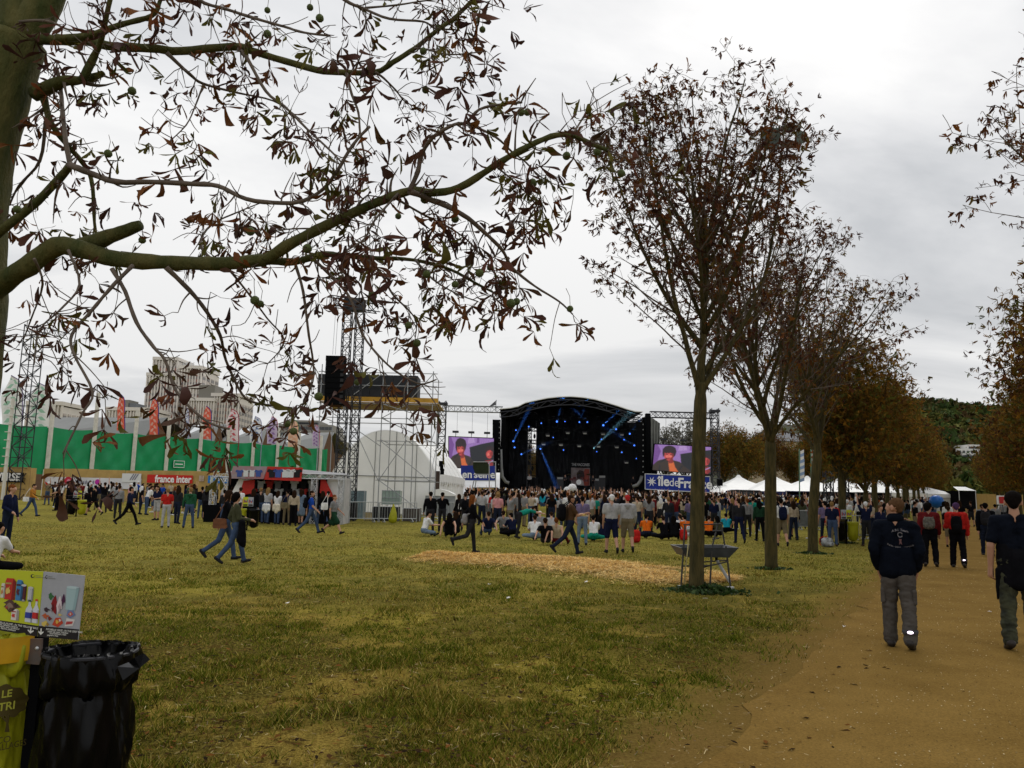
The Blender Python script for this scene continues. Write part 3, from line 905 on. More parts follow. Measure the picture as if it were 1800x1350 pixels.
    for i, (px, py) in enumerate(((955.5, 782), (986, 783), (1018, 785), (1052, 786), (1084, 787), (1101, 814), (963, 766.5), (1128, 742), (1093, 765), (1060, 764), (1028, 762.5), (998, 762))):
        p = at(px, py, Y + 4.4)
        mb = MB(); mb.box(p.x - 0.26, p.x + 0.26, Y + 4.3, Y + 4.6, p.z + 0.05, p.z + 0.3, 0); mb.box(p.x - 0.2, p.x + 0.2, Y + 4.26, Y + 4.29, p.z - 0.05, p.z + 0.1, 1)
        T(mb.build('wash_light', [DARKMETAL, mat('dim_lens', (0.5, 0.5, 0.45), 0.4)]), 'small unlit wash light under the stage girders', 'stage light', 'unlit wash lights in the stage roof')
    # flag at the roof's left corner
    fl = thing('small_flag', 'small dark triangular flag on the stage roof corner', 'flag', A(872, 715))
    pole(fl, 'flagpole', A(871, 722), A(872.5, 703), 0.04, DARKMETAL)
    mb = MB(); mb.slab([A(871.5, 704), A(871.2, 712), A(858, 716)], (0, 0.03, 0)); mb.build('cloth', mat('flag_grey', (0.10, 0.10, 0.11), 0.9), fl)
    return st, deck


STAGE, DECKZ = make_stage()


# ------------------------------------------------------------------ screens, banners and their gantries
def make_screen(name, label, c0, c1, c2, c3, Y, crop=1.0):
    """c0..c3 = pixel corners TL TR BR BL"""
    q = [at(*c, Y) for c in (c0, c1, c2, c3)]
    sc_ = thing(name, label, 'screen', ((q[0].x + q[1].x) / 2, Y, onground(c0[0], Y).z))
    u = lambda f, g, dy=0.0: (q[3] * (1 - f) + q[2] * f) * (1 - g) + (q[0] * (1 - f) + q[1] * f) * g + Vector((0, dy, 0))
    mb = MB(); mb.slab([u(-.015, -.02, 0.02), u(1.015, -.02, 0.02), u(1.015, 1.03, 0.02), u(-.015, 1.03, 0.02)], (0, 0.35, 0)); mb.build('frame', BLK, sc_)
    em = lambda nm, c: c
    pal = [em('screen_lilac', (0.27, 0.15, 0.40)), em('screen_black', (0.012, 0.014, 0.020)), em('screen_face', (0.46, 0.055, 0.055)), em('screen_hair', (0.022, 0.012, 0.018)),
           em('screen_coat', (0.035, 0.024, 0.020)), em('screen_orange', (0.55, 0.12, 0.035)), em('screen_skin_hi', (0.66, 0.15, 0.12)), em('screen_violet', (0.15, 0.06, 0.24)), em('screen_shade', (0.20, 0.022, 0.024)), em('screen_pale', (0.38, 0.24, 0.50))]
    el = lambda cx, cy, rx, ry, n_=16, w=.0: [(cx + rx * math.cos(t) * (1 + w * math.sin(3 * t + cx * 9)), cy + ry * math.sin(t) * (1 + w * math.cos(4 * t))) for t in np.linspace(0, 2 * math.pi, n_ + 1)[:-1]]
    shapes = [  # (material, layer, outline)
        (0, 0, [(0, 0), (1, 0), (1, 1), (0, 1)]), (7, 1, [(0, .2), (.06, .3), (.12, .75), (.05, 1), (0, 1)]),
        (9, 1, [(.42, .80), (.58, .84), (.56, 1), (.44, 1)]), (7, 1, [(.62, .82), (.68, .84), (.68, 1), (.63, 1)]),
        (1, 2, [(.46, .68), (.72, .80), (1, .90), (1, 0), (.52, 0), (.48, .35)]),
        (4, 2, [(0, 0), (.0, .20), (.08, .38), (.2, .47), (.34, .43), (.46, .38), (.54, .22), (.62, .12), (.68, .02), (.68, 0)]), (1, 3, [(.10, 0), (.11, .22), (.13, .22), (.13, 0)]), (1, 3, [(.44, .10), (.50, .26), (.52, .24), (.47, .08)]),
        (5, 3, [(.29, 0), (.26, .34), (.31, .42), (.35, .36), (.38, .18), (.44, 0)]), (8, 4, [(.25, .42), (.27, .30), (.34, .32), (.35, .46)]),
        (2, 5, el(.265, .60, .088, .20)), (8, 6, [(.33, .74), (.352, .60), (.33, .45), (.28, .40), (.30, .52), (.31, .66)]),
        (6, 7, el(.235, .56, .030, .05)), (6, 7, el(.295, .57, .026, .045)), (6, 7, [(.258, .66), (.272, .66), (.276, .53), (.256, .53)]),
        (3, 8, [(.205, .645), (.25, .655), (.25, .635), (.21, .62)]), (3, 8, [(.282, .655), (.322, .645), (.318, .62), (.282, .635)]), (8, 8, el(.262, .475, .026, .016)),
        (3, 8, [(.150, .84), (.148, .66), (.165, .52), (.182, .58), (.190, .70), (.215, .665), (.235, .70), (.262, .675), (.285, .71), (.318, .67), (.338, .70), (.350, .56), (.372, .60), (.392, .76), (.372, .90), (.32, .965), (.25, .985), (.19, .94)]),
        (1, 9, [(.19, .45), (.222, .50), (.245, .47), (.20, .40), (.12, .30), (.11, .33)]),
        (2, 5, el(.90, .48, .075, .17)), (6, 6, el(.875, .45, .025, .06)), (8, 6, el(.945, .46, .025, .10)), (3, 7, [(.80, .58), (.82, .48), (.86, .57), (.92, .60), (.975, .54), (1, .50), (1, .70), (.93, .74), (.85, .71)]), (8, 7, el(.885, .385, .02, .012)),
        (8, 5, [(.66, .0), (.72, .12), (.82, .24), (.95, .28), (.99, .10), (.94, 0)]), (2, 6, [(.68, .0), (.73, .10), (.82, .20), (.90, .20), (.92, .06), (.88, 0)]), (6, 7, [(.73, .05), (.79, .15), (.85, .16), (.86, .08), (.8, 0.03)]), (1, 8, [(.79, .16), (.82, .20), (.90, .04), (.86, .02)]), (9, 8, [(.84, .12), (.99, .27), (.99, .24), (.85, .09)]),
    ]
    # the LED wall: a mosaic of small modules, the picture softly sampled on to them
    gx, gy = 150, 90
    F, G = np.meshgrid((np.arange(gx) + .5) / gx, (np.arange(gy) + .5) / gy)
    img = np.zeros((gy, gx, 3))
    for m_, lay, o in sorted(shapes, key=lambda t_: t_[1]):
        ins = np.zeros(F.shape, bool)
        for (ax, ay), (bx, by) in zip(o, o[1:] + o[:1]):
            c_ = (ay > G) != (by > G)
            ins ^= c_ & (F < (bx - ax) * (G - ay) / ((by - ay) if by != ay else 1e-9) + ax)
        img[ins] = pal[m_]
    for _ in range(1):
        pd = np.pad(img, ((1, 1), (1, 1), (0, 0)), 'edge')
        img = sum(pd[i:i + gy, j:j + gx] for i in range(3) for j in range(3)) / 9
    img *= nrg.uniform(.82, 1.18, (gy, gx, 1))
    i_, j_ = np.meshgrid(np.arange(gx), np.arange(gy))
    fs_ = np.stack([i_, i_ + 1, i_ + 1, i_], -1) / gx; gs_ = np.stack([j_, j_, j_ + 1, j_ + 1], -1) / gy
    Q = [np.array(q_) for q_ in q]
    V = (Q[3] * (1 - fs_[..., None]) + Q[2] * fs_[..., None]) * (1 - gs_[..., None]) + (Q[0] * (1 - fs_[..., None]) + Q[1] * fs_[..., None]) * gs_[..., None]
    V = V.reshape(-1, 3)
    lm = bpy.data.materials.get('led_wall')
    if not lm:
        lm = bpy.data.materials.new('led_wall'); lm.use_nodes = True; b_ = lm.node_tree.nodes['Principled BSDF']; b_.inputs['Base Color'].default_value = (.02, .02, .02, 1)
        at_ = N(lm.node_tree.nodes, 'ShaderNodeAttribute', attribute_name='tint'); lm.node_tree.links.new(at_.outputs['Color'], b_.inputs['Emission Color']); b_.inputs['Emission Strength'].default_value = 1.0
    o_ = scatter_mesh('picture', V, np.arange(len(V)).reshape(-1, 4), [lm], None, kind=None, tint=np.repeat(img.reshape(-1, 3), 4, 0), parent=sc_)
    for f in (0.15, 0.5, 0.85):
        p = u(f, 1.03); b = MB(); b.bar(p, p + Vector((0, 0, 0.45)), 0.06); b.box(p.x - 0.35, p.x + 0.35, p.y - 0.5, p.y + 0.1, p.z + 0.4, p.z + 0.62); b.build('lamp', DARKMETAL, sc_)
    return sc_


make_screen('video_screen', 'video screen left of the stage showing a singer against lilac', (789, 768), (868, 771), (868, 822), (789, 822), 93.0)
make_screen('video_screen', 'video screen right of the stage showing a singer in a dark coat', (1151, 781), (1250, 786), (1250, 834), (1147, 826), 93.0)


def make_banners():
    Y = 91.5
    A = lambda px, py: at(px, py, Y)
    # right banner
    q = [A(1134, 833), A(1248, 838), A(1248, 866), A(1134, 860)]
    b = thing('sponsor_banner', 'long blue banner with white star and lettering right of the stage', 'banner', (q[0].x, Y, onground(1190, Y).z))
    mb = MB(); mb.slab(q, (0, 0.15, 0)); mb.build('cloth', BLUEB, b)
    for i in range(4):
        pole(b, 'frame_bar', q[i], q[(i + 1) % 4], 0.05, ALU)
    tilt = math.atan2(q[1].z - q[0].z, q[1].x - q[0].x)
    c = A(1145.5, 846.5)
    mb = MB()
    k = 16
    for i in range(8):
        a0 = tilt + i * math.pi / 4 + math.pi / 8
        r1, r2 = 0.62, 0.17
        mb.poly([(c.x, Y - 0.02, c.z)] + [(c.x + r * math.cos(a), Y - 0.02, c.z + r * math.sin(a)) for a, r in ((a0 - 0.5, r2), (a0, r1 if i % 2 else r1 * 0.92), (a0 + 0.5, r2))])
    mb.build('star', WHITEP, b)
    def txt(s, px, py, size, bold, sx=1.0):
        p = A(px, py)
        lettering(s, size, WHITEP, Matrix.Translation((p.x, Y - 0.03, p.z)) @ Matrix.Rotation(-tilt, 4, 'Y') @ Matrix.Rotation(math.pi / 2, 4, 'X'), b, bold, 'LEFT', sx)
    txt('\u00eele', 1156.5, 846, 1.55, 0.045, 0.92)
    txt('de', 1176, 848, 1.35, 0.0, 0.86)
    txt('France', 1191, 849.5, 1.55, 0.045, 0.94)
    for px in (1150, 1225):
        pole(b, 'leg', A(px, 862), onground(px, Y), 0.06, ALU)
    mb = MB(); mb.slab([A(1140, 862), A(1244, 867), A(1244, 880), A(1140, 880)], (0, 0.1, 0)); mb.build('skirt', BLK2, b)
    # left banner behind scaffold bars
    Y2 = 91.5
    q = [at(*p, Y2) for p in ((810, 818), (872, 819), (872, 846), (810, 844))]
    b = thing('sponsor_banner', 'blue banner with white lettering between white tent and stage', 'banner', (q[0].x, Y2, onground(840, Y2).z))
    mb = MB(); mb.slab(q, (0, 0.15, 0)); mb.build('cloth', BLUEB, b)
    p = at(814, 835, Y2)
    for s, px in (('en', 812.5), ('seine', 833)):
        p = at(px, 834, Y2)
        lettering(s, 1.2, WHITEP, upright((p.x, Y2 - 0.03, p.z)), b, 0.03, 'LEFT', 0.98)
    # camera hide of scaffold in front of it with a dark green cover
    c = thing('camera_platform', 'small scaffold camera platform with dark green cover left of stage', 'platform', onground(850, 80))
    Y3 = 80.0
    B = lambda px, py: at(px, py, Y3)
    for px in (831, 871):
        pole(c, 'standard', B(px, 812 if px > 850 else 880), B(px + (0 if px > 850 else 6), 884 if px > 850 else 844), 0.06, GALV)
    pole(c, 'standard', B(860, 812), B(860, 884), 0.06, GALV)
    for py in (812, 834, 845, 857, 878):
        pole(c, 'ledger', B(832, py), B(872, py), 0.05, GALV)
    pole(c, 'brace', B(824, 884), B(833, 845), 0.06, GALV)
    mb = MB()
    mb.slab([B(*p) for p in ((832, 812), (840, 810), (856, 811), (860, 818), (859, 832), (848, 834), (835, 832), (831, 822))], (0, 1.5, 0))
    mb.build('cover', mat('dark_green_cover', (0.018, 0.026, 0.010), 0.9, var=0.3, vscale=1.5), c)
    mb = MB(); mb.slab([B(*p) for p in ((831, 857), (872, 857), (872, 860), (831, 860))], (0, 2, 0)); mb.build('floor', WOODP, c)


make_banners()


def make_gantries():
    for lab, pa, pb, py, pyb, Y in (('lattice gantry carrying the left video screen beside the stage', 778, 884, 718, 880, 96.5), ('lattice gantry carrying the right video screen beside the stage', 1256, 1142, 731, 880, 96.5)):
        g = thing('gantry', lab, 'gantry', onground(pa, Y))
        a, b = at(pa, py, Y), at(pb, py - (4 if pa > 900 else 0), Y)
        b.z = a.z
        truss(g, (a.x, Y, onground(pa, Y).z), (a.x, Y, a.z + 0.9), 0.85, DARKMETAL, r=0.055)
        truss(g, (a.x, Y, a.z), (b.x, Y, b.z), 0.7, DARKMETAL if pa > 900 else GALV, r=0.05)
        mb = MB(); mb.box(a.x - 0.6, a.x + 0.6, Y - 0.5, Y + 0.5, a.z + 0.45, a.z + 0.7); mb.build('head_block', DARKMETAL, g)
        for f in (0.25, 0.5, 0.75):
            p = a.lerp(b, f); pole(g, 'cable', p, p - Vector((0, 0, 3.2)), 0.018, DARKMETAL, 4)


make_gantries()


# ------------------------------------------------------------------ white arched tent
def make_arch_tent():
    y0, y1 = 57.0, 74.0
    L = lambda px, py: at(px, py, y0)
    gz = onground(680, y0).z
    x0, x1 = at(583, 880, y0).x, at(766, 880, y0).x
    te = thing('arched_tent', 'large white arched tent with grey gable left of the stage', 'tent', ((x0 + x1) / 2, y0, gz))
    eave = at(765, 833, y0).z - gz
    apex = at(672, 757, y0).z - gz
    hw = (x1 - x0) / 2; cx = (x0 + x1) / 2
    sh = 0.055                                          # the tent's axis turns slightly to the right
    K = 20
    def ring(y, grow=0.0):
        o = []
        for i in range(K + 1):
            a = math.pi * i / K
            f_ = -1 + 2 * i / K
            o.append(Vector((cx + (hw + grow) * f_ + (y - y0) * sh, y, gz + eave + (apex - eave + grow) * (1 - abs(f_) ** 2.25))))
        return o
    NB = 6
    for b in range(NB):                                  # roof bays
        mb = MB(); ya, yb = y0 + (y1 - y0) * b / NB, y0 + (y1 - y0) * (b + 1) / NB
        rs = [ring(ya + 0.04, 0.02), ring((ya + yb) / 2, 0.0), ring(yb - 0.04, 0.02)]
        n_ = K + 1
        mb.add([p for r in rs for p in r], [(j * n_ + i, j * n_ + i + 1, (j + 1) * n_ + i + 1, (j + 1) * n_ + i) for j in range(2) for i in range(K)])
        mb.build('roof_panel', WHITEPVC, te, smooth=True)
        mb = MB(); r = ring(ya, 0.05); mb.tube(r, 0.02, 4); mb.build('rib', WHITEPVC, te)
        # side wall with folds and a scalloped valance
        mb = MB(); nn = 12
        rowt, rowb = [], []
        for i in range(nn + 1):
            y = ya + (yb - ya) * i / nn
            xx = cx + hw + (y - y0) * sh + 0.06 * math.sin(i * 1.7 + b)
            rowt.append((xx, y, gz + eave)); rowb.append((xx + 0.05 * math.sin(i * 2.3), y, gz))
        mb.add(rowt + rowb, [(i, i + 1, nn + 2 + i, nn + 1 + i) for i in range(nn)]); mb.build('side_wall', WHITEPVC, te)
        mb = MB(); xx = cx + hw + 0.14
        mb.add([(xx + (y - y0) * sh, y, gz + eave + 0.05 - dz * (0.9 + 0.25 * math.sin(y * 5))) for dz in (0, 0.75) for y in np.linspace(ya + .05, yb - .05, 9)], [(i, i + 1, 10 + i, 9 + i) for i in range(8)]); mb.build('valance', WHITEPVC, te)
    # gable in vertical strips
    gab = mat('gable_fabric', (0.86, 0.86, 0.84), 0.6, var=0.05, vscale=0.6)
    r = ring(y0)
    for i in range(0, K, 4):
        seg = r[i:i + 5]
        mb = MB(); mb.poly([Vector((seg[0].x, y0, gz))] + [Vector((p.x, y0 + 0.0, p.z)) for p in seg] + [Vector((seg[-1].x, y0, gz))])
        mb.build('gable_panel', gab, te)
    for i in (4, 8, 12, 16):
        pole(te, 'seam', Vector((r[i].x, y0 - 0.03, gz)), Vector((r[i].x, y0 - 0.03, r[i].z)), 0.022, GREYFAB, 4)
    pole(te, 'seam', (x0, y0 - 0.05, gz + eave * 0.93), (x1, y0 - 0.05, gz + eave * 0.90), 0.028, GREYFAB, 4)
    mb = MB(); mb.box(x1 - 0.05, x1 + 0.22, y0 - 0.15, y0 + 0.1, gz + 1.2, gz + eave + 0.2); mb.build('corner_post', mat('rust_brown', (0.06, 0.04, 0.03), 0.8), te)
    # toilet cabin in front of its corner
    p = gp(772, 910)
    cb = thing('portable_cabin', 'grey portable cabin with pale rounded roof at the tent corner', 'cabin', p)
    yc = 55.0
    a, b2 = at(748, 868, yc), at(798, 868, yc)
    zb = onground(770, yc).z
    gm = mat('cabin_grey', (0.30, 0.32, 0.34), 0.5, var=0.1)
    mb = MB(); mb.box(a.x, b2.x, yc, yc + 1.6, zb, a.z - 0.12); mb.build('body', gm, cb)
    mb = MB(); mb.box(a.x + 0.25, b2.x - 0.25, yc - 0.03, yc - 0.002, zb + 0.1, a.z - 0.3); mb.build('door', mat('cabin_door', (0.24, 0.26, 0.28), 0.5), cb)
    mb = MB(); mb.box(a.x + 0.35, b2.x - 0.35, yc - 0.05, yc - 0.032, a.z - 0.55, a.z - 0.40); mb.build('vent', BLK, cb)
    mb = MB(); prof = [(a.x - 0.05, a.z - 0.12), (a.x - 0.05, a.z), (a.x + 0.4, a.z + 0.26), ((a.x + b2.x) / 2, a.z + 0.36), (b2.x - 0.4, a.z + 0.22), (b2.x + 0.05, a.z), (b2.x + 0.05, a.z - 0.12)]
    mb.slab([(x, yc - 0.06, z) for x, z in prof], (0, 1.72, 0)); mb.build('roof', WHITEPVC, cb)
    # black box lamps on the corner
    for k_, (px, py, s) in enumerate(((775, 815, 0.28), (776, 822, 0.22), (777, 829, 0.26))):
        q = at(px, py, y0 - 0.6); mb = MB(); mb.box(q.x - s / 2, q.x + s / 2, q.y, q.y + 0.3, q.z - 0.2, q.z + 0.2); mb.bar((q.x, q.y + 0.3, q.z), (q.x, y0, q.z), 0.05)
        T(mb.build('floodlight', BLK), 'small black floodlight on the arched tent corner, ' + ('uppermost', 'middle one', 'lowest')[k_], 'floodlight', 'floodlights on the tent corner')


make_arch_tent()


# ------------------------------------------------------------------ delay tower: scaffold, screen back, line array mast
def make_delay_tower():
    y0, y1 = 47.0, 50.5
    S = thing('scaffold_tower', 'tall steel scaffold tower carrying a black box on a yellow platform', 'scaffold', onground(690, y0))
    xs_ = [at(p, 800, y0).x for p in (558, 600, 668, 712, 757)]
    zp = at(660, 707, y0).z
    zt = at(660, 655, y0).z
    gz = onground(690, y0).z
    bot = lambda i: gz if i in (0, 2, 3, 4) else zp - 0.9
    for i, x in enumerate(xs_):
        for yy in (y0, y1):
            pole(S, 'standard', (x, yy, bot(i)), (x, yy, zt + rng.uniform(0.1, 0.45)), 0.030, GALV)
    lifts = [gz + 0.25, gz + 2.3, gz + 4.6, zp - 0.95, zp - 0.1, zp + 1.0, zt]
    for z in lifts:
        for yy in (y0, y1):
            a = 2 if z < zp - 1 else 0
            pole(S, 'ledger', (xs_[a] - 0.2, yy, z), (xs_[4] + 0.25, yy, z), 0.026, GALV)
        for i in range(a, 5):
            pole(S, 'transom', (xs_[i], y0 - 0.15, z + 0.07), (xs_[i], y1 + 0.15, z + 0.07), 0.025, GALV)
    for k in range(len(lifts) - 3):
        z0, z1 = lifts[k], lifts[k + 1]
        for yy in (y0 - 0.05,):
            for i in ((2, 3), (4, 2)) if k % 2 else ((4, 2),):
                pole(S, 'brace', (xs_[i[0]], yy, z0), (xs_[i[1]], yy, z1), 0.025, GALV)
        pole(S, 'brace', (xs_[4], y0, z0), (xs_[4], y1, z1), 0.024, GALV)
    for yy in (y0,):
        pole(S, 'brace', (xs_[0], yy, zp - 0.2), (xs_[2], yy, zp - 2.6), 0.025, GALV)
        pole(S, 'brace', (xs_[2], yy, gz + 2.2), (xs_[1], yy, zp - 0.2), 0.025, GALV)
        for i in range(4):
            pole(S, 'brace', (xs_[i], yy, zp), (xs_[i + 1], yy, zt), 0.024, GALV)
    YEL = mat('yellow_platform_edge', (0.50, 0.27, 0.03), 0.6, var=0.15, vscale=2)
    mb = MB(); mb.box(xs_[0] - 0.05, xs_[4] + 0.35, y0 - 0.08, y0 - 0.01, zp + 0.02, zp + 0.30); mb.build('toe_board', YEL, S)
    for i in range(12):
        w = (xs_[4] + 0.4 - xs_[0]) / 12
        mb = MB(); mb.box(xs_[0] + i * w, xs_[0] + (i + 1) * w - 0.02, y0, y1 + 0.3, zp - 0.06, zp + 0.005); mb.build('deck_board', WOODP, S)
    # the black boxes on top
    for i, (pa, pb) in enumerate(((560, 600), (600, 652), (652, 692), (692, 735))):
        xa, xb = at(pa, 670, y0 + 0.8).x, at(pb, 670, y0 + 0.8).x
        mb = MB(); mb.box(xa + 0.01, xb - 0.01, y0 + 0.6, y0 + 2.2, zp + 0.42, zt - 0.05)
        mb.box(xa + 0.04, xb - 0.04, y0 + 0.57, y0 + 0.595, zp + 0.95, zp + 0.98, 1)
        mb.build('screen_module', [mat('module_black', (0.018, 0.02, 0.024), 0.6, var=0.3, vscale=1.2), DARKMETAL], S)
    # dark lattice mast with head beam and flown speakers
    M_ = thing('lattice_mast', 'black lattice mast with cross arm beside the scaffold tower', 'mast', onground(612, 45))
    ym = 45.0
    pb_, pt_ = onground(606, ym), at(622, 536, ym)
    for dx in (-0.36, 0.36):
        truss(M_, (pb_.x + dx, ym, pb_.z), (pb_.x + dx, ym, pt_.z), 0.46, DARKMETAL, r=0.03, step=0.5)
    hb = [(at(570, 545, ym), at(662, 573, ym))]
    a, b = hb[0]
    truss(M_, (pb_.x - 1.35, ym - 0.7, pt_.z + 0.05), (pb_.x + 1.25, ym + 0.9, pt_.z + 0.05), 0.55, DARKMETAL, r=0.03, step=0.5)
    mb = MB(); mb.box(pb_.x - 0.55, pb_.x + 0.55, ym - 0.3, ym + 0.35, pt_.z - 0.35, pt_.z + 0.35); mb.build('head_block', DARKMETAL, M_)
    for dx in (-0.9, -0.75):
        pole(M_, 'chain', (pb_.x + dx, ym - 0.7, pt_.z), (pb_.x + dx, ym - 0.9, at(590, 628, ym).z), 0.012, DARKMETAL, 4)
    x0, x1 = at(574, 650, ym - 1).x, at(607, 650, ym - 1).x
    z1, z0 = at(590, 627, ym - 1).z, at(590, 712, ym - 1).z
    la = thing('line_array', 'hanging column of black loudspeakers in front of the scaffold tower', 'loudspeaker', ((x0 + x1) / 2, ym - 1, z0))
    nb = 9
    for i in range(nb):
        za = z1 - (z1 - z0) * i / nb
        o_ = 0.02 * i
        mb = MB(); mb.box(x0 + 0.01 * (i % 2), x1, ym - 1.35 + o_, ym - 0.75 + o_, za - (z1 - z0) / nb + 0.012, za)
        mb.box(x1 - 0.2, x1 - 0.02, ym - 1.37 + o_, ym - 1.352 + o_, za - (z1 - z0) / nb + 0.06, za - 0.06, 1)
        mb.build('cabinet', [BLK, mat('speaker_grille', (0.018, 0.018, 0.02), 0.7)], la)
    # pallets, tank and cases at the foot
    tk = thing('water_tank', 'pale translucent water tank in a cage under the scaffold', 'tank', onground(690, 47.5))
    q0, q1 = at(672, 862, 47.5), at(702, 887, 47.5)
    mb = MB(); mb.box(q0.x, q1.x, 47.5, 48.5, q1.z, q0.z); mb.build('bladder', mat('tank_plastic', (0.33, 0.42, 0.36), 0.35, var=0.15, vscale=1), tk)
    for f in np.linspace(0, 1, 6):
        x = q0.x + (q1.x - q0.x) * f
        pole(tk, 'cage_bar', (x, 47.46, q1.z - 0.05), (x, 47.46, q0.z + 0.03), 0.015, GALV, 4)
    for f in (0, 0.5, 1):
        z = q1.z + (q0.z - q1.z) * f
        pole(tk, 'cage_bar', (q0.x, 47.45, z), (q1.x, 47.45, z), 0.015, GALV, 4)
    for (pa, pb, pya, pyb, nm, lab, c) in ((601, 624, 884, 912, 'flight_case', 'black flight case stacked left under the scaffold', (0.012, 0.012, 0.014)), (655, 700, 890, 908, 'flight_case', 'long black flight case under the middle of the scaffold', (0.015, 0.016, 0.018)),
                                           (708, 738, 893, 908, 'flight_case', 'low grey-brown case under the right of the scaffold', (0.07, 0.06, 0.055)), (641, 654, 900, 911, 'wooden_crate', 'small pale wooden crate behind the barriers', (0.42, 0.34, 0.18)), (604, 640, 862, 884, 'cage_pallet', 'blue-grey wire cage pallet behind the barriers', (0.16, 0.22, 0.24))):
        yy = 46.0 if nm != 'cage_pallet' else 48.0
        a, b = at(pa, pya, yy), at(pb, pyb, yy)
        zb = max(onground(pa, yy).z, b.z - 0.05) if nm != 'cage_pallet' else b.z
        t_ = thing(nm, lab, 'case' if 'case' in nm else 'crate', (a.x, yy, zb))
        mb = MB(); mb.box(a.x, b.x, yy, yy + 0.7, onground(pa, yy).z + 0.02, a.z); mb.build('body', mat(nm + str(pa), c, 0.6, var=0.25, vscale=3), t_)
        for x in (a.x, b.x):
            pole(t_, 'edge', (x, yy - 0.01, onground(pa, yy).z + 0.02), (x, yy - 0.01, a.z), 0.02, ALU, 4)
        pole(t_, 'edge', (a.x, yy - 0.012, a.z), (b.x, yy - 0.012, a.z), 0.02, ALU, 4)


make_delay_tower()


# ------------------------------------------------------------------ crowd barriers
BARR = mat('barrier_steel', (0.40, 0.42, 0.42), 0.45, metal=0.6)


def barrier(p, q, label, h=1.08, cover=None):
    p, q = Vector(p), Vector(q)
    b = thing('crowd_barrier', label, 'barrier', p, 'steel crowd barriers')
    up = Vector((0, 0, 1)); d = (q - p).normalized(); nr = Vector((-d.y, d.x, 0))
    for a, c in ((p + up * h, q + up * h), (p + up * 0.2, q + up * 0.2), (p, p + up * h), (q, q + up * h)):
        pole(b, 'rail', a, c, 0.024, BARR)
    n_ = 14
    for i in range(1, n_):
        x = p.lerp(q, i / n_); pole(b, 'bar', x + up * 0.2, x + up * h, 0.011, BARR, 4)
    for x in (p.lerp(q, 0.12), p.lerp(q, 0.88)):
        pole(b, 'foot', x + nr * 0.32 + up * 0.02, x - nr * 0.32 + up * 0.02, 0.024, BARR)
        pole(b, 'foot', x + nr * 0.32 + up * 0.02, x + up * 0.2, 0.02, BARR)
        pole(b, 'foot', x - nr * 0.32 + up * 0.02, x + up * 0.2, 0.02, BARR)
    if cover:
        mb = MB(); mb.slab([p + up * 0.22 - nr * 0.03, q + up * 0.22 - nr * 0.03, q + up * (h - .03) - nr * 0.03, p + up * (h - .03) - nr * 0.03], nr * 0.01); mb.build('mesh_cover', cover, b)
    return b


pxs = [601, 668, 735]
for i in range(len(pxs) - 1):
    a, b = onground(pxs[i], 43.5 + i * 0.8), onground(pxs[i + 1] - 2, 44.3 + i * 0.8)
    barrier(a, b, 'steel crowd barrier before the scaffold, ' + ('next to the merchandise stall', 'left of the grey cabin')[i])
barrier(onground(760, 47), onground(826, 49), 'steel crowd barrier in front of the white tent wall')
barrier(onground(850, 47.5), onground(872, 47), 'short steel crowd barrier behind the seated crowd, left of stage')
scr = mat('barrier_scrim', (0.13, 0.14, 0.14), 0.9, var=0.3, vscale=3)
a, b = gp(1402, 931), gp(1447, 932)
barrier(a, b, 'steel crowd barrier left of the third avenue tree', cover=scr)
a, b = onground(1490, 36.5), onground(1538, 37.5)
barrier(a, b, 'steel crowd barrier with grey cover behind the far recycling bin')
a, b = onground(1538, 33), onground(1560, 38)
barrier(a, b, 'steel crowd barrier turned end-on behind the far recycling bin', cover=scr)

# ------------------------------------------------------------------ left: green hoarding, timber wall, banners, flags
GREEN = mat('green_tarpaulin', (0.004, 0.27, 0.095), 0.40, var=0.14, vscale=0.5, bump=0.35, bscale=0.7, spec=0.4)
POSTW = mat('white_post', (0.62, 0.60, 0.54), 0.6, var=0.12, vscale=2)


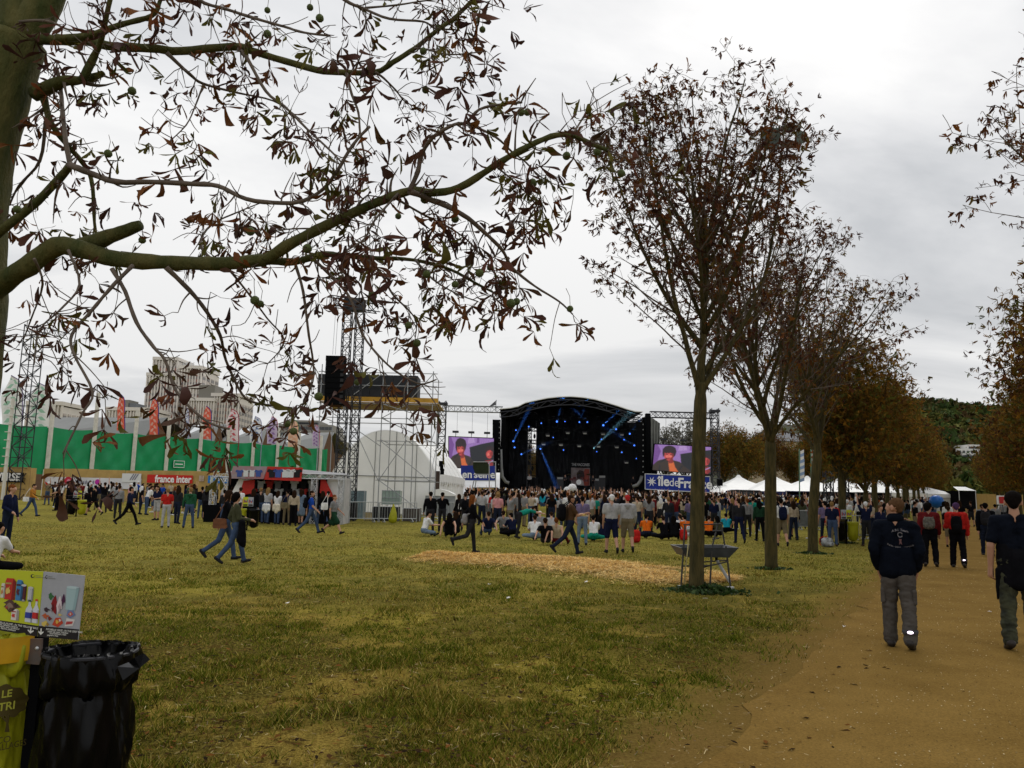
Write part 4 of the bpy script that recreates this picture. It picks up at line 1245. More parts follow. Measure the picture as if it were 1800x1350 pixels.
def make_left():
    # the hoarding recedes to the right: its line on the ground
    F0, F1 = at(-40, 800, 78.5), at(578, 800, 116.0)
    F0.z = F1.z = 0
    ztop = at(20, 743, 79.8).z
    fence = thing('green_hoarding', 'long green tarpaulin hoarding above the timber wall', 'hoarding', (F0.x, F0.y, hz(0, 80)))
    d = F1 - F0
    def fpt(px):
        # intersect column px with the hoarding line
        r_ = ray(px, 790); k = (F0.y * r_.x / r_.y - F0.x) / (d.x - d.y * r_.x / r_.y)
        return F0 + d * k
    cols = [-40, 84, 162, 234, 292, 350, 398, 443, 486, 523, 562, 576]
    zb = 2.9
    for i in range(len(cols) - 1):
        a, b = fpt(cols[i]), fpt(cols[i + 1])
        a, b = a.lerp(b, 0.015), a.lerp(b, 0.985)
        mb = MB(); nx, nz = 16, 8
        nr = Vector((d.y, -d.x, 0)).normalized()
        ph = rng.uniform(0, 6)
        vs = []
        for j in range(nz + 1):
            for k in range(nx + 1):
                f, g = k / nx, j / nz
                diag = math.sin((f * 1.4 + g * 0.9) * 9 + ph) * 0.10 + math.sin((f - g) * 13 + ph) * 0.05
                p = a.lerp(b, f) + nr * (diag * math.sin(math.pi * f) ** 0.5 * (0.3 + 0.7 * math.sin(math.pi * min(1, g + 0.1))))
                sag = 0.18 * math.sin(math.pi * f) * g
                vs.append(Vector((p.x, p.y, zb + (ztop - zb - sag) * g)))
        mb.add(vs, [(j * (nx + 1) + k, j * (nx + 1) + k + 1, (j + 1) * (nx + 1) + k + 1, (j + 1) * (nx + 1) + k) for j in range(nz) for k in range(nx)])
        mb.build('tarpaulin', GREEN, fence, smooth=True)
    tops = {84: 706, 162: 690, 234: 721, 292: 735, 350: 741, 398: 752, 443: 760, 486: 752, 523: 758, 562: 766}
    for px, py in tops.items():
        p = fpt(px) - Vector((d.y, -d.x, 0)).normalized() * -0.25
        zt = at(px, py, p.y).z
        mb = MB(); mb.box(p.x - 0.17, p.x + 0.17, p.y - 0.15, p.y + 0.15, hz(p.x, p.y), zt); mb.box(p.x - 0.26, p.x + 0.26, p.y - 0.22, p.y + 0.22, hz(p.x, p.y), zb + 0.5)
        mb.build('post', POSTW, fence)
    # little framed sign on the tarpaulin
    c = fpt(319) + Vector((0, -0.35, 0)); z = at(319, 816, c.y).z
    sg = thing('small_sign', 'small white-outlined green sign on the hoarding', 'sign', (c.x, c.y, z))
    e = d.normalized()
    mb = MB()
    for (x0, x1, z0, z1) in ((-0.72, 0.72, 0.36, 0.42), (-0.72, 0.72, -0.42, -0.36), (-0.72, -0.66, -0.36, 0.36), (0.66, 0.72, -0.36, 0.36), (-0.5, 0.5, -0.06, 0.06)):
        mb.add([Vector((c.x, c.y, z)) + e * x + Vector((0, 0, zz)) for x, zz in ((x0, z0), (x1, z0), (x1, z1), (x0, z1))], [(0, 1, 2, 3)])
    mb.build('outline', WHITEP, sg)
    mb = MB(); mb.slab([Vector((c.x, c.y + 0.02, z)) + e * x + Vector((0, 0, zz)) for x, zz in ((-.75, -.45), (.75, -.45), (.75, .45), (-.75, .45))], (0, 0.04, 0)); mb.build('board', GREEN, sg)
    # timber wall of plywood sheets
    yt = 72.0
    tw = thing('timber_wall', 'plywood wall running below the green hoarding', 'wall', (at(60, 870, yt).x, yt, hz(0, yt)))
    x = at(-60, 840, yt - 3).x; xe = at(470, 840, yt).x
    i = 0
    while x < xe:
        w = 2.44
        dy = 0.02 * (i % 2)
        corner = at(62, 840, yt).x
        yy = yt if x > corner else yt - 2.0
        zt = at(200, 826, yt).z + rng.uniform(-0.05, 0.05)
        mb = MB(); mb.box(x, x + w - 0.03, yy + dy, yy + dy + 0.04, hz(x, yt) - 0.05, zt); mb.build('plywood_sheet', WOODP, tw)
        x += w; i += 1
    xc = at(62, 840, yt).x
    mb = MB(); mb.box(xc, xc + 0.05, yt - 2.0, yt, hz(0, yt), at(200, 826, yt).z); mb.build('return_sheet', WOODP, tw)
    # banners on it
    yb = yt - 0.12
    def ban(nm, lab, pa, pb, pya, pyb, m, yy=yb):
        a, b = at(pa, pya, yy), at(pb, pyb, yy)
        t_ = thing(nm, lab, 'banner', ((a.x + b.x) / 2, yy, b.z))
        mb = MB(); mb.box(a.x, b.x, yy, yy + 0.03, b.z, a.z); mb.build('cloth', m, t_)
        return t_, a, b
    t_, a, b = ban('black_banner', 'black banner with bold white letters at the far left of the timber wall', -45, 40, 829, 848, BLK, yt - 2.14)
    lettering('CONVERSE', 0.92, WHITEP, upright((b.x - 0.25, yt - 2.17, (a.z + b.z) / 2)), t_, 0.035, 'RIGHT', 0.86)
    t_, a, b = ban('red_banner', 'red banner with white lettering on the plywood wall', 259, 338, 834, 850, mat('banner_red', (0.52, 0.016, 0.010), 0.6, var=0.1))
    lettering('france inter', 0.86, WHITEP, upright((b.x - 0.12, yb - 0.03, (a.z + b.z) / 2 - 0.03)), t_, 0.028, 'RIGHT', 0.80)
    t_, a, b = ban('blue_banner', 'bright blue banner with green mark beside the merchandise stall', 366, 412, 836, 850, mat('banner_sky_blue', (0.012, 0.16, 0.50), 0.6, var=0.1))
    lettering('s:entrals', 0.55, WHITEP, upright((a.x + 1.45, yb - 0.03, (a.z + b.z) / 2 + 0.05)), t_, 0.02, 'CENTER', 0.8)
    mb = MB(); mb.poly([(a.x + x, yb - 0.03, (a.z + b.z) / 2 + z) for x, z in ((0.18, -0.15), (0.40, -0.2), (0.52, 0.05), (0.32, 0.26))]); mb.build('mark', mat('lime_mark', (0.30, 0.50, 0.05), 0.6), t_)
    t_, a, b = ban('white_banner', 'long white banner with pink and red marks behind the left crowd', 80, 247, 838, 860, mat('banner_white', (0.62, 0.62, 0.66), 0.6, var=0.12, vscale=0.4))
    mb = MB()
    def disc(cx, cz, r, mi, n=20):
        mb.poly([(cx + r * math.cos(2 * math.pi * k / n), yb - 0.03 - 0.01 * mi, cz + r * math.sin(2 * math.pi * k / n)) for k in range(n)], mi)
    zc = (a.z + b.z) / 2
    disc(at(120, 846, yb).x, zc + 0.15, 0.36, 0); disc(at(121, 846, yb).x, zc + 0.12, 0.17, 1); disc(at(172, 847, yb).x, zc + 0.1, 0.24, 2)
    mb.poly([(a.x + x, yb - 0.03, b.z + z) for x, z in ((0.02, 0.05), (0.5, 0.05), (0.55, 0.55), (0.30, 0.35), (0.04, 0.5))], 3)
    for k in range(9):
        x = at(129 + k * 4.2, 848, yb).x
        mb.poly([(x, yb - 0.03, zc - 0.1), (x + 0.13, yb - 0.03, zc - 0.1), (x + 0.13, yb - 0.03, zc + 0.12 + 0.06 * (k % 3)), (x, yb - 0.03, zc + 0.12)], 4)
    mb.build('marks', [mat('mark_crimson', (0.5, 0.02, 0.05), 0.6), mat('mark_pink', (0.7, 0.25, 0.35), 0.6), mat('mark_magenta', (0.45, 0.02, 0.32), 0.6), mat('mark_red', (0.55, 0.03, 0.02), 0.6), mat('mark_slate', (0.18, 0.18, 0.24), 0.6)], t_)
    t_, a, b = ban('white_banner', 'plain pale banner with grey strokes left of the red banner', 215, 247, 832, 848, mat('banner_pale', (0.66, 0.67, 0.68), 0.6), yb - 0.06)
    mb = MB()
    for k in range(3):
        mb.poly([(a.x + 0.7 + k * 0.2, yb - 0.09, b.z + 0.2), (a.x + 0.8 + k * 0.2, yb - 0.09, b.z + 0.2), (a.x + 1.1 + k * 0.2, yb - 0.09, b.z + 0.75), (a.x + 1.0 + k * 0.2, yb - 0.09, b.z + 0.75)])
    mb.build('strokes', mat('mark_slate', (0.18, 0.18, 0.24)), t_)
    t_, a, b = ban('poster', 'small pale poster between red and blue banners on the plywood', 350, 358, 836, 846, mat('poster_cream', (0.5, 0.42, 0.34), 0.7, col2=(0.3, 0.2, 0.16), vscale=4))
    # feather flags on poles
    fl = [(20, 655, 750, 46, 'lg', 'white, green and lilac striped feather flag, leftmost, beside the dark mast'), (68, 668, 752, 48, 'lg', 'white, green and lilac striped feather flag right of the dark mast'), (212, 688, 757, 17, 'c', 'narrow ragged coral feather flag above the hoarding, before the low roofs'),
          (270, 694, 764, 20, 'c', 'coral feather flag with violet edge before the tall tower block'), (328, 712, 770, 8, 'b', 'thin white furled flag between two coral flags'), (363, 709, 772, 20, 'c', 'coral and white feather flag before the lower apartment block'),
          (408, 714, 775, 28, 'r', 'pink and white striped feather flag with crimson edge'), (449, 727, 778, 26, 'b', 'blue and white striped feather flag'), (478, 727, 780, 24, 'p', 'violet and pink striped feather flag'),
          (515, 732, 786, 24, 'o', 'pale orange feather flag with green tip near the scaffold'), (555, 742, 784, 16, 'p', 'small pale striped feather flag behind the scaffold')]
    cols_ = {'c': ((0.72, 0.14, 0.085), (0.80, 0.50, 0.42), (0.10, 0.06, 0.30)), 'lg': ((0.78, 0.79, 0.78), (0.36, 0.60, 0.46), (0.30, 0.25, 0.42)), 'b': ((0.72, 0.74, 0.80), (0.20, 0.28, 0.50), (0.4, 0.4, 0.6)), 'r': ((0.75, 0.66, 0.68), (0.62, 0.12, 0.15), (0.35, 0.01, 0.05)), 'p': ((0.55, 0.45, 0.62), (0.30, 0.16, 0.42), (0.6, 0.2, 0.3)), 'o': ((0.75, 0.45, 0.30), (0.78, 0.60, 0.48), (0.10, 0.25, 0.12))}
    for px, pt, pb, w, ck, lab in fl:
        p = fpt(px) - Vector((d.y, -d.x, 0)).normalized() * 0.9
        pt += 5; w *= .82
        y = p.y
        A = lambda u_, v_: at(u_, v_, y)
        f = thing('feather_flag', lab, 'flag', (p.x, y, hz(p.x, y)), 'feather flags above the hoarding')
        c1, c2, c3 = [mat('flag_%s%d' % (ck, i), c, 0.7, trans=0.2) for i, c in enumerate(cols_[ck])]
        right = w / 2
        n_ = 12
        edge = []
        for i in range(n_ + 1):                           # sail outline: straight left side, arched right side
            g = i / n_
            pyy = pb + (pt - pb) * g
            wr = right * (1.0 if g < 0.7 else math.sqrt(max(0.0, 1 - ((g - 0.7) / 0.3) ** 2)))
            wl = right * (0.9 if g < 0.6 else max(-0.3, 0.9 - (g - 0.6) * 2.2))
            wob = 0.10 * math.sin(g * 7 + px)
            edge.append((A(px - wl, pyy) + Vector((0, wob, 0)), A(px + wr, pyy) + Vector((0, -wob * 0.4, 0))))
        mb = MB()
        for i in range(n_):
            (l0, r0), (l1, r1) = edge[i], edge[i + 1]
            mb.add([l0, r0, r1, l1], [(0, 1, 2, 3)], 0)
            k_ = 2                                        # slanting leaf-like stripes
            for s_ in range(k_):
                f0, f1 = (s_ + 0.15) / k_, (s_ + 0.62) / k_
                sh = 0.18 if s_ == 0 else -0.18
                P = lambda f_, e_: e_[0].lerp(e_[1], min(1, max(0, f_))) + Vector((0, -0.02, 0))
                mb.add([P(f0, edge[i]), P(f1, edge[i]), P(f1 + sh, edge[i + 1]), P(f0 + sh, edge[i + 1])], [(0, 1, 2, 3)], 1 if (i + s_) % 2 else 0)
        mb.build('sail', [c1, c2], f)
        mb = MB(); ep = [e_[1] + Vector((0.02, 0, 0)) for e_ in edge]; ep.append(edge[-1][0])
        mb.tube([Vector((edge[0][1].x, y, 2.5))] + ep, 0.055, 5); mb.build('pole', c3, f)
    # masts at the left
    m1 = thing('lattice_mast', 'dark lattice mast with short arm at the far left', 'mast', onground(30, 71))
    q, t = onground(29, 70), at(44, 572, 70)
    truss(m1, (q.x, 70, q.z), (q.x, 70, t.z), 1.15, DARKMETAL, r=0.045, step=0.9)
    a, b = Vector((q.x, 70, t.z - 0.2)), Vector((q.x + 3.0, 70, t.z - 0.9))
    truss(m1, a, b, 0.5, DARKMETAL, r=0.03)
    m2 = thing('white_mast', 'thin pale mast at the left edge beside the dark mast', 'mast', onground(4, 70.5))
    q = onground(4, 69); pole(m2, 'tube', q, Vector((q.x, 69, at(8, 700, 69).z)), 0.16, POSTW)
    for k in range(8):
        pole(m2, 'rung', (q.x - 0.3, 68.8, q.z + 3 + k * 0.7), (q.x + 0.3, 68.8, q.z + 3 + k * 0.7), 0.04, POSTW, 4)
    # long cable
    p1, p2 = at(60, 706, 69), at(480, 757, 70)


make_left()


# ------------------------------------------------------------------ buildings behind
PIER = mat('pale_concrete', (0.66, 0.62, 0.57), 0.8, var=0.08, vscale=0.1)
def strip_mat(name, c_panel, c_glass, fl):
    m = bpy.data.materials.new(name); m.use_nodes = True
    n, l = m.node_tree.nodes, m.node_tree.links
    b = n['Principled BSDF']; b.inputs['Roughness'].default_value = 0.6
    tc = N(n, 'ShaderNodeTexCoord'); sp = N(n, 'ShaderNodeSeparateXYZ'); l.new(tc.outputs['Object'], sp.inputs[0])
    dv = N(n, 'ShaderNodeMath', operation='DIVIDE'); dv.inputs[1].default_value = fl; l.new(sp.outputs['Z'], dv.inputs[0])
    fr = N(n, 'ShaderNodeMath', operation='FRACT'); l.new(dv.outputs[0], fr.inputs[0])
    gt = N(n, 'ShaderNodeMath', operation='GREATER_THAN'); gt.inputs[1].default_value = 0.5; l.new(fr.outputs[0], gt.inputs[0])
    mx = N(n, 'ShaderNodeMix', data_type='RGBA'); l.new(gt.outputs[0], mx.inputs[0])
    mx.inputs[6].default_value, mx.inputs[7].default_value = (*c_panel, 1), (*c_glass, 1)
    l.new(mx.outputs[2], b.inputs['Base Color'])
    return m


def make_towers():
    brick = strip_mat('brick_window_strip', (0.36, 0.18, 0.14), (0.22, 0.18, 0.18), 3.1)
    dark = strip_mat('dark_window_strip', (0.48, 0.43, 0.39), (0.22, 0.21, 0.21), 3.1)
    roofm = mat('roof_grey', (0.20, 0.19, 0.165), 0.8, var=0.1)
    def block(t_, pa, pb, pt, y, depth, cols, name='wing', step=1.0, mats=None):
        a, b = at(pa, 800, y), at(pb, 800, y)
        zt = at((pa + pb) / 2, pt, y).z
        mb = MB(); mb.box(a.x, b.x, y, y + depth, 0, zt - 0.5); core = mb.build(name, PIER, t_)
        # piers on front and right side, window strips recessed between
        n_ = int(cols * 1.7)
        W = (b.x - a.x) / n_
        for i in range(n_ + 1):
            x = a.x + W * i
            mb = MB(); mb.box(x - W * 0.19, x + W * 0.19, y - 0.9, y + 0.1, 0, zt); mb.build('pier', PIER, core)
        for i in range(n_):
            x = a.x + W * (i + 0.5)
            mb = MB(); mb.box(x - W * 0.31, x + W * 0.31, y - 0.35, y - 0.02, 0, zt - 3.2)
            mb.build('window_strip', brick if (i * 7 + int(pa)) % 5 < 2 else dark, core)
        mb = MB(); mb.box(a.x - 0.4, b.x + 0.4, y - 1.2, y + depth, zt, zt + 1.6); mb.build('cornice', PIER, core)
        m_ = max(3, n_ // 2)
        for i in range(m_):
            yy = y + depth * (i + 0.5) / m_
            mb = MB(); mb.box(b.x + 0.02, b.x + 0.3, yy - depth / m_ * 0.3, yy + depth / m_ * 0.3, 0, zt - 3.2); mb.build('window_strip', dark, core)
        return zt
    y = 400.0
    t1 = thing('tower_block', 'tall pale tower block with vertical window strips, stepped top', 'building', onground(296, y))
    block(t1, 248, 305, 661, y, 26, 7)
    block(t1, 257, 300, 633, y + 8, 20, 5, 'tower_top')
    block(t1, 304, 344, 648, y + 3, 24, 5, 'tower_wing')
    z = at(320, 641, y + 12).z
    for k in range(7):
        p = at(306 + k * 5.5, 640 + (k % 3), y + 14)
        mb = MB(); mb.tube([(p.x, p.y, z - 3), (p.x, p.y, z + 1.2 + (k % 3) * 0.5)], [0.9, 0.35], 6); mb.bar((p.x - 0.8, p.y, z + 0.8), (p.x + 0.8, p.y, z + 1.6), 0.25); mb.build('roof_antenna', mat('antenna_white', (0.6, 0.6, 0.6), 0.6), t1)
    y = 390.0
    t2 = thing('apartment_block', 'lower pale apartment block with grey roof box right of the tower', 'building', onground(365, y))
    block(t2, 326, 370, 705, y, 22, 6)
    block(t2, 327, 354, 682, y + 6, 16, 3, 'upper_storeys')
    block(t2, 366, 414, 697, y + 3, 22, 6, 'right_wing')
    mb = MB(); a, b = at(354, 678, y + 5), at(380, 705, y + 5); mb.box(a.x, b.x, y + 2, y + 14, b.z - 4, a.z); mb.build('roof_box', roofm, t2)
    y = 370.0
    t3 = thing('low_block', 'low grey office block with dark roof box left of the tower', 'building', onground(215, y))
    block(t3, 182, 262, 722, y, 20, 9)
    mb = MB(); a, b = at(216, 703, y + 4), at(228, 724, y + 4); mb.box(a.x, b.x, y + 3, y + 12, b.z, a.z); mb.build('roof_box', roofm, t3)
    mb = MB(); a, b = at(228, 709, y + 4), at(240, 724, y + 4); mb.box(a.x, b.x, y + 3, y + 12, b.z, a.z); mb.build('roof_box', mat('roof_slate', (0.13, 0.14, 0.15), 0.8), t3)
    y = 330.0
    t4 = thing('flat_block', 'pale low block far behind the leftmost flags', 'building', onground(75, y))
    block(t4, 40, 102, 712, y, 18, 6)
    t5 = thing('terraced_block', 'grey stepped apartment terrace behind the scaffold', 'building', onground(540, y))
    for k, (pa, pb, pt) in enumerate(((468, 590, 768), (476, 588, 756), (490, 585, 745), (505, 560, 738))):
        a, b = at(pa, pt, y + k * 4), at(pb, pt, y + k * 4)
        mb = MB(); mb.box(a.x, b.x, y + k * 4, y + 30, 0, a.z); mb.build('storey', mat('terrace_grey', (0.24, 0.23, 0.205), 0.8, var=0.12), t5)
        for j in range(14):
            x = a.x + (b.x - a.x) * (j + 0.5) / 14
            mb = MB(); mb.box(x - 0.75, x + 0.75, y + k * 4 - 0.12, y + k * 4 - 0.01, a.z - 2.2, a.z - 0.9); mb.build('window', mat('far_glass', (0.07, 0.075, 0.08), 0.2), t5)
    # low grey sheds right behind the hoarding
    y = 150.0
    SHR = mat('shed_roof', (0.235, 0.24, 0.235), 0.7, var=0.08, vscale=0.2)
    SHW = mat('shed_brick', (0.13, 0.075, 0.045), 0.85, var=0.15)
    sheds = [(28, 300, 728, 772, 'long grey shed roof behind the left part of the hoarding', 288), (300, 395, 741, 776, 'grey shed roof with pale rooflight below the tower blocks', 0), (380, 480, 748, 782, 'grey shed roof with rooflight behind the pink flag', 0), (470, 590, 756, 790, 'grey pitched shed roofs behind the right flags', 0)]
    for pa, pb, pt, pb2, lab, gpx in sheds:
        t_ = thing('shed', lab, 'shed', onground((pa + pb) / 2, y))
        a, b = at(pa, pt, y), at(pb, pt, y)
        zt, ze = at((pa + pb) / 2, pt, y).z, at((pa + pb) / 2, pb2, y).z
        mb = MB()
        # gable at the right end facing the camera
        wgab = (b.x - a.x) * 0.16
        mb.add([(a.x, y, ze), (b.x - wgab, y, ze), (b.x - wgab * 0.5, y + 4, zt), (a.x + wgab * 0.3, y + 9, zt), (a.x, y + 18, ze), (b.x, y + 18, ze)], [(0, 1, 2, 3), (3, 2, 5, 4)])
        mb.build('roof', SHR, t_)
        mb = MB(); mb.box(a.x, b.x - wgab, y + 0.05, y + 17.8, 0, ze - 0.02); mb.build('wall', SHW, t_)
        mb = MB(); mb.add([(b.x - wgab * 0.98, y - 0.3, 0), (b.x, y - 0.3, 0), (b.x, y - 0.3, ze), (b.x - wgab * 0.5, y - 0.3, zt), (b.x - wgab * 0.98, y - 0.3, ze)], [(0, 1, 2, 3, 4)]); mb.build('gable_wall', SHW, t_)
        if pa >= 300:
            f = 0.22
            mb = MB(); P = lambda u, v: Vector((a.x + (b.x - a.x) * u + v * wgab * 0.25, y + 7 * v - 0.1, ze + (zt - ze) * v + 0.25))
            mb.slab([P(f, .35), P(f + .24, .35), P(f + .24, .9), P(f, .9)], (0, 0, -0.1)); mb.build('rooflight', mat('rooflight', (0.7, 0.72, 0.74), 0.3), t_)


make_towers()


# ------------------------------------------------------------------ merchandise stall
def make_stall():
    y = 41.0
    A = lambda px, py, dy=0: at(px, py, y + dy)
    g = onground(490, y)
    s = thing('merchandise_stall', 'open merchandise stall with red and grey fascia and truss frame', 'stall', g)
    xa, xb = A(376, 850).x, A(607, 850).x
    zt = A(500, 838).z
    d = 1.7
    RED = mat('stall_red', (0.46, 0.022, 0.014), 0.6, var=0.12)
    for (x, yy) in ((xa, y), (A(487 + 66, 850).x, y), (xb - 0.2, y), (xa, y + d), (xb - 0.2, y + d)):
        truss(s, (x, yy, g.z), (x, yy, zt), 0.26, ALU, r=0.022, step=0.3)
    truss(s, (xa, y, zt + 0.05), (xb, y, zt + 0.05), 0.24, ALU, r=0.022, step=0.3)
    truss(s, (xa, y + d, zt + 0.05), (xb, y + d, zt + 0.05), 0.24, ALU, r=0.022, step=0.3)
    mb = MB(); xm, zr = A(520, 800).x, zt + 0.16
    mb.add([(xa + .1, y - .1, zr), (xb + .1, y - .1, zr), (xb - .3, y + d, zr + .1), (xa + .3, y + d, zr + .1), ((xa + xb) / 2, y + d / 2, zr + 0.32)], [(0, 1, 4), (1, 2, 4), (2, 3, 4), (3, 0, 4)]); mb.build('canopy', mat('canopy_grey', (.34, .34, .35), .7), s)
    # fascia: left grey lilac with pale shirts, right red with dark shirts
    q = [A(410, 819, -.3), A(470, 820, -.3), A(463, 842, -.3), A(403, 841, -.3)]
    mb = MB(); mb.slab(q, (0, 0.06, 0)); mb.build('fascia_board', mat('stall_lilac', (0.30, 0.27, 0.29), 0.6, col2=(0.36, 0.16, 0.17), vscale=2.2), s)
    q2 = [A(470.5, 820, -.3), A(532, 822, -.3), A(529, 846, -.3), A(464, 843, -.3)]
    mb = MB(); mb.slab(q2, (0, 0.06, 0)); mb.build('fascia_board', RED, s)
    shp = [(-.5, .5), (-.28, .5), (-.12, .42), (.12, .42), (.28, .5), (.5, .5), (.62, .2), (.42, .12), (.36, .22), (.34, -.5), (-.34, -.5), (-.36, .22), (-.42, .12), (-.62, .2)]
    def shirt(px, py, sz, m, dy=-0.33, parent=s):
        c = A(px, py, dy); mb = MB(); mb.slab([(c.x + x * sz, c.y, c.z + z * sz) for x, z in shp], (0, 0.015, 0)); mb.build('printed_shirt', m, parent)
    W1, K1, B1 = mat('shirt_white', (0.6, 0.62, 0.62), 0.8), mat('shirt_black', (0.012, 0.012, 0.014), 0.8), mat('shirt_blue', (0.05, 0.09, 0.30), 0.8)
    for i, px in enumerate((421, 432, 443, 454)):
        shirt(px, 832, 0.34, (B1, W1, W1, B1)[i])
    for i, px in enumerate((478, 489, 501, 511, 522)):
        shirt(px, 832, 0.42, (K1, B1, W1, W1, K1)[i])
    # red side drapes, white side wall
    for pts in (((428, 845), (448, 843), (446, 866), (420, 872)), ((564, 841), (571, 841), (590, 880), (562, 866))):
        mb = MB(); mb.slab([A(px, py, 0.25) for px, py in pts], (0, 0.04, 0)); mb.build('drape', RED, s)
    mb = MB(); mb.slab([A(420, 842, .4), A(446, 842, .4), A(410, 872, .4), A(404, 872, .4)], (0, 0.04, 0)); mb.build('drape', WHITEPVC, s)
    mb = MB(); mb.box(A(571, 850).x, xb - .15, y + 0.5, y + 0.56, g.z, zt); mb.build('side_wall', WHITEPVC, s)
    mb = MB(); mb.box(xb - .12, xb - .06, y + 0.15, y + d - .15, g.z, zt); mb.build('side_wall', mat('side_wall_grey', (.45, .44, .43), .7, var=.15, vscale=2), s)
    # dark back wall with hanging shirts and posters, counter
    mb = MB(); mb.box(xa + .2, xb - .3, y + d - .2, y + d - .14, g.z, zt); mb.build('back_wall', BLK2, s)
    for i in range(16):
        px = 444 + (i % 8) * 15 + rng.uniform(-2, 2); c_ = (K1, W1, RED, mat('shirt_grey', (0.2, 0.2, 0.2), 0.8), K1, W1)[i % 6]
        shirt(px, 852 + (i // 8) * 14, 0.42, c_, d - .3)
    mb = MB(); mb.box(xa + .1, xb - .4, y + .3, y + 1.0, g.z, g.z + 0.95); mb.build('counter', BLK2, s)
    mb = MB(); mb.box(xa - .3, xa + .9, y - .3, y + .2, g.z, g.z + 0.85); mb.build('counter_end', BLK, s)


make_stall()


# ------------------------------------------------------------------ right: marquees, house, van, signs
def make_right():
    y = 98.0
    CREAM = mat('marquee_wall', (0.62, 0.60, 0.55), 0.6, var=0.06)
    NAVY = mat('navy_trim', (0.02, 0.025, 0.10), 0.6)
    def pagoda(px, w, pt, pe, yy, lab, trim=False):
        c = onground(px, yy)
        t_ = thing('marquee', lab, 'tent', c)
        ze, zp = at(px, pe, yy).z, at(px, pt, yy).z
        hw = w / 2; mb = MB()
        n_ = 6; rings = []
        for j in range(n_ + 1):
            f = j / n_; r_ = hw * (1 - f) ** 1.55 + 0.10 * f; z = ze + (zp - ze) * f
            rings.append([(c.x - r_, yy + hw - r_, z), (c.x + r_, yy + hw - r_, z), (c.x + r_, yy + hw + r_, z), (c.x - r_, yy + hw + r_, z)])
        mb.add([p for r in rings for p in r], [(j * 4 + k, j * 4 + (k + 1) % 4, (j + 1) * 4 + (k + 1) % 4, (j + 1) * 4 + k) for j in range(n_) for k in range(4)])
        mb.build('roof', WHITEPVC, t_)
        mb = MB(); mb.box(c.x - hw, c.x + hw, yy - .03, yy + .03, ze - 0.45, ze - 0.02); mb.build('valance', NAVY if trim else WHITEPVC, t_)
        mb = MB(); mb.box(c.x - hw + .03, c.x + hw - .03, yy + .06, yy + 2 * hw, c.z, ze - 0.05); mb.build('wall', CREAM, t_)
        for x in (c.x - hw + .1, c.x + hw - .1):
            pole(t_, 'post', (x, yy - .08, c.z), (x, yy - .08, ze), 0.06, ALU)
    pagoda(1285, 5.0, 852, 866, y - 6, 'small grey-white pointed marquee beside the blue banner')
    pagoda(1318, 9.5, 833, 864, y + 2, 'large white marquee behind the dark van')
    pagoda(1381, 8.8, 832, 864, y, 'white marquee with navy trim, second from the blue banner', True)
    pagoda(1443, 8.6, 835, 864, y, 'white marquee with navy trim left of the lilac truss', True)
    pagoda(1505, 8.8, 836, 865, y, 'white marquee behind the truss pair')
    pagoda(1568, 8.8, 838, 866, y, 'white marquee behind the man with the printed jacket')
    pagoda(1628, 8.4, 842, 868, y + 4, 'white marquee at the right end of the row')
    # black speaker box on a pole
    p = at(1266, 848, 88)
    sp = thing('black_speaker', 'black box loudspeaker on a pole right of the blue banner', 'loudspeaker', onground(1266, 88))
    mb = MB(); mb.box(p.x - .28, p.x + .28, 88, 88.4, p.z - .36, p.z + .36); mb.build('cabinet', BLK, sp); pole(sp, 'pole', (p.x, 88.2, onground(1266, 88).z), (p.x, 88.2, p.z - .36), 0.04, DARKMETAL)
    # dark van roof above the heads
    yv = 84.0; g = onground(1315, yv)
    v = thing('parked_van', 'dark van parked behind the crowd before the marquees', 'van', g)
    VB = mat('van_paint', (0.012, 0.012, 0.014), 0.25, spec=0.5)
    L = 2.3; cx = g.x
    mb = MB(); prof = [(-L, .35), (-L, 1.5), (-L + .25, 2.0), (-L + .8, 2.12), (L - 1.3, 2.1), (L - .7, 1.6), (L - .1, 1.2), (L, .9), (L, .35)]
    mb.slab([(cx + x, yv - .9, g.z + z) for x, z in prof], (0, 1.8, 0)); mb.build('body', VB, v)
    for x0, x1 in ((-L + .35, -L + 1.4), (-L + 1.5, -L + 2.5), (-L + 2.6, -L + 3.3)):
        mb = MB(); mb.box(cx + x0, cx + x1, yv - .93, yv - .905, g.z + 1.35, g.z + 1.9); mb.build('window', mat('van_glass', (0.03, 0.035, 0.04), 0.1), v)
    for x in (-L + .8, L - .9):
        mb = MB(); mb.tube([(cx + x, yv - .95, g.z + .34), (cx + x, yv - .7, g.z + .34)], .34, 14); w_ = mb.build('wheel', BLK, v)
        mb = MB(); mb.tube([(cx + x, yv - .97, g.z + .34), (cx + x, yv - .951, g.z + .34)], .18, 10); mb.build('rim', ALU, w_)
    # house seen through the trees
    yh = 150.0; a, b = at(1340, 770, yh), at(1450, 770, yh)
    h = thing('stone_house', 'cream stone house half hidden by the trees', 'house', onground(1395, yh))
    ST = mat('cream_stone', (0.40, 0.33, 0.23), 0.85, var=0.1, vscale=0.5)
    mb = MB(); mb.box(a.x, b.x, yh, yh + 10, 0, at(1395, 776, yh).z); w_ = mb.build('wall', ST, h)
    zt = at(1395, 776, yh).z
    mb = MB(); mb.add([(a.x - .4, yh - .4, zt), (b.x + .4, yh - .4, zt), (b.x - 2, yh + 5, zt + 2), (a.x + 2, yh + 5, zt + 2), (a.x - .4, yh + 10, zt), (b.x + .4, yh + 10, zt)], [(0, 1, 2, 3), (2, 5, 4, 3), (0, 3, 4), (1, 5, 2)]); mb.build('roof', mat('slate_roof', (0.10, 0.105, 0.12), 0.7), h)
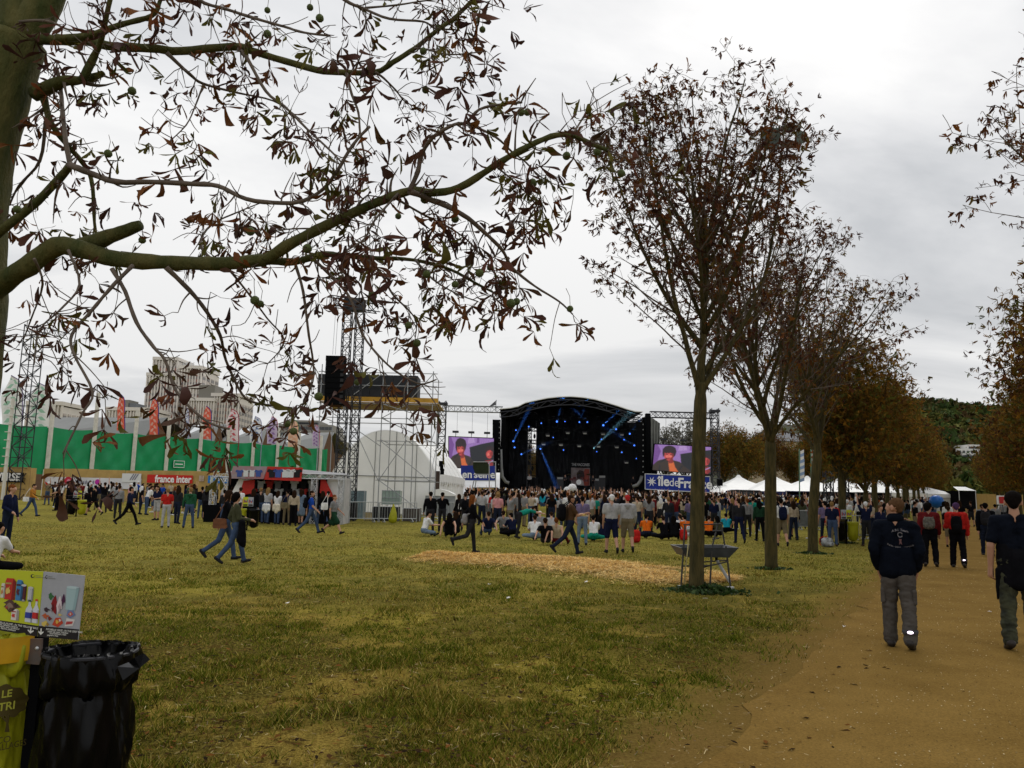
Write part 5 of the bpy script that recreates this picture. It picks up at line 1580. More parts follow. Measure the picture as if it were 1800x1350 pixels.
    for px in (1356, 1388, 1422):
        for py in (797, 828):
            c = at(px, py, yh)
            mb = MB(); mb.box(c.x - .62, c.x + .62, yh - .06, yh - .01, c.z - 1.05, c.z + 1.05); wd = mb.build('window', mat('house_glass', (0.05, 0.055, 0.06), 0.15), h)
            mb = MB()
            for x0, x1, z0, z1 in ((-.62, .62, 1.05, 1.15), (-.62, .62, -1.15, -1.05), (-.72, -.62, -1.15, 1.15), (.62, .72, -1.15, 1.15), (-.05, .05, -1.05, 1.05), (-.62, .62, .3, .38)):
                mb.box(c.x + x0, c.x + x1, yh - .12, yh - .065, c.z + z0, c.z + z1)
            mb.build('frame', WHITEP, wd)
    # flags among the trees
    for px, pt, pb, w, ck, lab in ((1433, 770, 815, 13, 'c', 'red and white striped feather flag hanging among the right trees'), (1410, 793, 848, 8, 'b', 'thin furled blue and white flag among the right trees')):
        yy = 70.0
        f = thing('feather_flag', lab, 'flag', onground(px, yy), 'feather flags among the trees')
        P = lambda u, v: at(u, v, yy)
        mb = MB(); n_ = 10
        for i in range(n_):
            y0_, y1_ = pb + (pt - pb) * i / n_, pb + (pt - pb) * (i + 1) / n_
            w0 = w / 2 * (1 if i < 7 else 0.8)
            mb.add([P(px - w0, y0_), P(px + w0, y0_ - 3), P(px + w0, y1_ - 3), P(px - w0, y1_)], [(0, 1, 2, 3)], i % 2)
        mb.build('sail', [mat('flag_red_r', (0.6, 0.08, 0.05), 0.7) if ck == 'c' else mat('flag_blue_r', (0.25, 0.35, 0.55), 0.7), mat('flag_pale_r', (0.75, 0.72, 0.68), 0.7)], f)
        pole(f, 'pole', P(px - w / 2 - 1, pt - 4), onground(px - w / 2 - 1, yy), 0.05, mat('flagpole_green', (0.12, 0.22, 0.14), 0.6))
    # truss pair between the tree trunks
    for px, lab in ((1457, 'left lattice leg of the truss pair behind the avenue trees'), (1484, 'right lattice leg of the truss pair behind the avenue trees')):
        yy = 62.0; p = onground(px, yy)
        t_ = thing('truss_leg', lab, 'truss', p, 'truss legs behind the avenue')
        truss(t_, p, (p.x, p.y, at(px, 828, yy).z), 0.55, DARKMETAL, r=0.05)
    # canopy, boards and hoarding at the end of the avenue
    ye = 120.0
    hb = thing('tan_hoarding', 'low tan board fence closing the far end of the avenue', 'fence', onground(1720, ye))
    a, b = at(1610, 876, ye), at(1860, 880, ye)
    k = 14
    for i in range(k):
        x0 = a.x + (b.x - a.x) * i / k; mb = MB(); mb.box(x0 + .02, x0 + (b.x - a.x) / k - .02, ye + .03 * (i % 2), ye + .08 + .03 * (i % 2), onground(1720, ye).z, at(1720, 868, ye).z); mb.build('board', mat('tan_board', (0.36, 0.23, 0.07), 0.8, var=0.15), hb)
    cn = thing('entrance_canopy', 'small white-topped dark canopy at the end of the avenue', 'canopy', onground(1697, 100))
    a, b = at(1684, 862, 100), at(1716, 862, 100); zt = at(1700, 856, 100).z; gz = onground(1697, 100).z
    mb = MB(); mb.add([(a.x, 100, a.z), (b.x, 100, a.z), (b.x - .2, 102, zt + .05), (a.x + .5, 102, zt + .05)], [(0, 1, 2, 3)]); mb.build('roof', WHITEPVC, cn)
    mb = MB(); mb.box(a.x + .1, b.x - .1, 100.1, 103, gz + .4, a.z - .05); mb.build('shade', BLK2, cn)
    for x in (a.x + .1, b.x - .1):
        pole(cn, 'post', (x, 100, gz), (x, 100, a.z), 0.05, ALU)
    # boards held above the people
    p = at(1763, 879, 40); bd = thing('red_sign', 'small white board with red panel above heads on the path', 'sign', onground(1763, 40))
    mb = MB(); mb.box(p.x - .30, p.x + .30, 40, 40.03, p.z - .22, p.z + .22); mb.build('board', WHITEP, bd)
    mb = MB(); mb.box(p.x - .2, p.x + .14, 39.97, 39.995, p.z - .17, p.z + .17); mb.build('panel', mat('sign_red', (0.45, 0.02, 0.02), 0.6), bd)
    pole(bd, 'pole', onground(1763, 40), (p.x, 40.05, p.z), 0.02, DARKMETAL)
    p = at(1646, 882, 52); bl = thing('blue_balloon', 'bright blue balloon-like ball above heads on the path', 'balloon', onground(1646, 52))
    mb = MB(); mb.lathe([(0.02, -.42), (.25, -.33), (.42, -.1), (.45, .08), (.36, .28), (.18, .4), (.02, .43)], 14, p); mb.build('skin', mat('balloon_blue', (0.01, 0.12, 0.45), 0.3), bl, smooth=True)
    pole(bl, 'string', onground(1646, 52), p - Vector((0, 0, .4)), 0.01, WHITEP, 4)
    # white building on the hill
    yw = 404.0; wb = thing('hill_building', 'white flat-roofed building among the trees on the hillside', 'building', onground(1694, yw))
    WB = mat('white_render', (0.62, 0.61, 0.58), 0.7, var=0.06, vscale=0.1)
    for pa, pb, pt, pb2, dy in ((1668, 1710, 790, 800, 0), (1687, 1708, 783, 792, 3), (1713, 1732, 785, 796, 2), (1676, 1700, 798, 806, -3)):
        a, b = at(pa, pt, yw + dy), at(pb, pb2, yw + dy)
        mb = MB(); mb.box(a.x, b.x, yw - 8 + dy, yw + 14, b.z - 22, a.z); s_ = mb.build('wing', WB, wb)
        n_ = 6
        for i in range(n_):
            x = a.x + (b.x - a.x) * (i + .5) / n_; mb = MB(); mb.box(x - .6, x + .6, yw - 8.1 + dy, yw - 8.02 + dy, a.z - 2.4, a.z - 1.0); mb.build('window', mat('far_glass', (0.07, 0.075, 0.08), 0.2), s_)


make_right()

# ------------------------------------------------------------------ trees
BARKF = mat('chestnut_bark_near', (0.095, 0.085, 0.024), 0.9, col2=(0.034, 0.044, 0.007), vscale=9, bump=0.9, bscale=44, zs=.4)
BARKM = mat('chestnut_bark', (0.080, 0.060, 0.018), 0.9, col2=(0.026, 0.024, 0.006), vscale=16, bump=0.9, bscale=40, zs=.16)
TWIG = mat('twig_bark', (0.105, 0.080, 0.060), 0.85, var=0.25, vscale=10)
LEAFA = mat('dry_leaf_brown', (0.080, 0.034, 0.020), 0.75, rnd=0.5, trans=0.22, spec=0.2)
LEAFB = mat('dry_leaf_rust', (0.130, 0.046, 0.012), 0.75, rnd=0.45, trans=0.26, spec=0.2)
LEAFC = mat('half_green_leaf', (0.090, 0.080, 0.012), 0.7, rnd=0.4, trans=0.3, spec=0.25)
HUSK = mat('chestnut_husk', (0.080, 0.105, 0.028), 0.7, var=0.25, vscale=60, bump=0.6, bscale=160)


def leaflet(length, width, curl, twist, seg=5):
    """strip along +X, curled down and folded: rows of 3 points"""
    rows = []
    p = Vector((0, 0, 0)); ang = 0.0
    for i in range(seg + 1):
        f = i / seg
        w = width * (.16 + .95 * f ** 1.5) if f < .82 else width * (.75 if f < .99 else .30)
        a = twist * f
        side = Vector((0, math.cos(a), math.sin(a)))
        fold = 0.25 * w
        rows.append((p + side * w, p + Vector((0, 0, -fold)), p - side * w))
        ang -= curl / seg * (.25 + 2.2 * f * f)
        p = p + Vector((math.cos(ang), 0, math.sin(ang))) * (length / seg)
    return rows


def leaf_mesh(seed, seg=5, wide=1.0):
    """one compound chestnut leaf: petiole along -Z of its hang, leaflets fanned; dry and curled"""
    r = random.Random(seed)
    mb = MB()
    k = r.choice((4, 5, 5, 6, 7))
    pl = r.uniform(0.08, 0.16)
    pts = [Vector((0, 0, 0)), Vector((0.02, 0, -pl * 0.5)), Vector((0.01, 0.01, -pl))]
    mb.tube(pts, [0.0022, 0.0017, 0.0017], 3, 1, cap=False)
    droop = r.uniform(0.2, 1.0)
    for i in range(k):
        yaw = (i - (k - 1) / 2) * (4.6 / k) + r.uniform(-0.3, 0.3)
        L = r.uniform(0.070, 0.138) * (1 - 0.10 * abs(i - (k - 1) / 2))
        rows = leaflet(L, L * r.choice((.08, .105, .13, .16, .20)) * wide, r.uniform(-1.8, 3.2), r.uniform(-2.6, 2.6), seg)
        M = Matrix.Translation(pts[-1]) @ Matrix.Rotation(yaw, 4, 'Z') @ Matrix.Rotation(droop + r.uniform(-0.5, 0.5), 4, 'Y')
        o = len(mb.v)
        for row in rows:
            for q in row:
                mb.v.append(tuple(M @ q))
        for j in range(seg):
            for s in range(2):
                mb.f.append([o + j * 3 + s, o + j * 3 + s + 1, o + (j + 1) * 3 + s + 1, o + (j + 1) * 3 + s]); mb.m.append(0)
    return mb


LEAFV = [leaf_mesh(s) for s in range(14)]
LEAF_MESHES = []
for i_, lm in enumerate(LEAFV):
    LEAF_MESHES.append(lm.mesh('leaf', [(LEAFA, LEAFA, LEAFB, LEAFA, LEAFC, LEAFA, LEAFB)[i_ % 7], TWIG], True))


def mb_arrays(mb, quad=True):
    v = np.array(mb.v); f = [x if len(x) == 4 else x + [x[-1]] for x in mb.f]
    return v, np.array(f), np.array(mb.m)


def rand_rot(r, tilt=0.7):
    return Matrix.Rotation(r.uniform(0, 6.283), 3, 'Z') @ Matrix.Rotation(r.gauss(0, tilt), 3, 'X') @ Matrix.Rotation(r.uniform(0, 6.283), 3, 'Z')


def merge_leaves(name, variants, places, mats, tints, parent, kind='stuff'):
    """many leaves in one part: places = [(loc, rot3, scale)]"""
    arr = [mb_arrays(m) for m in variants]
    V, F, C = [], [], []
    o = 0
    for i, (loc, rot, s) in enumerate(places):
        v, f, m = arr[i % len(arr)]
        keep = f[m == 0]
        V.append((v @ np.array(rot).T) * s + np.array(loc)); F.append(keep + o); o += len(v)
        C.append(np.repeat(tints[i][None], len(v), 0))
    return scatter_mesh(name, np.concatenate(V), np.concatenate(F), mats, None, kind=kind, tint=np.concatenate(C), parent=parent, smooth=True)


def smooth_path(pts, sub=4):
    """Catmull-Rom through the points"""
    out = []
    P = [pts[0]] + list(pts) + [pts[-1]]
    for i in range(1, len(P) - 2):
        a, b, c, d = P[i - 1], P[i], P[i + 1], P[i + 2]
        for s in range(sub):
            t = s / sub
            out.append(0.5 * ((2 * b) + (c - a) * t + (2 * a - 5 * b + 4 * c - d) * t * t + (3 * b - a - 3 * c + d) * t ** 3))
    out.append(P[-2])
    return out


def make_near_tree():
    r = random.Random(42)
    D = 4.3
    base = at(-116, 1400, D); base.z = 0
    tree = thing('chestnut_tree', 'big bare-limbed chestnut at left with withered leaves and green husks', 'tree', base)
    # --- trunk
    tp = [(-118, 1425, 0.235), (-106, 1250, 0.215), (-92, 1000, 0.20), (-72, 700, 0.19), (-58, 520, 0.195), (-52, 400, 0.18), (-32, 270, 0.17), (0, 150, 0.165), (30, 70, 0.16)]
    pts = [at(x, y, D) for x, y, _ in tp]; pts[0].z = -0.05
    sp = smooth_path(pts, 5); rad = np.interp(np.linspace(0, len(tp) - 1, len(sp)), range(len(tp)), [q[2] for q in tp])
    mb = MB(); mb.tube(sp, list(rad), 18, jit=0.03); trunk = mb.build('trunk', BARKF, tree, smooth=True)
    for lp in ([(30, 70, .12), (28, -20, .10), (24, -200, .08), (10, -420, .05)], [(34, 70, .11), (80, 0, .095), (125, -120, .075), (190, -330, .045)]):
        ps = smooth_path([at(x, y, D) for x, y, _ in lp], 4); rr = np.interp(np.linspace(0, len(lp) - 1, len(ps)), range(len(lp)), [q[2] for q in lp])
        mb = MB(); mb.tube(ps, list(rr), 12, jit=0.03); mb.build('stem', BARKF, tree, smooth=True)
    # --- limbs: (start radius, end radius, start depth, end depth, points, leafiness)
    LB = [
        (.066, .031, 4.3, 3.9, [(-45, 545), (5, 497), (50, 467), (100, 433), (150, 440), (200, 455), (267, 460), (333, 463), (400, 463), (467, 457)], 0.0),
        (.031, .010, 3.9, 3.6, [(467, 457), (517, 425), (600, 384), (660, 357), (720, 336), (759, 339), (807, 330), (870, 291), (915, 264), (969, 240), (1005, 238), (1044, 255), (1068, 264)], 0.6),
        (.024, .006, 3.9, 4.5, [(467, 457), (517, 460), (567, 447), (600, 449), (653, 453), (727, 457), (790, 473), (840, 500), (873, 517)], 1.0),
        (.014, .005, 3.7, 3.4, [(720, 336), (735, 300), (740, 276), (759, 243), (798, 219), (819, 216), (843, 192), (885, 183), (918, 180)], 0.8),
        (.007, .004, 3.6, 3.9, [(819, 216), (870, 240), (900, 267), (924, 285), (948, 312)], 0.9),
        (.017, .004, 3.7, 4.2, [(720, 336), (760, 352), (813, 377), (850, 407), (883, 440), (900, 470), (940, 503), (983, 530), (1007, 553)], 0.55),
        (.012, .005, 4.0, 3.5, [(197, 473), (220, 513), (240, 567), (270, 610), (290, 633), (307, 683), (335, 717), (370, 744), (403, 754)], 0.6),
        (.014, .005, 3.95, 4.6, [(292, 470), (333, 510), (363, 547), (387, 590), (397, 633), (425, 692), (450, 708), (514, 717)], 0.75),
        (.009, .003, 3.9, 4.1, [(520, 467), (533, 513), (543, 590), (550, 633), (550, 670), (533, 711), (517, 736)], 0.8),
        (.011, .004, 3.95, 3.4, [(233, 467), (200, 500), (160, 547), (127, 587), (130, 623), (163, 689), (145, 726), (130, 758), (111, 797)], 0.45),
        (.009, .003, 4.1, 4.4, [(643, 456), (670, 480), (690, 517), (720, 547), (732, 567), (730, 593)], 0.9),
        (.010, .003, 4.0, 3.6, [(547, 452), (590, 493), (617, 527), (637, 587), (673, 633), (707, 660), (740, 675), (767, 667)], 0.7),
        (.032, .010, 4.3, 4.0, [(40, 66), (93, 70), (150, 72), (200, 82), (267, 85), (317, 90), (410, 82), (450, 92), (517, 112), (567, 125), (600, 127), (660, 127), (690, 110), (729, 85), (768, 54), (804, 27), (840, -10)], 0.35),
        (.007, .003, 4.0, 3.7, [(729, 85), (750, 87), (792, 96), (855, 90)], 1.0),
        (.008, .003, 4.0, 4.3, [(660, 127), (675, 138), (696, 159), (714, 180), (750, 195)], 1.0),
        (.012, .004, 4.1, 3.6, [(420, 87), (433, 100), (467, 160), (500, 187), (540, 227), (583, 267), (600, 285)], 0.9),
        (.012, .004, 4.15, 4.6, [(293, 93), (333, 130), (357, 147), (417, 163), (480, 177), (520, 203)], 1.0),
        (.006, .003, 4.3, 4.0, [(357, 150), (343, 187), (327, 220), (293, 253)], 0.6),
        (.008, .004, 4.0, 3.9, [(609, 129), (618, 165), (630, 198), (633, 234), (642, 285), (639, 321), (600, 366)], 0.7),
        (.026, .020, 4.3, 4.0, [(-20, 425), (13, 397), (67, 353), (110, 307), (123, 290)], 0.2),
        (.019, .007, 4.0, 3.6, [(123, 290), (140, 297), (173, 310), (207, 320), (267, 320), (333, 323), (383, 327), (433, 350), (493, 357), (533, 353), (567, 333), (593, 300), (620, 255), (650, 222)], 0.6),
        (.014, .010, 4.0, 4.3, [(123, 290), (116, 250), (110, 200), (107, 160), (100, 120)], 0.5),
        (.022, .008, 4.3, 4.6, [(77, 173), (90, 217), (117, 253), (153, 297), (163, 333), (166, 390), (172, 430)], 0.5),
        (.012, .005, 4.4, 4.6, [(80, 213), (70, 283), (33, 327), (17, 360)], 0.7),
        (.042, .018, 4.3, 4.1, [(60, 165), (110, 143), (143, 141), (180, 130)], 0.6),
        (.026, .010, 4.1, 3.8, [(143, 143), (165, 100), (177, 73), (187, 27), (200, -30)], 0.6),
        (.026, .008, 4.25, 4.0, [(100, 68), (153, 63), (213, 43), (267, 27), (283, -3), (300, -60)], 0.7),
        (.012, .005, 4.1, 3.6, [(330, -40), (350, 0), (400, 17), (450, 33), (500, 47), (533, 57), (580, 63)], 0.9),
        (.012, .004, 4.2, 4.0, [(560, -40), (606, 0), (639, 15), (684, 33), (744, 38), (765, 50), (800, 52)], 0.8),
        (.007, .003, 4.2, 3.8, [(642, 14), (696, 9), (756, 0), (830, -6)], 0.8),
        (.010, .004, 4.3, 3.8, [(0, 42), (78, 36), (120, 52), (165, 54)], 0.3),
        (.010, .003, 4.0, 4.5, [(380, 463), (352, 430), (372, 395), (420, 372), (470, 352)], 1.0),
        (.009, .003, 3.9, 4.4, [(600, 384), (570, 400), (520, 402), (478, 405)], 1.0),
        (.008, .003, 3.8, 4.4, [(690, 345), (740, 375), (790, 400), (830, 430), (860, 470)], 1.0),
        (.007, .003, 3.8, 3.4, [(700, 340), (660, 385), (640, 420), (610, 440)], 1.0),
        (.007, .003, 4.2, 3.8, [(730, 457), (760, 490), (800, 515), (840, 530)], 1.0),
        (.006, .003, 3.9, 4.2, [(870, 291), (905, 320), (935, 350), (948, 372)], 1.0),
        (.006, .003, 3.6, 3.9, [(1005, 238), (1020, 215), (1035, 190), (1050, 175)], 1.2),
        (.008, .003, 3.9, 4.4, [(60, 455), (75, 500), (55, 560), (40, 600)], 0.5),
        (.008, .003, 4.0, 3.5, [(120, 440), (140, 500), (105, 545), (70, 580), (60, 640)], 0.45),
        (.007, .003, 4.0, 4.5, [(400, 470), (440, 520), (470, 560), (500, 600), (470, 640)], 0.9),
    ]
    stub = [at(x, y, d_) for x, y, d_ in ((140, 436, 4.2), (195, 415, 4.12), (246, 396, 4.05))]
    mb = MB(); mb.tube(smooth_path(stub, 4), list(np.linspace(.052, .026, 9)), 12, jit=0.10); mb.build('broken_stub', BARKF, tree, smooth=True)
    sites = []
    for (r0, r1, d0, d1, pp, leafy) in LB:
        n_ = len(pp)
        ps = [at(x, y, d0 + (d1 - d0) * i / (n_ - 1) + (r.uniform(-.05, .05) if 0 < i < n_ - 1 else 0)) for i, (x, y) in enumerate(pp)]
        sp = smooth_path(ps, 4)
        rr = [r0 + (r1 - r0) * (i / (len(sp) - 1)) ** 0.7 for i in range(len(sp))]
        rr = [q_ * (1 + .10 * math.sin(i * 1.7 + r0 * 99) * r.random()) for i, q_ in enumerate(rr)]
        mb = MB(); mb.tube(sp, rr, 14 if r0 > .03 else 7, jit=0.09)
        mb.build('branch', BARKF if r0 > .02 else TWIG, tree, smooth=True)
        # twigs and leaves along it
        Ltot = sum((sp[i + 1] - sp[i]).length for i in range(len(sp) - 1))
        nt = int(Ltot * 15 * leafy) + (3 if leafy > 0 else 0)
        tw = MB()
        for _ in range(nt):
            i = min(len(sp) - 2, int((r.random() ** 0.8) * (len(sp) - 1)))
            p = sp[i].lerp(sp[i + 1], r.random())
            dr = (sp[i + 1] - sp[i]).normalized()
            out = Vector((r.uniform(-1, 1), r.uniform(-1.3, 1.3), r.uniform(-.9, 1))).normalized()
            L = r.uniform(.05, .24)
            q1 = p + (dr * .5 + out * .8).normalized() * L * .5
            q2 = q1 + (dr * .4 + out * .5 + Vector((0, 0, r.uniform(-.4, .5)))).normalized() * L * .5
            bend = Vector((r.uniform(-.3, .3), r.uniform(-.3, .3), -abs(r.gauss(0, .25)))) * L * .5
            cv = smooth_path([p, q1 + bend * .4, q2 + bend], 3); q2 = cv[-1]
            tw.tube(cv, list(np.linspace(max(.0028, rr[i] * .45), .0017, len(cv))), 4, cap=False)
            sites.append((q2, 1))
            if r.random() < .35:
                sites.append((q1, 0))
        sites.append((sp[-1], 1)); sites.append((sp[-1], 1))
        if tw.v:
            T(tw.build('twigs', TWIG, tree), kind='stuff')
    r.shuffle(sites)
    n_obj = 300
    rest = []
    for i, (p, tip) in enumerate(sites):
        k = 1 if r.random() < .85 else 2
        for _ in range(k):
            rot = rand_rot(r, 0.75); s = r.uniform(.76, 1.26)
            if n_obj > 0:
                n_obj -= 1
                M = Matrix.Translation(p) @ rot.to_4x4() @ Matrix.Diagonal((s, s, s, 1))
                link('leaf', LEAF_MESHES[r.randrange(len(LEAF_MESHES))], tree, M)
            else:
                rest.append((p, rot, s))
    tm = mat('leaf_mass_near', (0.1, 0.04, 0.02), 0.75, attr='tint', trans=0.18, spec=0.2)
    if rest:
        merge_leaves('foliage', LEAFV, rest, [tm], pick([(.080, .034, .020), (.060, .026, .018), (.14, .052, .014), (.085, .075, .012), (.055, .022, .016)], len(rest), .35), tree)
    # husks
    ico = bmesh.new(); bmesh.ops.create_icosphere(ico, subdivisions=3, radius=.019)
    for v in ico.verts:
        v.co *= 1 + .10 * (((hash((round(v.co.x * 4e3), round(v.co.y * 4e3), round(v.co.z * 4e3))) % 100) / 100) ** 3)
    hm = bpy.data.meshes.new('husk'); ico.to_mesh(hm); ico.free(); hm.materials.append(HUSK)
    hm.polygons.foreach_set('use_smooth', [True] * len(hm.polygons))
    spots = [(748, 158), (744, 90), (770, 48), (848, 52), (916, 197), (927, 197), (936, 322), (950, 320), (996, 274), (1050, 267), (1092, 305), (843, 480), (750, 482), (800, 385), (747, 350), (800, 500), (733, 603), (718, 572), (1002, 543), (898, 533), (908, 530),
             (448, 528), (458, 534), (440, 407), (250, 422), (540, 437), (232, 160), (470, 18), (545, 13), (562, 32), (592, 200), (30, 368), (190, 270), (516, 758), (505, 745), (628, 672), (560, 697), (700, 160 + 220), (470, 60), (862, 470), (600, 330 + 160), (655, 520)]
    for x, y in spots:
        p = at(x, y, r.uniform(3.7, 4.2))
        s = r.uniform(.85, 1.25)
        st = MB(); st.tube([p + Vector((0, 0, .015)), p + Vector((r.uniform(-.01, .01), 0, .07)), p + Vector((r.uniform(-.03, .03), r.uniform(-.03, .03), .12))], .0018, 3, cap=False)
        hk = link('husk', hm, tree, Matrix.Translation(p) @ Matrix.Diagonal((s, s, s, 1)))
        st.build('husk_stalk', TWIG, tree)


make_near_tree()


# ---- avenue chestnuts
def grow_tree(seed, height, fork, radius, r0, nlimb=7, dens=1.0, lean=0.0, wmid=0.38, shift=0.0, low=0.0):
    """returns (wood MB list, leaf sites) in local coordinates; limbs ascend steeply and fan into an egg-shaped crown"""
    r = random.Random(seed)
    trunk, limbs, twigs, sites = MB(), [], MB(), []
    top = Vector((lean, 0, fork))
    tpts = [Vector((0, 0, -.05)), Vector((lean * .2 + r.uniform(-.02, .02), 0, fork * .35)), Vector((lean * .6, r.uniform(-.03, .03), fork * .7)), top, top + Vector((0, 0, .35))]
    trunk.tube(smooth_path(tpts, 4), [r0 * 1.25] + [r0 * 1.02] * 3 + list(np.linspace(r0, r0 * .92, 9)) + [r0 * .75] * 4, 12, jit=.04)
    def env(z):
        t = (z - fork * .80) / (height - fork * .80)
        if t <= 0 or t >= 1: return 0.05
        return radius * (t / wmid) ** .55 if t < wmid else radius * max(.02, 1 - ((t - wmid) / (1 - wmid)) ** 1.35) ** .9
    leader = None
    for i in range(nlimb):
        az = 2.4 * i + seed + r.uniform(-.3, .3)
        hf = 0 if i < 4 else r.uniform(.04, .52)          # limbs leave the leader one above the other
        el = R(87) if i == 0 else R(r.uniform(46, 58) + 16 * hf - low) if i > 2 else R(r.uniform(62, 74))
        p = top + Vector((0, 0, r.uniform(-.2, .2))) if not leader or not hf else leader[int(hf * (len(leader) - 1))]
        d = Vector((math.cos(az) * math.cos(el), math.sin(az) * math.cos(el), math.sin(el)))
        pts = [p]; step = .28
        for _ in range(60):
            d = (d + Vector((r.uniform(-.09, .09), r.uniform(-.09, .09), r.uniform(-.01, .07)))).normalized()
            p = p + d * step
            if p.z > height or math.hypot(p.x - lean - shift, p.y) > env(p.z) * 1.0 + .1: break
            pts.append(p)
        if len(pts) < 4: continue
        if i == 0: leader = pts
        n_ = len(pts); rb = r0 * (.66 if i == 0 else r.uniform(.36, .5) * (1 - .75 * hf))
        rad = [rb * (1 - .93 * (k / (n_ - 1)) ** .8) + .004 for k in range(n_)]
        mb = MB(); mb.tube(pts, rad, 7, jit=.05); limbs.append(mb)
        # laterals
        k = 2 if i else 3
        while k < n_:
            f = k / (n_ - 1)
            az2 = r.uniform(0, 6.283); dd = (pts[min(k + 1, n_ - 1)] - pts[k - 1]).normalized()
            side = dd.orthogonal(); side = (Matrix.Rotation(az2, 3, dd) @ side).normalized()
            d2 = (dd * r.uniform(.7, 1.1) + side * r.uniform(.55, .95)).normalized()
            q = pts[k]; lp = [q]; Lmax = r.uniform(.7, 1.9) * (1.15 - .6 * f) * radius / 2.6
            m_ = max(2, int(Lmax / .22))
            for _ in range(m_):
                d2 = (d2 + Vector((r.uniform(-.13, .13), r.uniform(-.13, .13), r.uniform(-.03, .10)))).normalized()
                q = q + d2 * .22
                if q.z > height or math.hypot(q.x - lean - shift, q.y) > env(q.z) + .35: break
                lp.append(q)
            if len(lp) >= 2:
                rl = min(rad[k] * .55, .022)
                twigs.tube(lp, [max(.0045, rl * (1 - .8 * j / (len(lp) - 1))) for j in range(len(lp))], 4, cap=False)
                for j in range(1, len(lp)):
                    if r.random() < .70 * dens:
                        o_ = Vector((r.uniform(-1, 1), r.uniform(-1, 1), r.uniform(-.3, .9))).normalized()
                        e = lp[j] + o_ * r.uniform(.10, .34)
                        twigs.tube([lp[j], (lp[j] + e) / 2 + Vector((0, 0, .02)), e], .004, 3, cap=False)
                        sites.append(e)
                    if r.random() < .45 * dens: sites.append(lp[j])
                sites.append(lp[-1]); sites.append(lp[-1])
            k += 1 if r.random() < .75 else 2
        sites.append(pts[-1]); sites.append(pts[-1])
    return trunk, limbs, twigs, sites


LEAFS = [leaf_mesh(100 + s, 2, 1.6) for s in range(8)]
TINT_B = [(.095, .038, .020), (.070, .028, .018), (.13, .048, .018), (.11, .075, .020), (.16, .060, .014), (.060, .026, .019)]
TINT_R = [(0.165, 0.089, 0.0169), (0.215, 0.111, 0.0169), (0.125, 0.092, 0.0169), (0.100, 0.105, 0.0203), (0.250, 0.123, 0.0169), (0.130, 0.062, 0.0169)]
TREEM = mat('leaf_mass', (0.1, 0.04, 0.02), 0.8, attr='tint', trans=0.35, spec=0.08)
TINTS = {}


def translate_mb(mb, off):
    mb.v = [(x + off.x, y + off.y, z + off.z) for x, y, z in mb.v]
    return mb


def avenue_tree(pos, seed, height, fork, radius, r0, label, group, leafobj=0, lscale=1.6, tint=TINT_B, dens=1.0, nlimb=7, lean=0.0, keep=1.0, mult=1.0, shift=0.0, low=0.0):
    r = random.Random(seed)
    t = thing('chestnut_tree', label, 'tree', pos, group)
    trunk, limbs, twigs, sites = grow_tree(seed, height, fork, radius, r0, nlimb, dens, lean, shift=shift, low=low)
    translate_mb(trunk, pos).build('trunk', BARKM, t, smooth=True)
    for l_ in limbs:
        translate_mb(l_, pos).build('branch', BARKM, t, smooth=True)
    T(translate_mb(twigs, pos).build('twigs', TWIG, t), kind='stuff')
    r.shuffle(sites)
    rest = []
    nobj = leafobj
    sites += [q + Vector((r.gauss(0, .10), r.gauss(0, .10), r.gauss(0, .08))) for q in sites if r.random() < mult - 1]
    r.shuffle(sites)
    for s_ in sites:
        if r.random() > keep * (.28 + .95 * math.hypot(s_.x - lean, s_.y) / radius + .45 * max(0, s_.z / height - .55)): continue
        h = s_.z / height
        rot = rand_rot(r, .9); s = lscale * r.uniform(.8, 1.25)
        p = s_ + pos
        if nobj > 0:
            nobj -= 1
            link('leaf', LEAF_MESHES[r.randrange(len(LEAF_MESHES))], t, Matrix.Translation(p) @ rot.to_4x4() @ Matrix.Diagonal((s, s, s, 1)))
        else:
            rest.append((p, rot, s))
    merge_leaves('crown', LEAFS, rest, [TREEM], pick(tint, len(rest), .35), t)
    return t


TREE1 = gp(1224, 1040)
avenue_tree(TREE1, 5, 10.9, 3.55, 3.4, .135, 'nearest avenue chestnut, slender trunk standing before the metal water trough', 'chestnuts along the avenue', leafobj=300, lscale=1.28, nlimb=20, dens=1.7, lean=.12, mult=2.2, shift=.1)
TREE2 = gp(1356, 1000)
avenue_tree(TREE2, 9, 10.0, 3.1, 3.9, .15, 'second avenue chestnut, thick fanned limbs, right of the water trough', 'chestnuts along the avenue', lscale=1.15, nlimb=19, dens=1.2, lean=.05, mult=1.6)
TREE3 = gp(1429, 973)
avenue_tree(TREE3, 14, 10.2, 3.3, 4.5, .16, 'third avenue chestnut, leaning trunk right of the lone crowd barrier', 'chestnuts along the avenue', lscale=1.4, nlimb=17, dens=1.2, tint=TINT_R + TINT_B, lean=.25, mult=1.6)


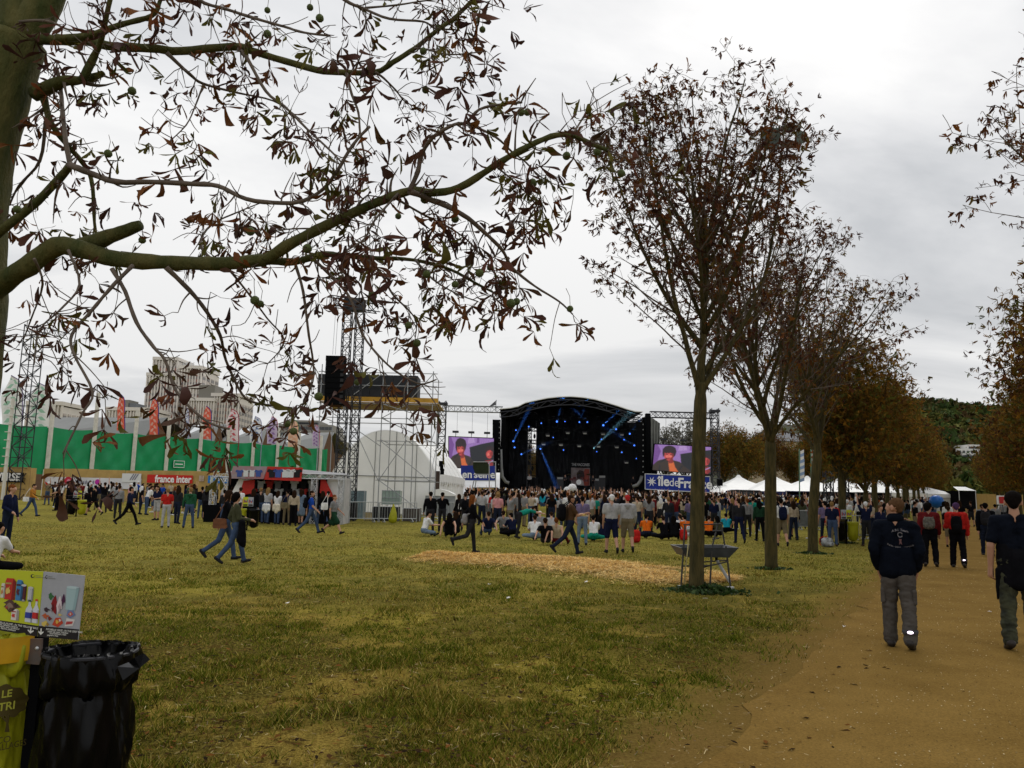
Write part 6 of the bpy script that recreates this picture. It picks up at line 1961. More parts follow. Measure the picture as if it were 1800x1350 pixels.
# dense trees: a few variants whose meshes are shared
def dense_variant(seed, height, fork, radius, r0, nleaf, tint, ls=2.0):
    r = random.Random(seed)
    trunk, limbs, twigs, sites = grow_tree(seed, height, fork, radius, r0, 13, 1.0)
    w = MB(); w.v, w.f, w.m = trunk.v, trunk.f, trunk.m
    out = {'trunk': w.mesh('trunk', [BARKM], True)}
    b = MB()
    for l_ in limbs: b.add(l_.v, l_.f)
    b.add(twigs.v, twigs.f)
    out['branches'] = b.mesh('branches', [BARKM])
    pl = []
    for s_ in sites:
        pl.append((s_, rand_rot(r, .9), ls * r.uniform(.7, 1.2)))
    while len(pl) < nleaf:                              # fill out: clumps round existing sites
        s_ = sites[r.randrange(len(sites))] + Vector((r.gauss(0, .34), r.gauss(0, .34), r.gauss(0, .26)))
        pl.append((s_, rand_rot(r, .9), ls * r.uniform(.7, 1.2)))
    o = merge_leaves('crown', LEAFS, pl, [TREEM], pick(tint, len(pl), .4), None)
    out['crown'] = o.data
    bpy.data.objects.remove(o)
    return out


VARS = [dense_variant(31, 9.2, 2.5, 4.1, .16, 7500, TINT_R), dense_variant(37, 8.8, 2.3, 4.0, .15, 7500, TINT_R + [(.09, .09, .015)]), dense_variant(43, 9.5, 2.6, 4.0, .17, 7000, TINT_R + TINT_B)]


def place_tree(pos, var, rot, scale, label, group):
    t = bpy.data.objects.new('chestnut_tree', None); COL.objects.link(t)
    t.location = pos; t.rotation_euler = (0, 0, rot); t.scale = (scale, scale, scale)
    T(t, label, 'tree', group)
    for k, me in VARS[var].items():
        o = bpy.data.objects.new(k, me); COL.objects.link(o); o.parent = t
        if k == 'crown': o['kind'] = 'stuff'
    return t


ORD = ['fourth', 'fifth', 'sixth', 'seventh', 'eighth', 'ninth', 'tenth', 'eleventh', 'twelfth', 'thirteenth', 'fourteenth', 'fifteenth', 'sixteenth', 'seventeenth', 'eighteenth', 'nineteenth']
LT = TREE1.x - SL * TREE1.y                             # u of the left row
y = TREE3.y + 7.0
for i in range(16):
    p = Vector((SL * y + LT + rng.uniform(-.25, .25), y, hz(0, y)))
    place_tree(p, i % 3, rng.uniform(0, 6.28), rng.uniform(.88, 1.02), '%s russet chestnut from the front in the left row of the avenue' % ORD[i], 'chestnuts along the avenue, left row')
    y += 6.2 + 0.05 * i
RT = 4.75
# near right tree: bough reaching in at the upper right
avenue_tree(Vector((SL * 8.6 + RT - .05, 8.6, 0)), 77, 10.4, 3.3, 4.2, .16, 'right-hand avenue tree whose leafy twigs reach in at the upper right corner', 'chestnuts along the avenue', lscale=1.0, nlimb=22, dens=1.5, mult=1.6, low=16)
y = 15.5
for i in range(17):
    p = Vector((SL * y + RT + rng.uniform(-.2, .2), y, hz(0, y)))
    place_tree(p, (i + 1) % 3, rng.uniform(0, 6.28), rng.uniform(.90, 1.03), '%s russet chestnut from the front in the right row of the avenue' % (['second', 'third'] + ORD)[i], 'chestnuts along the avenue, right row')
    y += 6.2 + 0.05 * i

# trees behind the marquees and right screen
BACK = [(1275, 118, 1.35, 0, 'brown chestnut standing right behind the right gantry tower'), (1312, 112, 1.22, 1, 'dark russet chestnut whose trunk shows before the large marquee'), (1352, 124, 1.3, 2, 'russet chestnut left of the stone house window'), (1400, 128, 1.15, 0, 'russet chestnut covering the stone house front'),
        (1440, 118, 1.3, 1, 'russet chestnut behind the striped flag'), (1480, 122, 1.4, 2, 'russet chestnut above the truss pair'), (1528, 120, 1.4, 0, 'russet chestnut above the middle marquees'), (1575, 124, 1.45, 1, 'russet chestnut above the right marquees'), (1622, 126, 1.45, 2, 'russet chestnut at the right end above the marquees')]
for px, yy, s, v, lab in BACK:
    p = onground(px, yy)
    place_tree(p, v, rng.uniform(0, 6.28), s, lab, 'trees behind the marquees')
VARS.append(dense_variant(61, 11.0, 2.6, 4.3, .20, 1500, [(.16, .15, .125), (.12, .115, .09), (.20, .185, .15), (.09, .09, .06)], 2.6))
for px, yy, s, lab in ((1170, 125, 1.2, 'tall grey half-bare tree behind the stage wing'), (1205, 128, 1.35, 'tall grey half-bare tree above the right video screen'), (1240, 130, 1.2, 'grey half-bare tree between the screen gantry and brown trees')):
    place_tree(onground(px, yy), 3, rng.uniform(0, 6.28), s, lab, 'grey trees behind the right screen')


# weeds and long grass at the feet of the avenue trees
def weeds():
    V, Tn = [], []
    for c, n, rad, hh in ((TREE1, 850, .40, .15), (TREE2, 160, .22, .07), (TREE3, 200, .25, .08), (Vector((SL * (TREE3.y + 7) + LT, TREE3.y + 7, 0)), 140, .25, .08)):
        a = nrg.uniform(0, 2 * np.pi, n); d = rad * np.abs(nrg.normal(0, .55, n)) + .12
        x, y_ = c.x + np.cos(a) * d * 1.5 + (.15 if c is TREE1 else 0), c.y + np.sin(a) * d
        z = H(x, y_) + hh * nrg.random(n) * np.clip(1.3 - d / rad, .15, 1)
        s = .022 * nrg.uniform(.6, 1.5, n) * (1 + .02 * c.y)
        e1 = nrg.normal(size=(n, 3)); e1 /= np.linalg.norm(e1, axis=1)[:, None]; e2 = np.cross(e1, nrg.normal(size=(n, 3))); e2 /= np.linalg.norm(e2, axis=1)[:, None]
        P = np.stack([x, y_, z], -1)
        V.append(np.stack([P - e1 * s[:, None] * 1.4, P + e2 * s[:, None], P + e1 * s[:, None] * 1.4, P - e2 * s[:, None]], 1).reshape(-1, 3))
        Tn.append(np.repeat(pick([(.022, .052, .010), (.035, .070, .014), (.018, .040, .010), (.05, .085, .02)], n, .3), 4, 0))
    v = np.concatenate(V)
    o = scatter_mesh('weeds', v, np.arange(len(v)).reshape(-1, 4), [mat('weed_leaf', (.03, .06, .01), .6, attr='tint', trans=.2)], None, tint=np.concatenate(Tn))
    T(o, 'low dark green weeds at the feet of the avenue trees', 'weeds')


weeds()


# the sheet of grey-green board caught in the crown
def make_caught_box():
    Y = TREE1.y - .2
    A = lambda px, py, dy=0: at(px, py, Y + dy)
    b = thing('caught_box', 'crumpled grey-green box caught in the crown of the nearest avenue tree', 'box', A(1380, 262))
    m = mat('grey_green_board', (0.115, 0.145, 0.13), 0.6, col2=(0.07, 0.085, 0.06), vscale=4)
    mb = MB(); mb.slab([A(1336, 222), A(1345, 226), A(1372, 224), A(1370, 260), A(1343, 260)], (0, .03, 0)); mb.build('front_panel', m, b)
    mb = MB(); mb.slab([A(1372.5, 222, .02), A(1390, 217, .12), A(1408, 221, .1), A(1406, 228, .1), A(1374, 231, .03)], (0, .02, .01)); mb.build('rim', m, b)
    mb = MB(); mb.slab([A(1402, 226, .3), A(1418, 234, .32), A(1422, 246, .3), A(1408, 253, .25), A(1398, 246, .25)], (0, .03, 0)); mb.build('rear_panel', m, b)
    mb = MB(); mb.slab([A(1336, 221.5, .01), A(1344, 225, -.01), A(1346, 234, -.02), A(1341, 258, 0), A(1338, 240, .2)], (.01, .03, 0)); mb.build('side_panel', mat('pale_board_edge', (.30, .36, .37), .6), b)
    mb = MB(); mb.slab([A(1372, 258, .03), A(1398, 258, .2), A(1410, 252, .26), A(1392, 246, .24), A(1372, 250, .05)], (0, .02, -.02)); mb.build('base_panel', mat('brown_board', (.10, .07, .04), .7), b)


make_caught_box()
place_tree(onground(932, 122), 1, 1.0, 1.0, 'green-brown tree glimpsed through the slot behind the stage', 'trees behind the stage')

# ------------------------------------------------------------------ recycling stands
BAGK = mat('black_bin_bag', (0.0022, 0.0022, 0.0026), 0.2, spec=0.14)
BAGY = mat('yellow_bin_bag', (0.36, 0.36, 0.012), 0.45, var=0.12, vscale=5, bump=0.2, bscale=10, trans=0.15)
SIGY = mat('sign_lime', (0.46, 0.50, 0.02), 0.5)
SIGG = mat('sign_grey', (0.33, 0.34, 0.37), 0.5, var=0.08, vscale=9)
SIGK = mat('sign_band', (0.012, 0.009, 0.010), 0.5)


def bag_mesh(cx, cy, ztop, zbot, r, seed, squeeze=0.92):
    """open bin bag folded over a ring: collar, ring bead, hanging body with creases"""
    r_ = random.Random(seed)
    ph = [r_.uniform(0, 6) for _ in range(8)]
    def crease(a, z, amp):
        s = 0
        for k, f in enumerate((5, 8, 13, 21, 31)):
            s += (1 - 2 * abs(math.sin((a * f + ph[k] + z * (6 + 5 * k) * (1 if k % 2 else -1)) / 2))) / (1.2 + .5 * k)
        return amp * s
    mb = MB(); n = 96
    h = ztop - zbot
    prof = [(r * .80, ztop - .16), (r * .90, ztop - .06), (r * .985, ztop - .012), (r * 1.03, ztop + .008), (r * 1.06, ztop - .01), (r * 1.085, ztop - .05), (r * 1.09, ztop - .09), (r * 1.10, ztop - .13), (r * 1.06, ztop - .16), (r * .95, ztop - .175)]
    prof += [(r * .93 * (1 + .12 * math.sin(math.pi * f)), ztop - .175 - (h - .2) * f) for f in np.linspace(0.02, 1, 22)] + [(r * .6, zbot + .01), (r * .02, zbot + .005)]
    def fn(rr, z, a, j):
        amp = .006 if j < 3 else .017 if j < 10 else .013 * (1.2 - .4 * (j / len(prof)))
        e = 0.0
        if 5 <= j <= 9: e = .018 * math.sin(a * 7 + ph[5]) + .012 * math.sin(a * 13 + ph[6])
        return rr + crease(a, z, amp) * (rr / r), z + e * (1 if j >= 6 else .4)
    mb.lathe(prof, n, (cx, cy, 0), fn=fn)
    return mb


def make_near_bin():
    d = 4.0
    A = lambda px, py, dd=d: at(px, py, dd)
    c = A(160, 1140)
    st = thing('recycling_stand', 'recycling stand at lower left with sorting signs, black bag and yellow bag', 'bin', (A(72, 1200).x, d, 0))
    # post and crossbar
    pt, pb = A(70, 1128), A(58, 1400); pb.z = 0
    mb = MB(); mb.bar((pt.x + .005, d, 0), (pt.x + .005, d, pt.z + .03), .05, .05); mb.build('post', BLK, st)
    mb = MB(); mb.box(pt.x - .22, pt.x + .22, d - .22, d + .22, .0, .02); mb.build('base_plate', DARKMETAL, st)
    # bag rings
    R1 = .205
    bk = Vector((A(157, 1140).x, d + .02, A(157, 1142).z))
    by = Vector((A(-18, 1140).x, d + .02, A(0, 1118).z))
    mb = MB(); mb.tube([(bk.x + R1 * math.cos(t), bk.y + R1 * math.sin(t), bk.z - .012) for t in np.linspace(0, 6.283, 33)], .009, 6, cap=False); mb.tube([(pt.x, d, bk.z - .03), (bk.x - R1, bk.y, bk.z - .02)], .012, 6); mb.build('ring', DARKMETAL, st)
    o = bag_mesh(bk.x, bk.y, bk.z, .12, R1, 3).build('black_bag', BAGK, st, smooth=True)
    # knotted tail of the bag sticking out to the right
    p0 = A(222, 1178, d - .1); p1 = A(262, 1150, d - .16)
    mb = MB(); q = [p0, p0.lerp(p1, .5) + Vector((0, -.01, -.012)), p1]
    mb.add([A(206, 1172, d - .16), A(216, 1196, d - .2), A(246, 1174, d - .22), A(264, 1159, d - .18), A(253, 1148, d - .16), A(236, 1156, d - .2), A(226, 1164, d - .14)], [(0, 1, 2, 6), (2, 5, 6), (2, 3, 4, 5)]); mb.build('bag_tail', BAGK, o)
    mb = bag_mesh(by.x, by.y, by.z + .02, .15, R1 * .97, 8); yb = mb.build('yellow_bag', BAGY, st, smooth=True)
    mb = MB(); mb.tube([(by.x + R1 * math.cos(t), by.y + R1 * math.sin(t), by.z - .04) for t in np.linspace(0, 6.283, 33)], .012, 6, cap=False); mb.build('ring', mat('ring_orange', (.42, .22, .01), .5), st)
    mb = MB(); mb.lathe([(R1 * 1.125, by.z + .015), (R1 * 1.135, by.z - .05), (R1 * 1.12, by.z - .10)], 40, (by.x, by.y, 0)); mb.build('band', mat('band_amber', (.52, .29, .008), .45, var=.1, vscale=8), st, smooth=True)
    # printed tree emblem and words on the yellow bag (flat print on a panel of the bag's front)
    pr = mat('bag_print', (.070, .052, .010), .6)
    ang0 = math.atan2(A(14, 1225).y - by.y, A(14, 1225).x - by.x)
    Rr = R1 * 1.125
    cxp = A(20, 1230)
    def onbag(px, py, off=0.0):
        d_ = ray(px, py); a_ = d_.x ** 2 + d_.y ** 2; b_ = -(d_.x * by.x + d_.y * by.y); c_ = by.x ** 2 + by.y ** 2 - (Rr + off) ** 2
        t_ = (-b_ - math.sqrt(max(0.0, b_ * b_ - a_ * c_))) / a_
        return Vector((0, 0, CAMZ)) + d_ * t_
    mb = MB(); n = 40
    prc = onbag(12, 1238, .006)
    ring_ = []
    for k in range(n):
        a = 2 * math.pi * k / n; rr = 1 + .07 * math.sin(a * 9) + .03 * math.sin(a * 4)
        ring_.append(onbag(12 + 37 * rr * math.cos(a), 1232 - 28 * rr * math.sin(a), .006))
    mb.add([prc] + ring_, [(0, k + 1, (k + 1) % n + 1) for k in range(n)])
    mb.add([onbag(*p, .006) for p in ((9, 1256), (17, 1256), (15, 1272), (17, 1287), (8, 1287), (11, 1272))], [(0, 1, 2, 3, 4, 5)])
    mb.add([onbag(*p, .006) for p in ((0, 1258), (4, 1257), (14, 1268), (12, 1272))], [(0, 1, 2, 3)])
    mb.build('tree_emblem', pr, yb)
    lime = mat('bag_print_light', (.40, .40, .05), .6)
    def word(s, px, py, size, m, bold=.001, sx=1.0):
        q = onbag(px, py, .009); yaw = math.atan2(q.x - by.x, by.y - q.y)
        lettering(s, size, m, upright(q, yaw), st, bold, 'CENTER', sx)
    word('LE', 12, 1220, .046, lime); word('TRI', 12, 1242, .050, lime)
    word('ECO', 2, 1302, .040, pr, .0005); word('EMBALLAGES', 8, 1313, .040, pr, .0005, .8)
    # metal bracket plate with bolts
    q = [A(41, 1119), A(84, 1120), A(82, 1165), A(39, 1162)]
    mb = MB(); mb.slab([p + Vector((0, -.05, 0)) for p in q], (0, .012, 0)); pl = mb.build('bracket_plate', mat('rusty_plate', (.145, .085, .060), .5, metal=.3, col2=(.10, .10, .10), vscale=9), st)
    for px in (47, 76):
        p = A(px, 1134 if px < 60 else 1136); mb = MB(); mb.lathe([(.0, .008), (.007, .006), (.010, 0)], 10, (0, 0, 0)); me = mb.mesh('bolt', [ALU], True)
        link('bolt', me, st, Matrix.Translation(p + Vector((0, -.052, 0))) @ Matrix.Rotation(math.pi / 2, 4, 'X'))
    # sign panels
    sgn = [('yellow_sign_panel', SIGY, [(-34, 1000), (76, 1005), (66, 1119), (-44, 1101)]), ('grey_sign_panel', SIGG, [(76.6, 1005), (149, 1012), (137, 1125), (66.6, 1119)])]
    for nm, m_, cs in sgn:
        P = [A(*p, d - .06) for p in cs]
        u = lambda f, g, k=0: (P[3] * (1 - f) + P[2] * f) * (1 - g) + (P[0] * (1 - f) + P[1] * f) * g + Vector((0, -.0012 * k, 0))
        mb = MB(); mb.slab([u(0, 0), u(1, 0), u(1, 1), u(0, 1)], (0, .006, 0)); pn = mb.build(nm, m_, st)
        def shp(name, items, pn=pn, u=u):
            mb = MB(); ms = []
            for col, k, o in items:
                m2 = mat('print_%02d%02d%02d' % tuple(int(c_ * 99) for c_ in col), col, .55)
                if m2 not in ms: ms.append(m2)
                mb.poly([u(f, g, k) for f, g in o], ms.index(m2))
            mb.build(name, ms, pn)
        rect = lambda a, b, c_, e: [(a, b), (c_, b), (c_, e), (a, e)]
        dk = lambda c_, k: tuple(x * k for x in c_)
        ell = lambda x, y_, w, h, n=12: [(x + w * math.cos(t), y_ + h * math.sin(t)) for t in np.linspace(0, 6.283, n + 1)[:-1]]
        blob = lambda x, y_, w, h, sd, n=11: [(x + w * math.cos(t) * (.72 + .4 * ((math.sin(t * 3 + sd) + math.sin(t * 5 + sd * 2)) / 2)), y_ + h * math.sin(t) * (.75 + .35 * math.sin(t * 4 + sd))) for t in np.linspace(0, 6.283, n + 1)[:-1]]
        def bottle(x, y_, w, h, c_, lab, cap): return [(c_, 2, [(x, y_), (x + w, y_), (x + w, y_ + h * .62), (x + w * .68, y_ + h * .82), (x + w * .66, y_ + h), (x + w * .34, y_ + h), (x + w * .32, y_ + h * .82), (x, y_ + h * .62)]), (dk(c_, .6), 3, rect(x + w * .8, y_, x + w, y_ + h * .6)), (lab, 4, rect(x, y_ + h * .2, x + w, y_ + h * .48)), (dk(lab, .5), 5, rect(x + w * .72, y_ + h * .2, x + w, y_ + h * .48)), (cap, 4, rect(x + w * .3, y_ + h, x + w * .7, y_ + h * 1.09))]
        def carton(x, y_, w, h, c_, c2): return [(c_, 2, [(x, y_), (x + w, y_), (x + w, y_ + h * .85), (x + w * .75, y_ + h), (x + w * .1, y_ + h), (x, y_ + h * .85)]), (dk(c_, .45), 3, [(x + w * .68, y_), (x + w, y_), (x + w, y_ + h * .85), (x + w * .72, y_ + h * .97)]), (c2, 4, blob(x + w * .33, y_ + h * .42, w * .28, h * .22, x * 9)), (dk(c2, .6), 4, rect(x + w * .06, y_ + h * .72, x + w * .6, y_ + h * .8))]
        def can(x, y_, w, h, c_): return [(c_, 2, rect(x, y_, x + w, y_ + h)), (dk(c_, .5), 3, rect(x + w * .74, y_, x + w, y_ + h)), (dk(c_, 1.3), 3, rect(x + w * .2, y_, x + w * .32, y_ + h)), ((.5, .5, .5), 4, ell(x + w / 2, y_ + h, w / 2, w * .22)), ((.3, .3, .3), 3, ell(x + w / 2, y_, w / 2, w * .2))]
        shp('text_band', [((.012, .009, .010), 1, rect(.0, .0, 1.0, .165))])
        lg = lambda x: [((.03, .03, .03), 2, ell(x, .925, .03, .03)), ((.46, .50, .02) if nm[0] == 'y' else (.33, .34, .37), 3, ell(x + .012, .928, .02, .018)), ((.15, .15, .10), 2, rect(x + .05, .93, x + .14, .937)), ((.15, .15, .10), 2, rect(x + .05, .905, x + .22, .912))]
        if nm[0] == 'y':
            shp('picture', carton(.42, .52, .17, .35, (.45, .03, .02), (.62, .45, .12)) + carton(.36, .54, .07, .24, (.60, .58, .50), (.5, .2, .05)) + carton(.60, .52, .11, .33, (.05, .20, .42), (.10, .02, .02)) + can(.68, .53, .085, .24, (.10, .02, .025)) + can(.79, .54, .085, .20, (.45, .46, .50)) +
                [((.09, .045, .035), 2, blob(.54, .42, .17, .11, 1.3)), ((.24, .16, .12), 3, blob(.52, .42, .08, .06, 2.1)), ((.035, .018, .015), 3, blob(.62, .44, .05, .05, .4)), ((.30, .05, .04), 4, blob(.48, .39, .03, .03, 3))] + bottle(.78, .20, .11, .32, (.55, .58, .66), (.03, .05, .30), (.03, .08, .05)) + bottle(.895, .20, .095, .34, (.58, .60, .66), (.48, .02, .02), (.5, .02, .02)) +
                carton(.56, .20, .12, .18, (.66, .60, .56), (.50, .04, .03)) + lg(.84))
        else:
            shp('picture', [((.32, .45, .47), 2, [(.62, .45), (.86, .45), (.91, .80), (.60, .80)]), ((.42, .54, .56), 3, ell(.755, .80, .155, .022)), ((.25, .37, .39), 3, [(.80, .45), (.86, .45), (.91, .80), (.84, .80)]), ((.22, .008, .012), 2, blob(.36, .50, .13, .15, .6)), ((.10, .004, .008), 3, blob(.31, .46, .05, .07, 1.9)), ((.62, .54, .56), 3, blob(.46, .52, .09, .15, 2.4)), ((.40, .30, .32), 4, blob(.48, .47, .04, .08, .2)),
                ((.03, .13, .04), 3, blob(.24, .63, .09, .06, 1.1)), ((.06, .012, .05), 3, blob(.55, .60, .06, .10, 2.2)), ((.04, .02, .03), 2, blob(.16, .42, .10, .04, .9)), ((.42, .09, .03), 2, blob(.15, .32, .10, .05, .3)), ((.16, .02, .015), 3, blob(.26, .29, .07, .035, 1.4)), ((.60, .45, .10), 2, blob(.15, .21, .12, .05, 2.8)), ((.30, .18, .04), 3, blob(.22, .20, .05, .03, .8)),
                ((.46, .05, .02), 2, [(.33, .20), (.48, .17), (.60, .24), (.52, .32), (.40, .31)]), ((.62, .36, .06), 3, blob(.45, .25, .06, .035, 1.2)), ((.62, .55, .50), 4, blob(.52, .28, .04, .025, .5)), ((.62, .58, .56), 2, [(.64, .19), (.84, .21), (.88, .31), (.67, .32)]), ((.40, .05, .05), 3, [(.66, .22), (.82, .24), (.84, .28), (.68, .27)]), ((.14, .20, .36), 2, [(.66, .36), (.76, .32), (.88, .38), (.80, .46), (.68, .45)]), ((.50, .09, .07), 3, [(.69, .38), (.76, .35), (.83, .39), (.76, .43)]), ((.60, .50, .42), 4, blob(.76, .39, .03, .02, .7)), ((.55, .42, .14), 2, blob(.50, .36, .07, .022, 1.1))] + lg(.09))
        wt = mat('sign_text', (.62, .62, .58), .6)
        ax = (P[2] - P[3]).normalized(); Ms = Matrix.Translation(Vector((0, 0, 0)))
        tilt = math.atan2(ax.z, ax.x)
        def line(s, f, g, size, sx=1.0, al='LEFT'):
            q = u(f, g, 4); lettering(s, size, wt, Matrix.Translation(q) @ Matrix.Rotation(-tilt, 4, 'Y') @ Matrix.Rotation(math.pi / 2, 4, 'X'), st, .0002, al, sx)
        if nm[0] == 'y':
            line('POUBELLE JAUNE : IN THE YELLOW BAG', .30, .135, .0125, .95); line('bouteilles, canettes, cartons', .30, .105, .011, .95); line('bottles, cans, cardboard', .38, .075, .011, .95); line('flacons plastique', .42, .045, .011)
            ar = [(.88, .13), (.90, .13), (.90, .07), (.93, .09), (.94, .075), (.89, .03), (.84, .075), (.85, .09), (.88, .07)]
        else:
            line('POUBELLE GRISE : IN THE GREY BAG', .20, .125, .0125, .86); line('restes de repas, gobelets', .24, .095, .011, .9); line('food leftovers, cups', .30, .068, .011, .9); line('papiers gras', .24, .040, .011)
            ar = [(.06, .13), (.09, .13), (.09, .07), (.13, .09), (.145, .075), (.075, .03), (.01, .075), (.02, .09), (.06, .07)]
        shp('arrow', [((.66, .66, .62), 3, ar)])


make_near_bin()


def far_bin(px, y, label, side=1, sign=True):
    g = onground(px, y)
    st = thing('recycling_stand', label, 'bin', g)
    mb = MB(); mb.bar(g, g + Vector((0, 0, 1.25)), .05); mb.build('post', BLK, st)
    for s, m, nm in ((-side, BAGK, 'black_bag'), (side, BAGY, 'yellow_bag')):
        c = g + Vector((s * .27, 0, 0))
        mb = MB(); mb.lathe([(.17, .80), (.21, .90), (.23, .86), (.21, .76), (.20, .72), (.21, .45), (.18, .18), (.06, .10)], 14, c, fn=lambda r, z, a, j: (r * (1 + .07 * math.sin(a * 5 + j)), z)); mb.build(nm, m, st, smooth=True)
    if sign:
        for s, m in ((-side, SIGG), (side, SIGY)):
            mb = MB(); x0, x1 = (0.0, .22 * s) if s > 0 else (.22 * s, 0.0)
            mb.box(g.x + x0, g.x + x1, g.y - .05, g.y - .03, g.z + 1.0, g.z + 1.38); mb.build('sign_panel', m, st)
            mb = MB(); mb.box(g.x + x0 + .02, g.x + x1 - .02, g.y - .056, g.y - .051, g.z + 1.02, g.z + 1.08, 0)
            for k in range(4): mb.box(g.x + x0 + .03 + .045 * k, g.x + x0 + .065 + .045 * k, g.y - .056, g.y - .051, g.z + 1.14 + .03 * (k % 2), g.z + 1.28 - .03 * (k % 3), 1 + k % 2)
            mb.build('print', [SIGK, mat('print_red_s', (.4, .05, .03), .6), mat('print_blue_s', (.1, .1, .25), .6)], st)


far_bin(1486, 33.5, 'recycling stand with yellow bag beside the fourth avenue tree')
far_bin(136, 43.5, 'recycling stand with yellow bag among the left crowd')
far_bin(437, 34.0, 'recycling stand half hidden behind the couple before the merchandise stall', -1)
p_ = onground(692, 42.5)
b_ = thing('yellow_bag', 'crumpled yellow bag hanging on the barrier before the scaffold', 'bag', p_)
mb = MB(); mb.lathe([(.03, 1.05), (.06, .95), (.16, .6), (.22, .3), (.2, .1), (.05, .04)], 12, p_, fn=lambda r, z, a, j: (r * (1 + .15 * math.sin(a * 3 + j)), z)); mb.build('sack', BAGY, b_, smooth=True)


# ------------------------------------------------------------------ water trough behind the first tree
def make_trough():
    y = TREE1.y + 1.1
    A = lambda px, py, dy=0: at(px, py, y + dy)
    g = hz(0, y)
    t = thing('water_trough', 'grey basin on a metal frame with taps behind the nearest avenue tree', 'water trough', (A(1240, 1000).x, y, g))
    TM = mat('trough_grey', (.055, .060, .065), .5, var=.2, vscale=6)
    FR = mat('frame_steel', (.06, .058, .055), .5, metal=.5)
    # basin: tapered tub, open at the top
    z1, z0 = A(1240, 961).z, A(1240, 977).z
    tl, tr = A(1187, 960).x, A(1288, 958).x
    ins = .09
    mb = MB()
    w = .55
    rim = [(tl, y - w, z1), (tr, y - w + .1, z1 + .02), (tr, y + w, z1 + .02), (tl, y + w, z1)]
    bot = [(tl + .12, y - w + ins, z0), (tr - .18, y - w + ins + .08, z0), (tr - .18, y + w - ins, z0), (tl + .12, y + w - ins, z0)]
    inn = [(tl + .05, y - w + .05, z1 - .005), (tr - .05, y - w + .15, z1 + .015), (tr - .05, y + w - .05, z1 + .015), (tl + .05, y + w - .05, z1 - .005)]
    inb = [(a[0], a[1], a[2] + .03) for a in bot]
    mb.add(rim + bot + inn + inb, [(0, 1, 5, 4), (1, 2, 6, 5), (2, 3, 7, 6), (3, 0, 4, 7), (4, 5, 6, 7), (0, 8, 9, 1), (1, 9, 10, 2), (2, 10, 11, 3), (3, 11, 8, 0), (8, 12, 13, 9), (9, 13, 14, 10), (10, 14, 15, 11), (11, 15, 12, 8), (12, 15, 14, 13)])
    mb.build('basin', TM, t)
    # frame: near left leg is the tall one, right legs splay
    legs = [(A(1204, 922, -.45), A(1197, 1033, -.45)), (A(1232, 962, .5), A(1230, 1024, .5)), (A(1251, 962, -.45), A(1248, 1026, -.45)), (A(1276, 960, -.3), A(1284, 1025, -.3)), (A(1262, 922, .5), A(1252, 960, .5)), (A(1268, 922, .45), A(1274, 958, .45))]
    for a, b in legs:
        b = Vector(b)
        if b.z < g + .35: b.z = g
        pole(t, 'leg', a, b, .018, FR)
    for a, b in ((A(1201, 922, -.45), A(1236, 922, -.45)), (A(1236, 922, .5), A(1268, 921, .45)), (A(1200, 995, -.4), A(1250, 994, -.4)), (A(1234, 988, .45), A(1280, 985, .4)), (A(1236, 997, -.4), A(1280, 987, -.3)), (A(1252, 933, .5), A(1270, 933, .45)), (A(1252, 948, .5), A(1264, 946, .5))):
        pole(t, 'rail', a, b, .015, FR)
    p = A(1210, 930, -.4)
    mb = MB(); mb.tube([p + Vector((0, 0, .06)), p, p - Vector((0, 0, .06))], [.025, .042, .025], 10); mb.tube([p - Vector((0, 0, .06)), p - Vector((0, 0, .14))], .018, 8); mb.build('tap', ALU, t, smooth=True)
    mb = MB(); mb.tube(smooth_path([A(1210, 944, -.4), A(1209, 965, -.62), A(1205, 1000, -.64), A(1203, 1030, -.5)], 4), .011, 6); mb.build('hose', mat('yellow_hose', (.40, .34, .15), .5), t, smooth=True)
    a, b = A(1260, 985, -.1), A(1283, 1023, -.2)
    pole(t, 'drain_pipe', A(1258, 975, 0), a, .03, DARKMETAL, 8); pole(t, 'drain_pipe', a, (b.x, b.y, max(b.z, g + .03)), .03, mat('grey_pipe', (.45, .46, .48), .5), 8)
    for px in (1197, 1284):
        q = A(px, 1031, -.4); q.z = g + .02; mb = MB(); mb.box(q.x - .06, q.x + .06, q.y - .05, q.y + .05, q.z - .02, q.z + .01); mb.build('foot', ALU, t)


make_trough()

# ------------------------------------------------------------------ people
CLOTH = {}
PAL = {
    'black': (.0055, .0055, .007), 'charcoal': (.020, .020, .023), 'navy': (.009, .012, .034), 'white': (.66, .66, .66), 'grey': (.20, .20, .205), 'light grey': (.36, .36, .37),
    'denim': (.045, .070, .130), 'dark denim': (.013, .018, .036), 'pale denim': (.14, .19, .26), 'khaki': (.16, .13, .080), 'olive': (.055, .058, .032), 'red': (.42, .020, .016), 'orange': (.66, .13, .012), 'amber': (.36, .15, .025),
    'yellow': (.55, .36, .012), 'teal': (.012, .22, .16), 'turquoise': (.015, .30, .42), 'blue': (.015, .065, .36), 'purple': (.15, .12, .22), 'green': (.018, .080, .040), 'dark green': (.012, .038, .020), 'brown': (.070, .040, .022),
    'cream': (.55, .50, .40), 'pink': (.55, .25, .26), 'maroon': (.12, .012, .014), 'beige': (.40, .33, .24), 'camouflage': (.040, .042, .022), 'cargo grey': (.070, .062, .054),
}
SKINS = [(.46, .25, .165), (.38, .20, .125), (.30, .15, .09), (.52, .31, .22)]
HAIRS = {'dark': (.006, .0045, .004), 'brown': (.022, .011, .006), 'fair': (.22, .13, .05), 'ginger': (.14, .045, .012), 'cap_white': (.66, .66, .66), 'cap_red': (.42, .03, .03), 'hood': (.25, .25, .26), 'purple_hat': (.07, .035, .09), 'short': (.085, .045, .022), 'yellow_cap': (.45, .30, .03)}


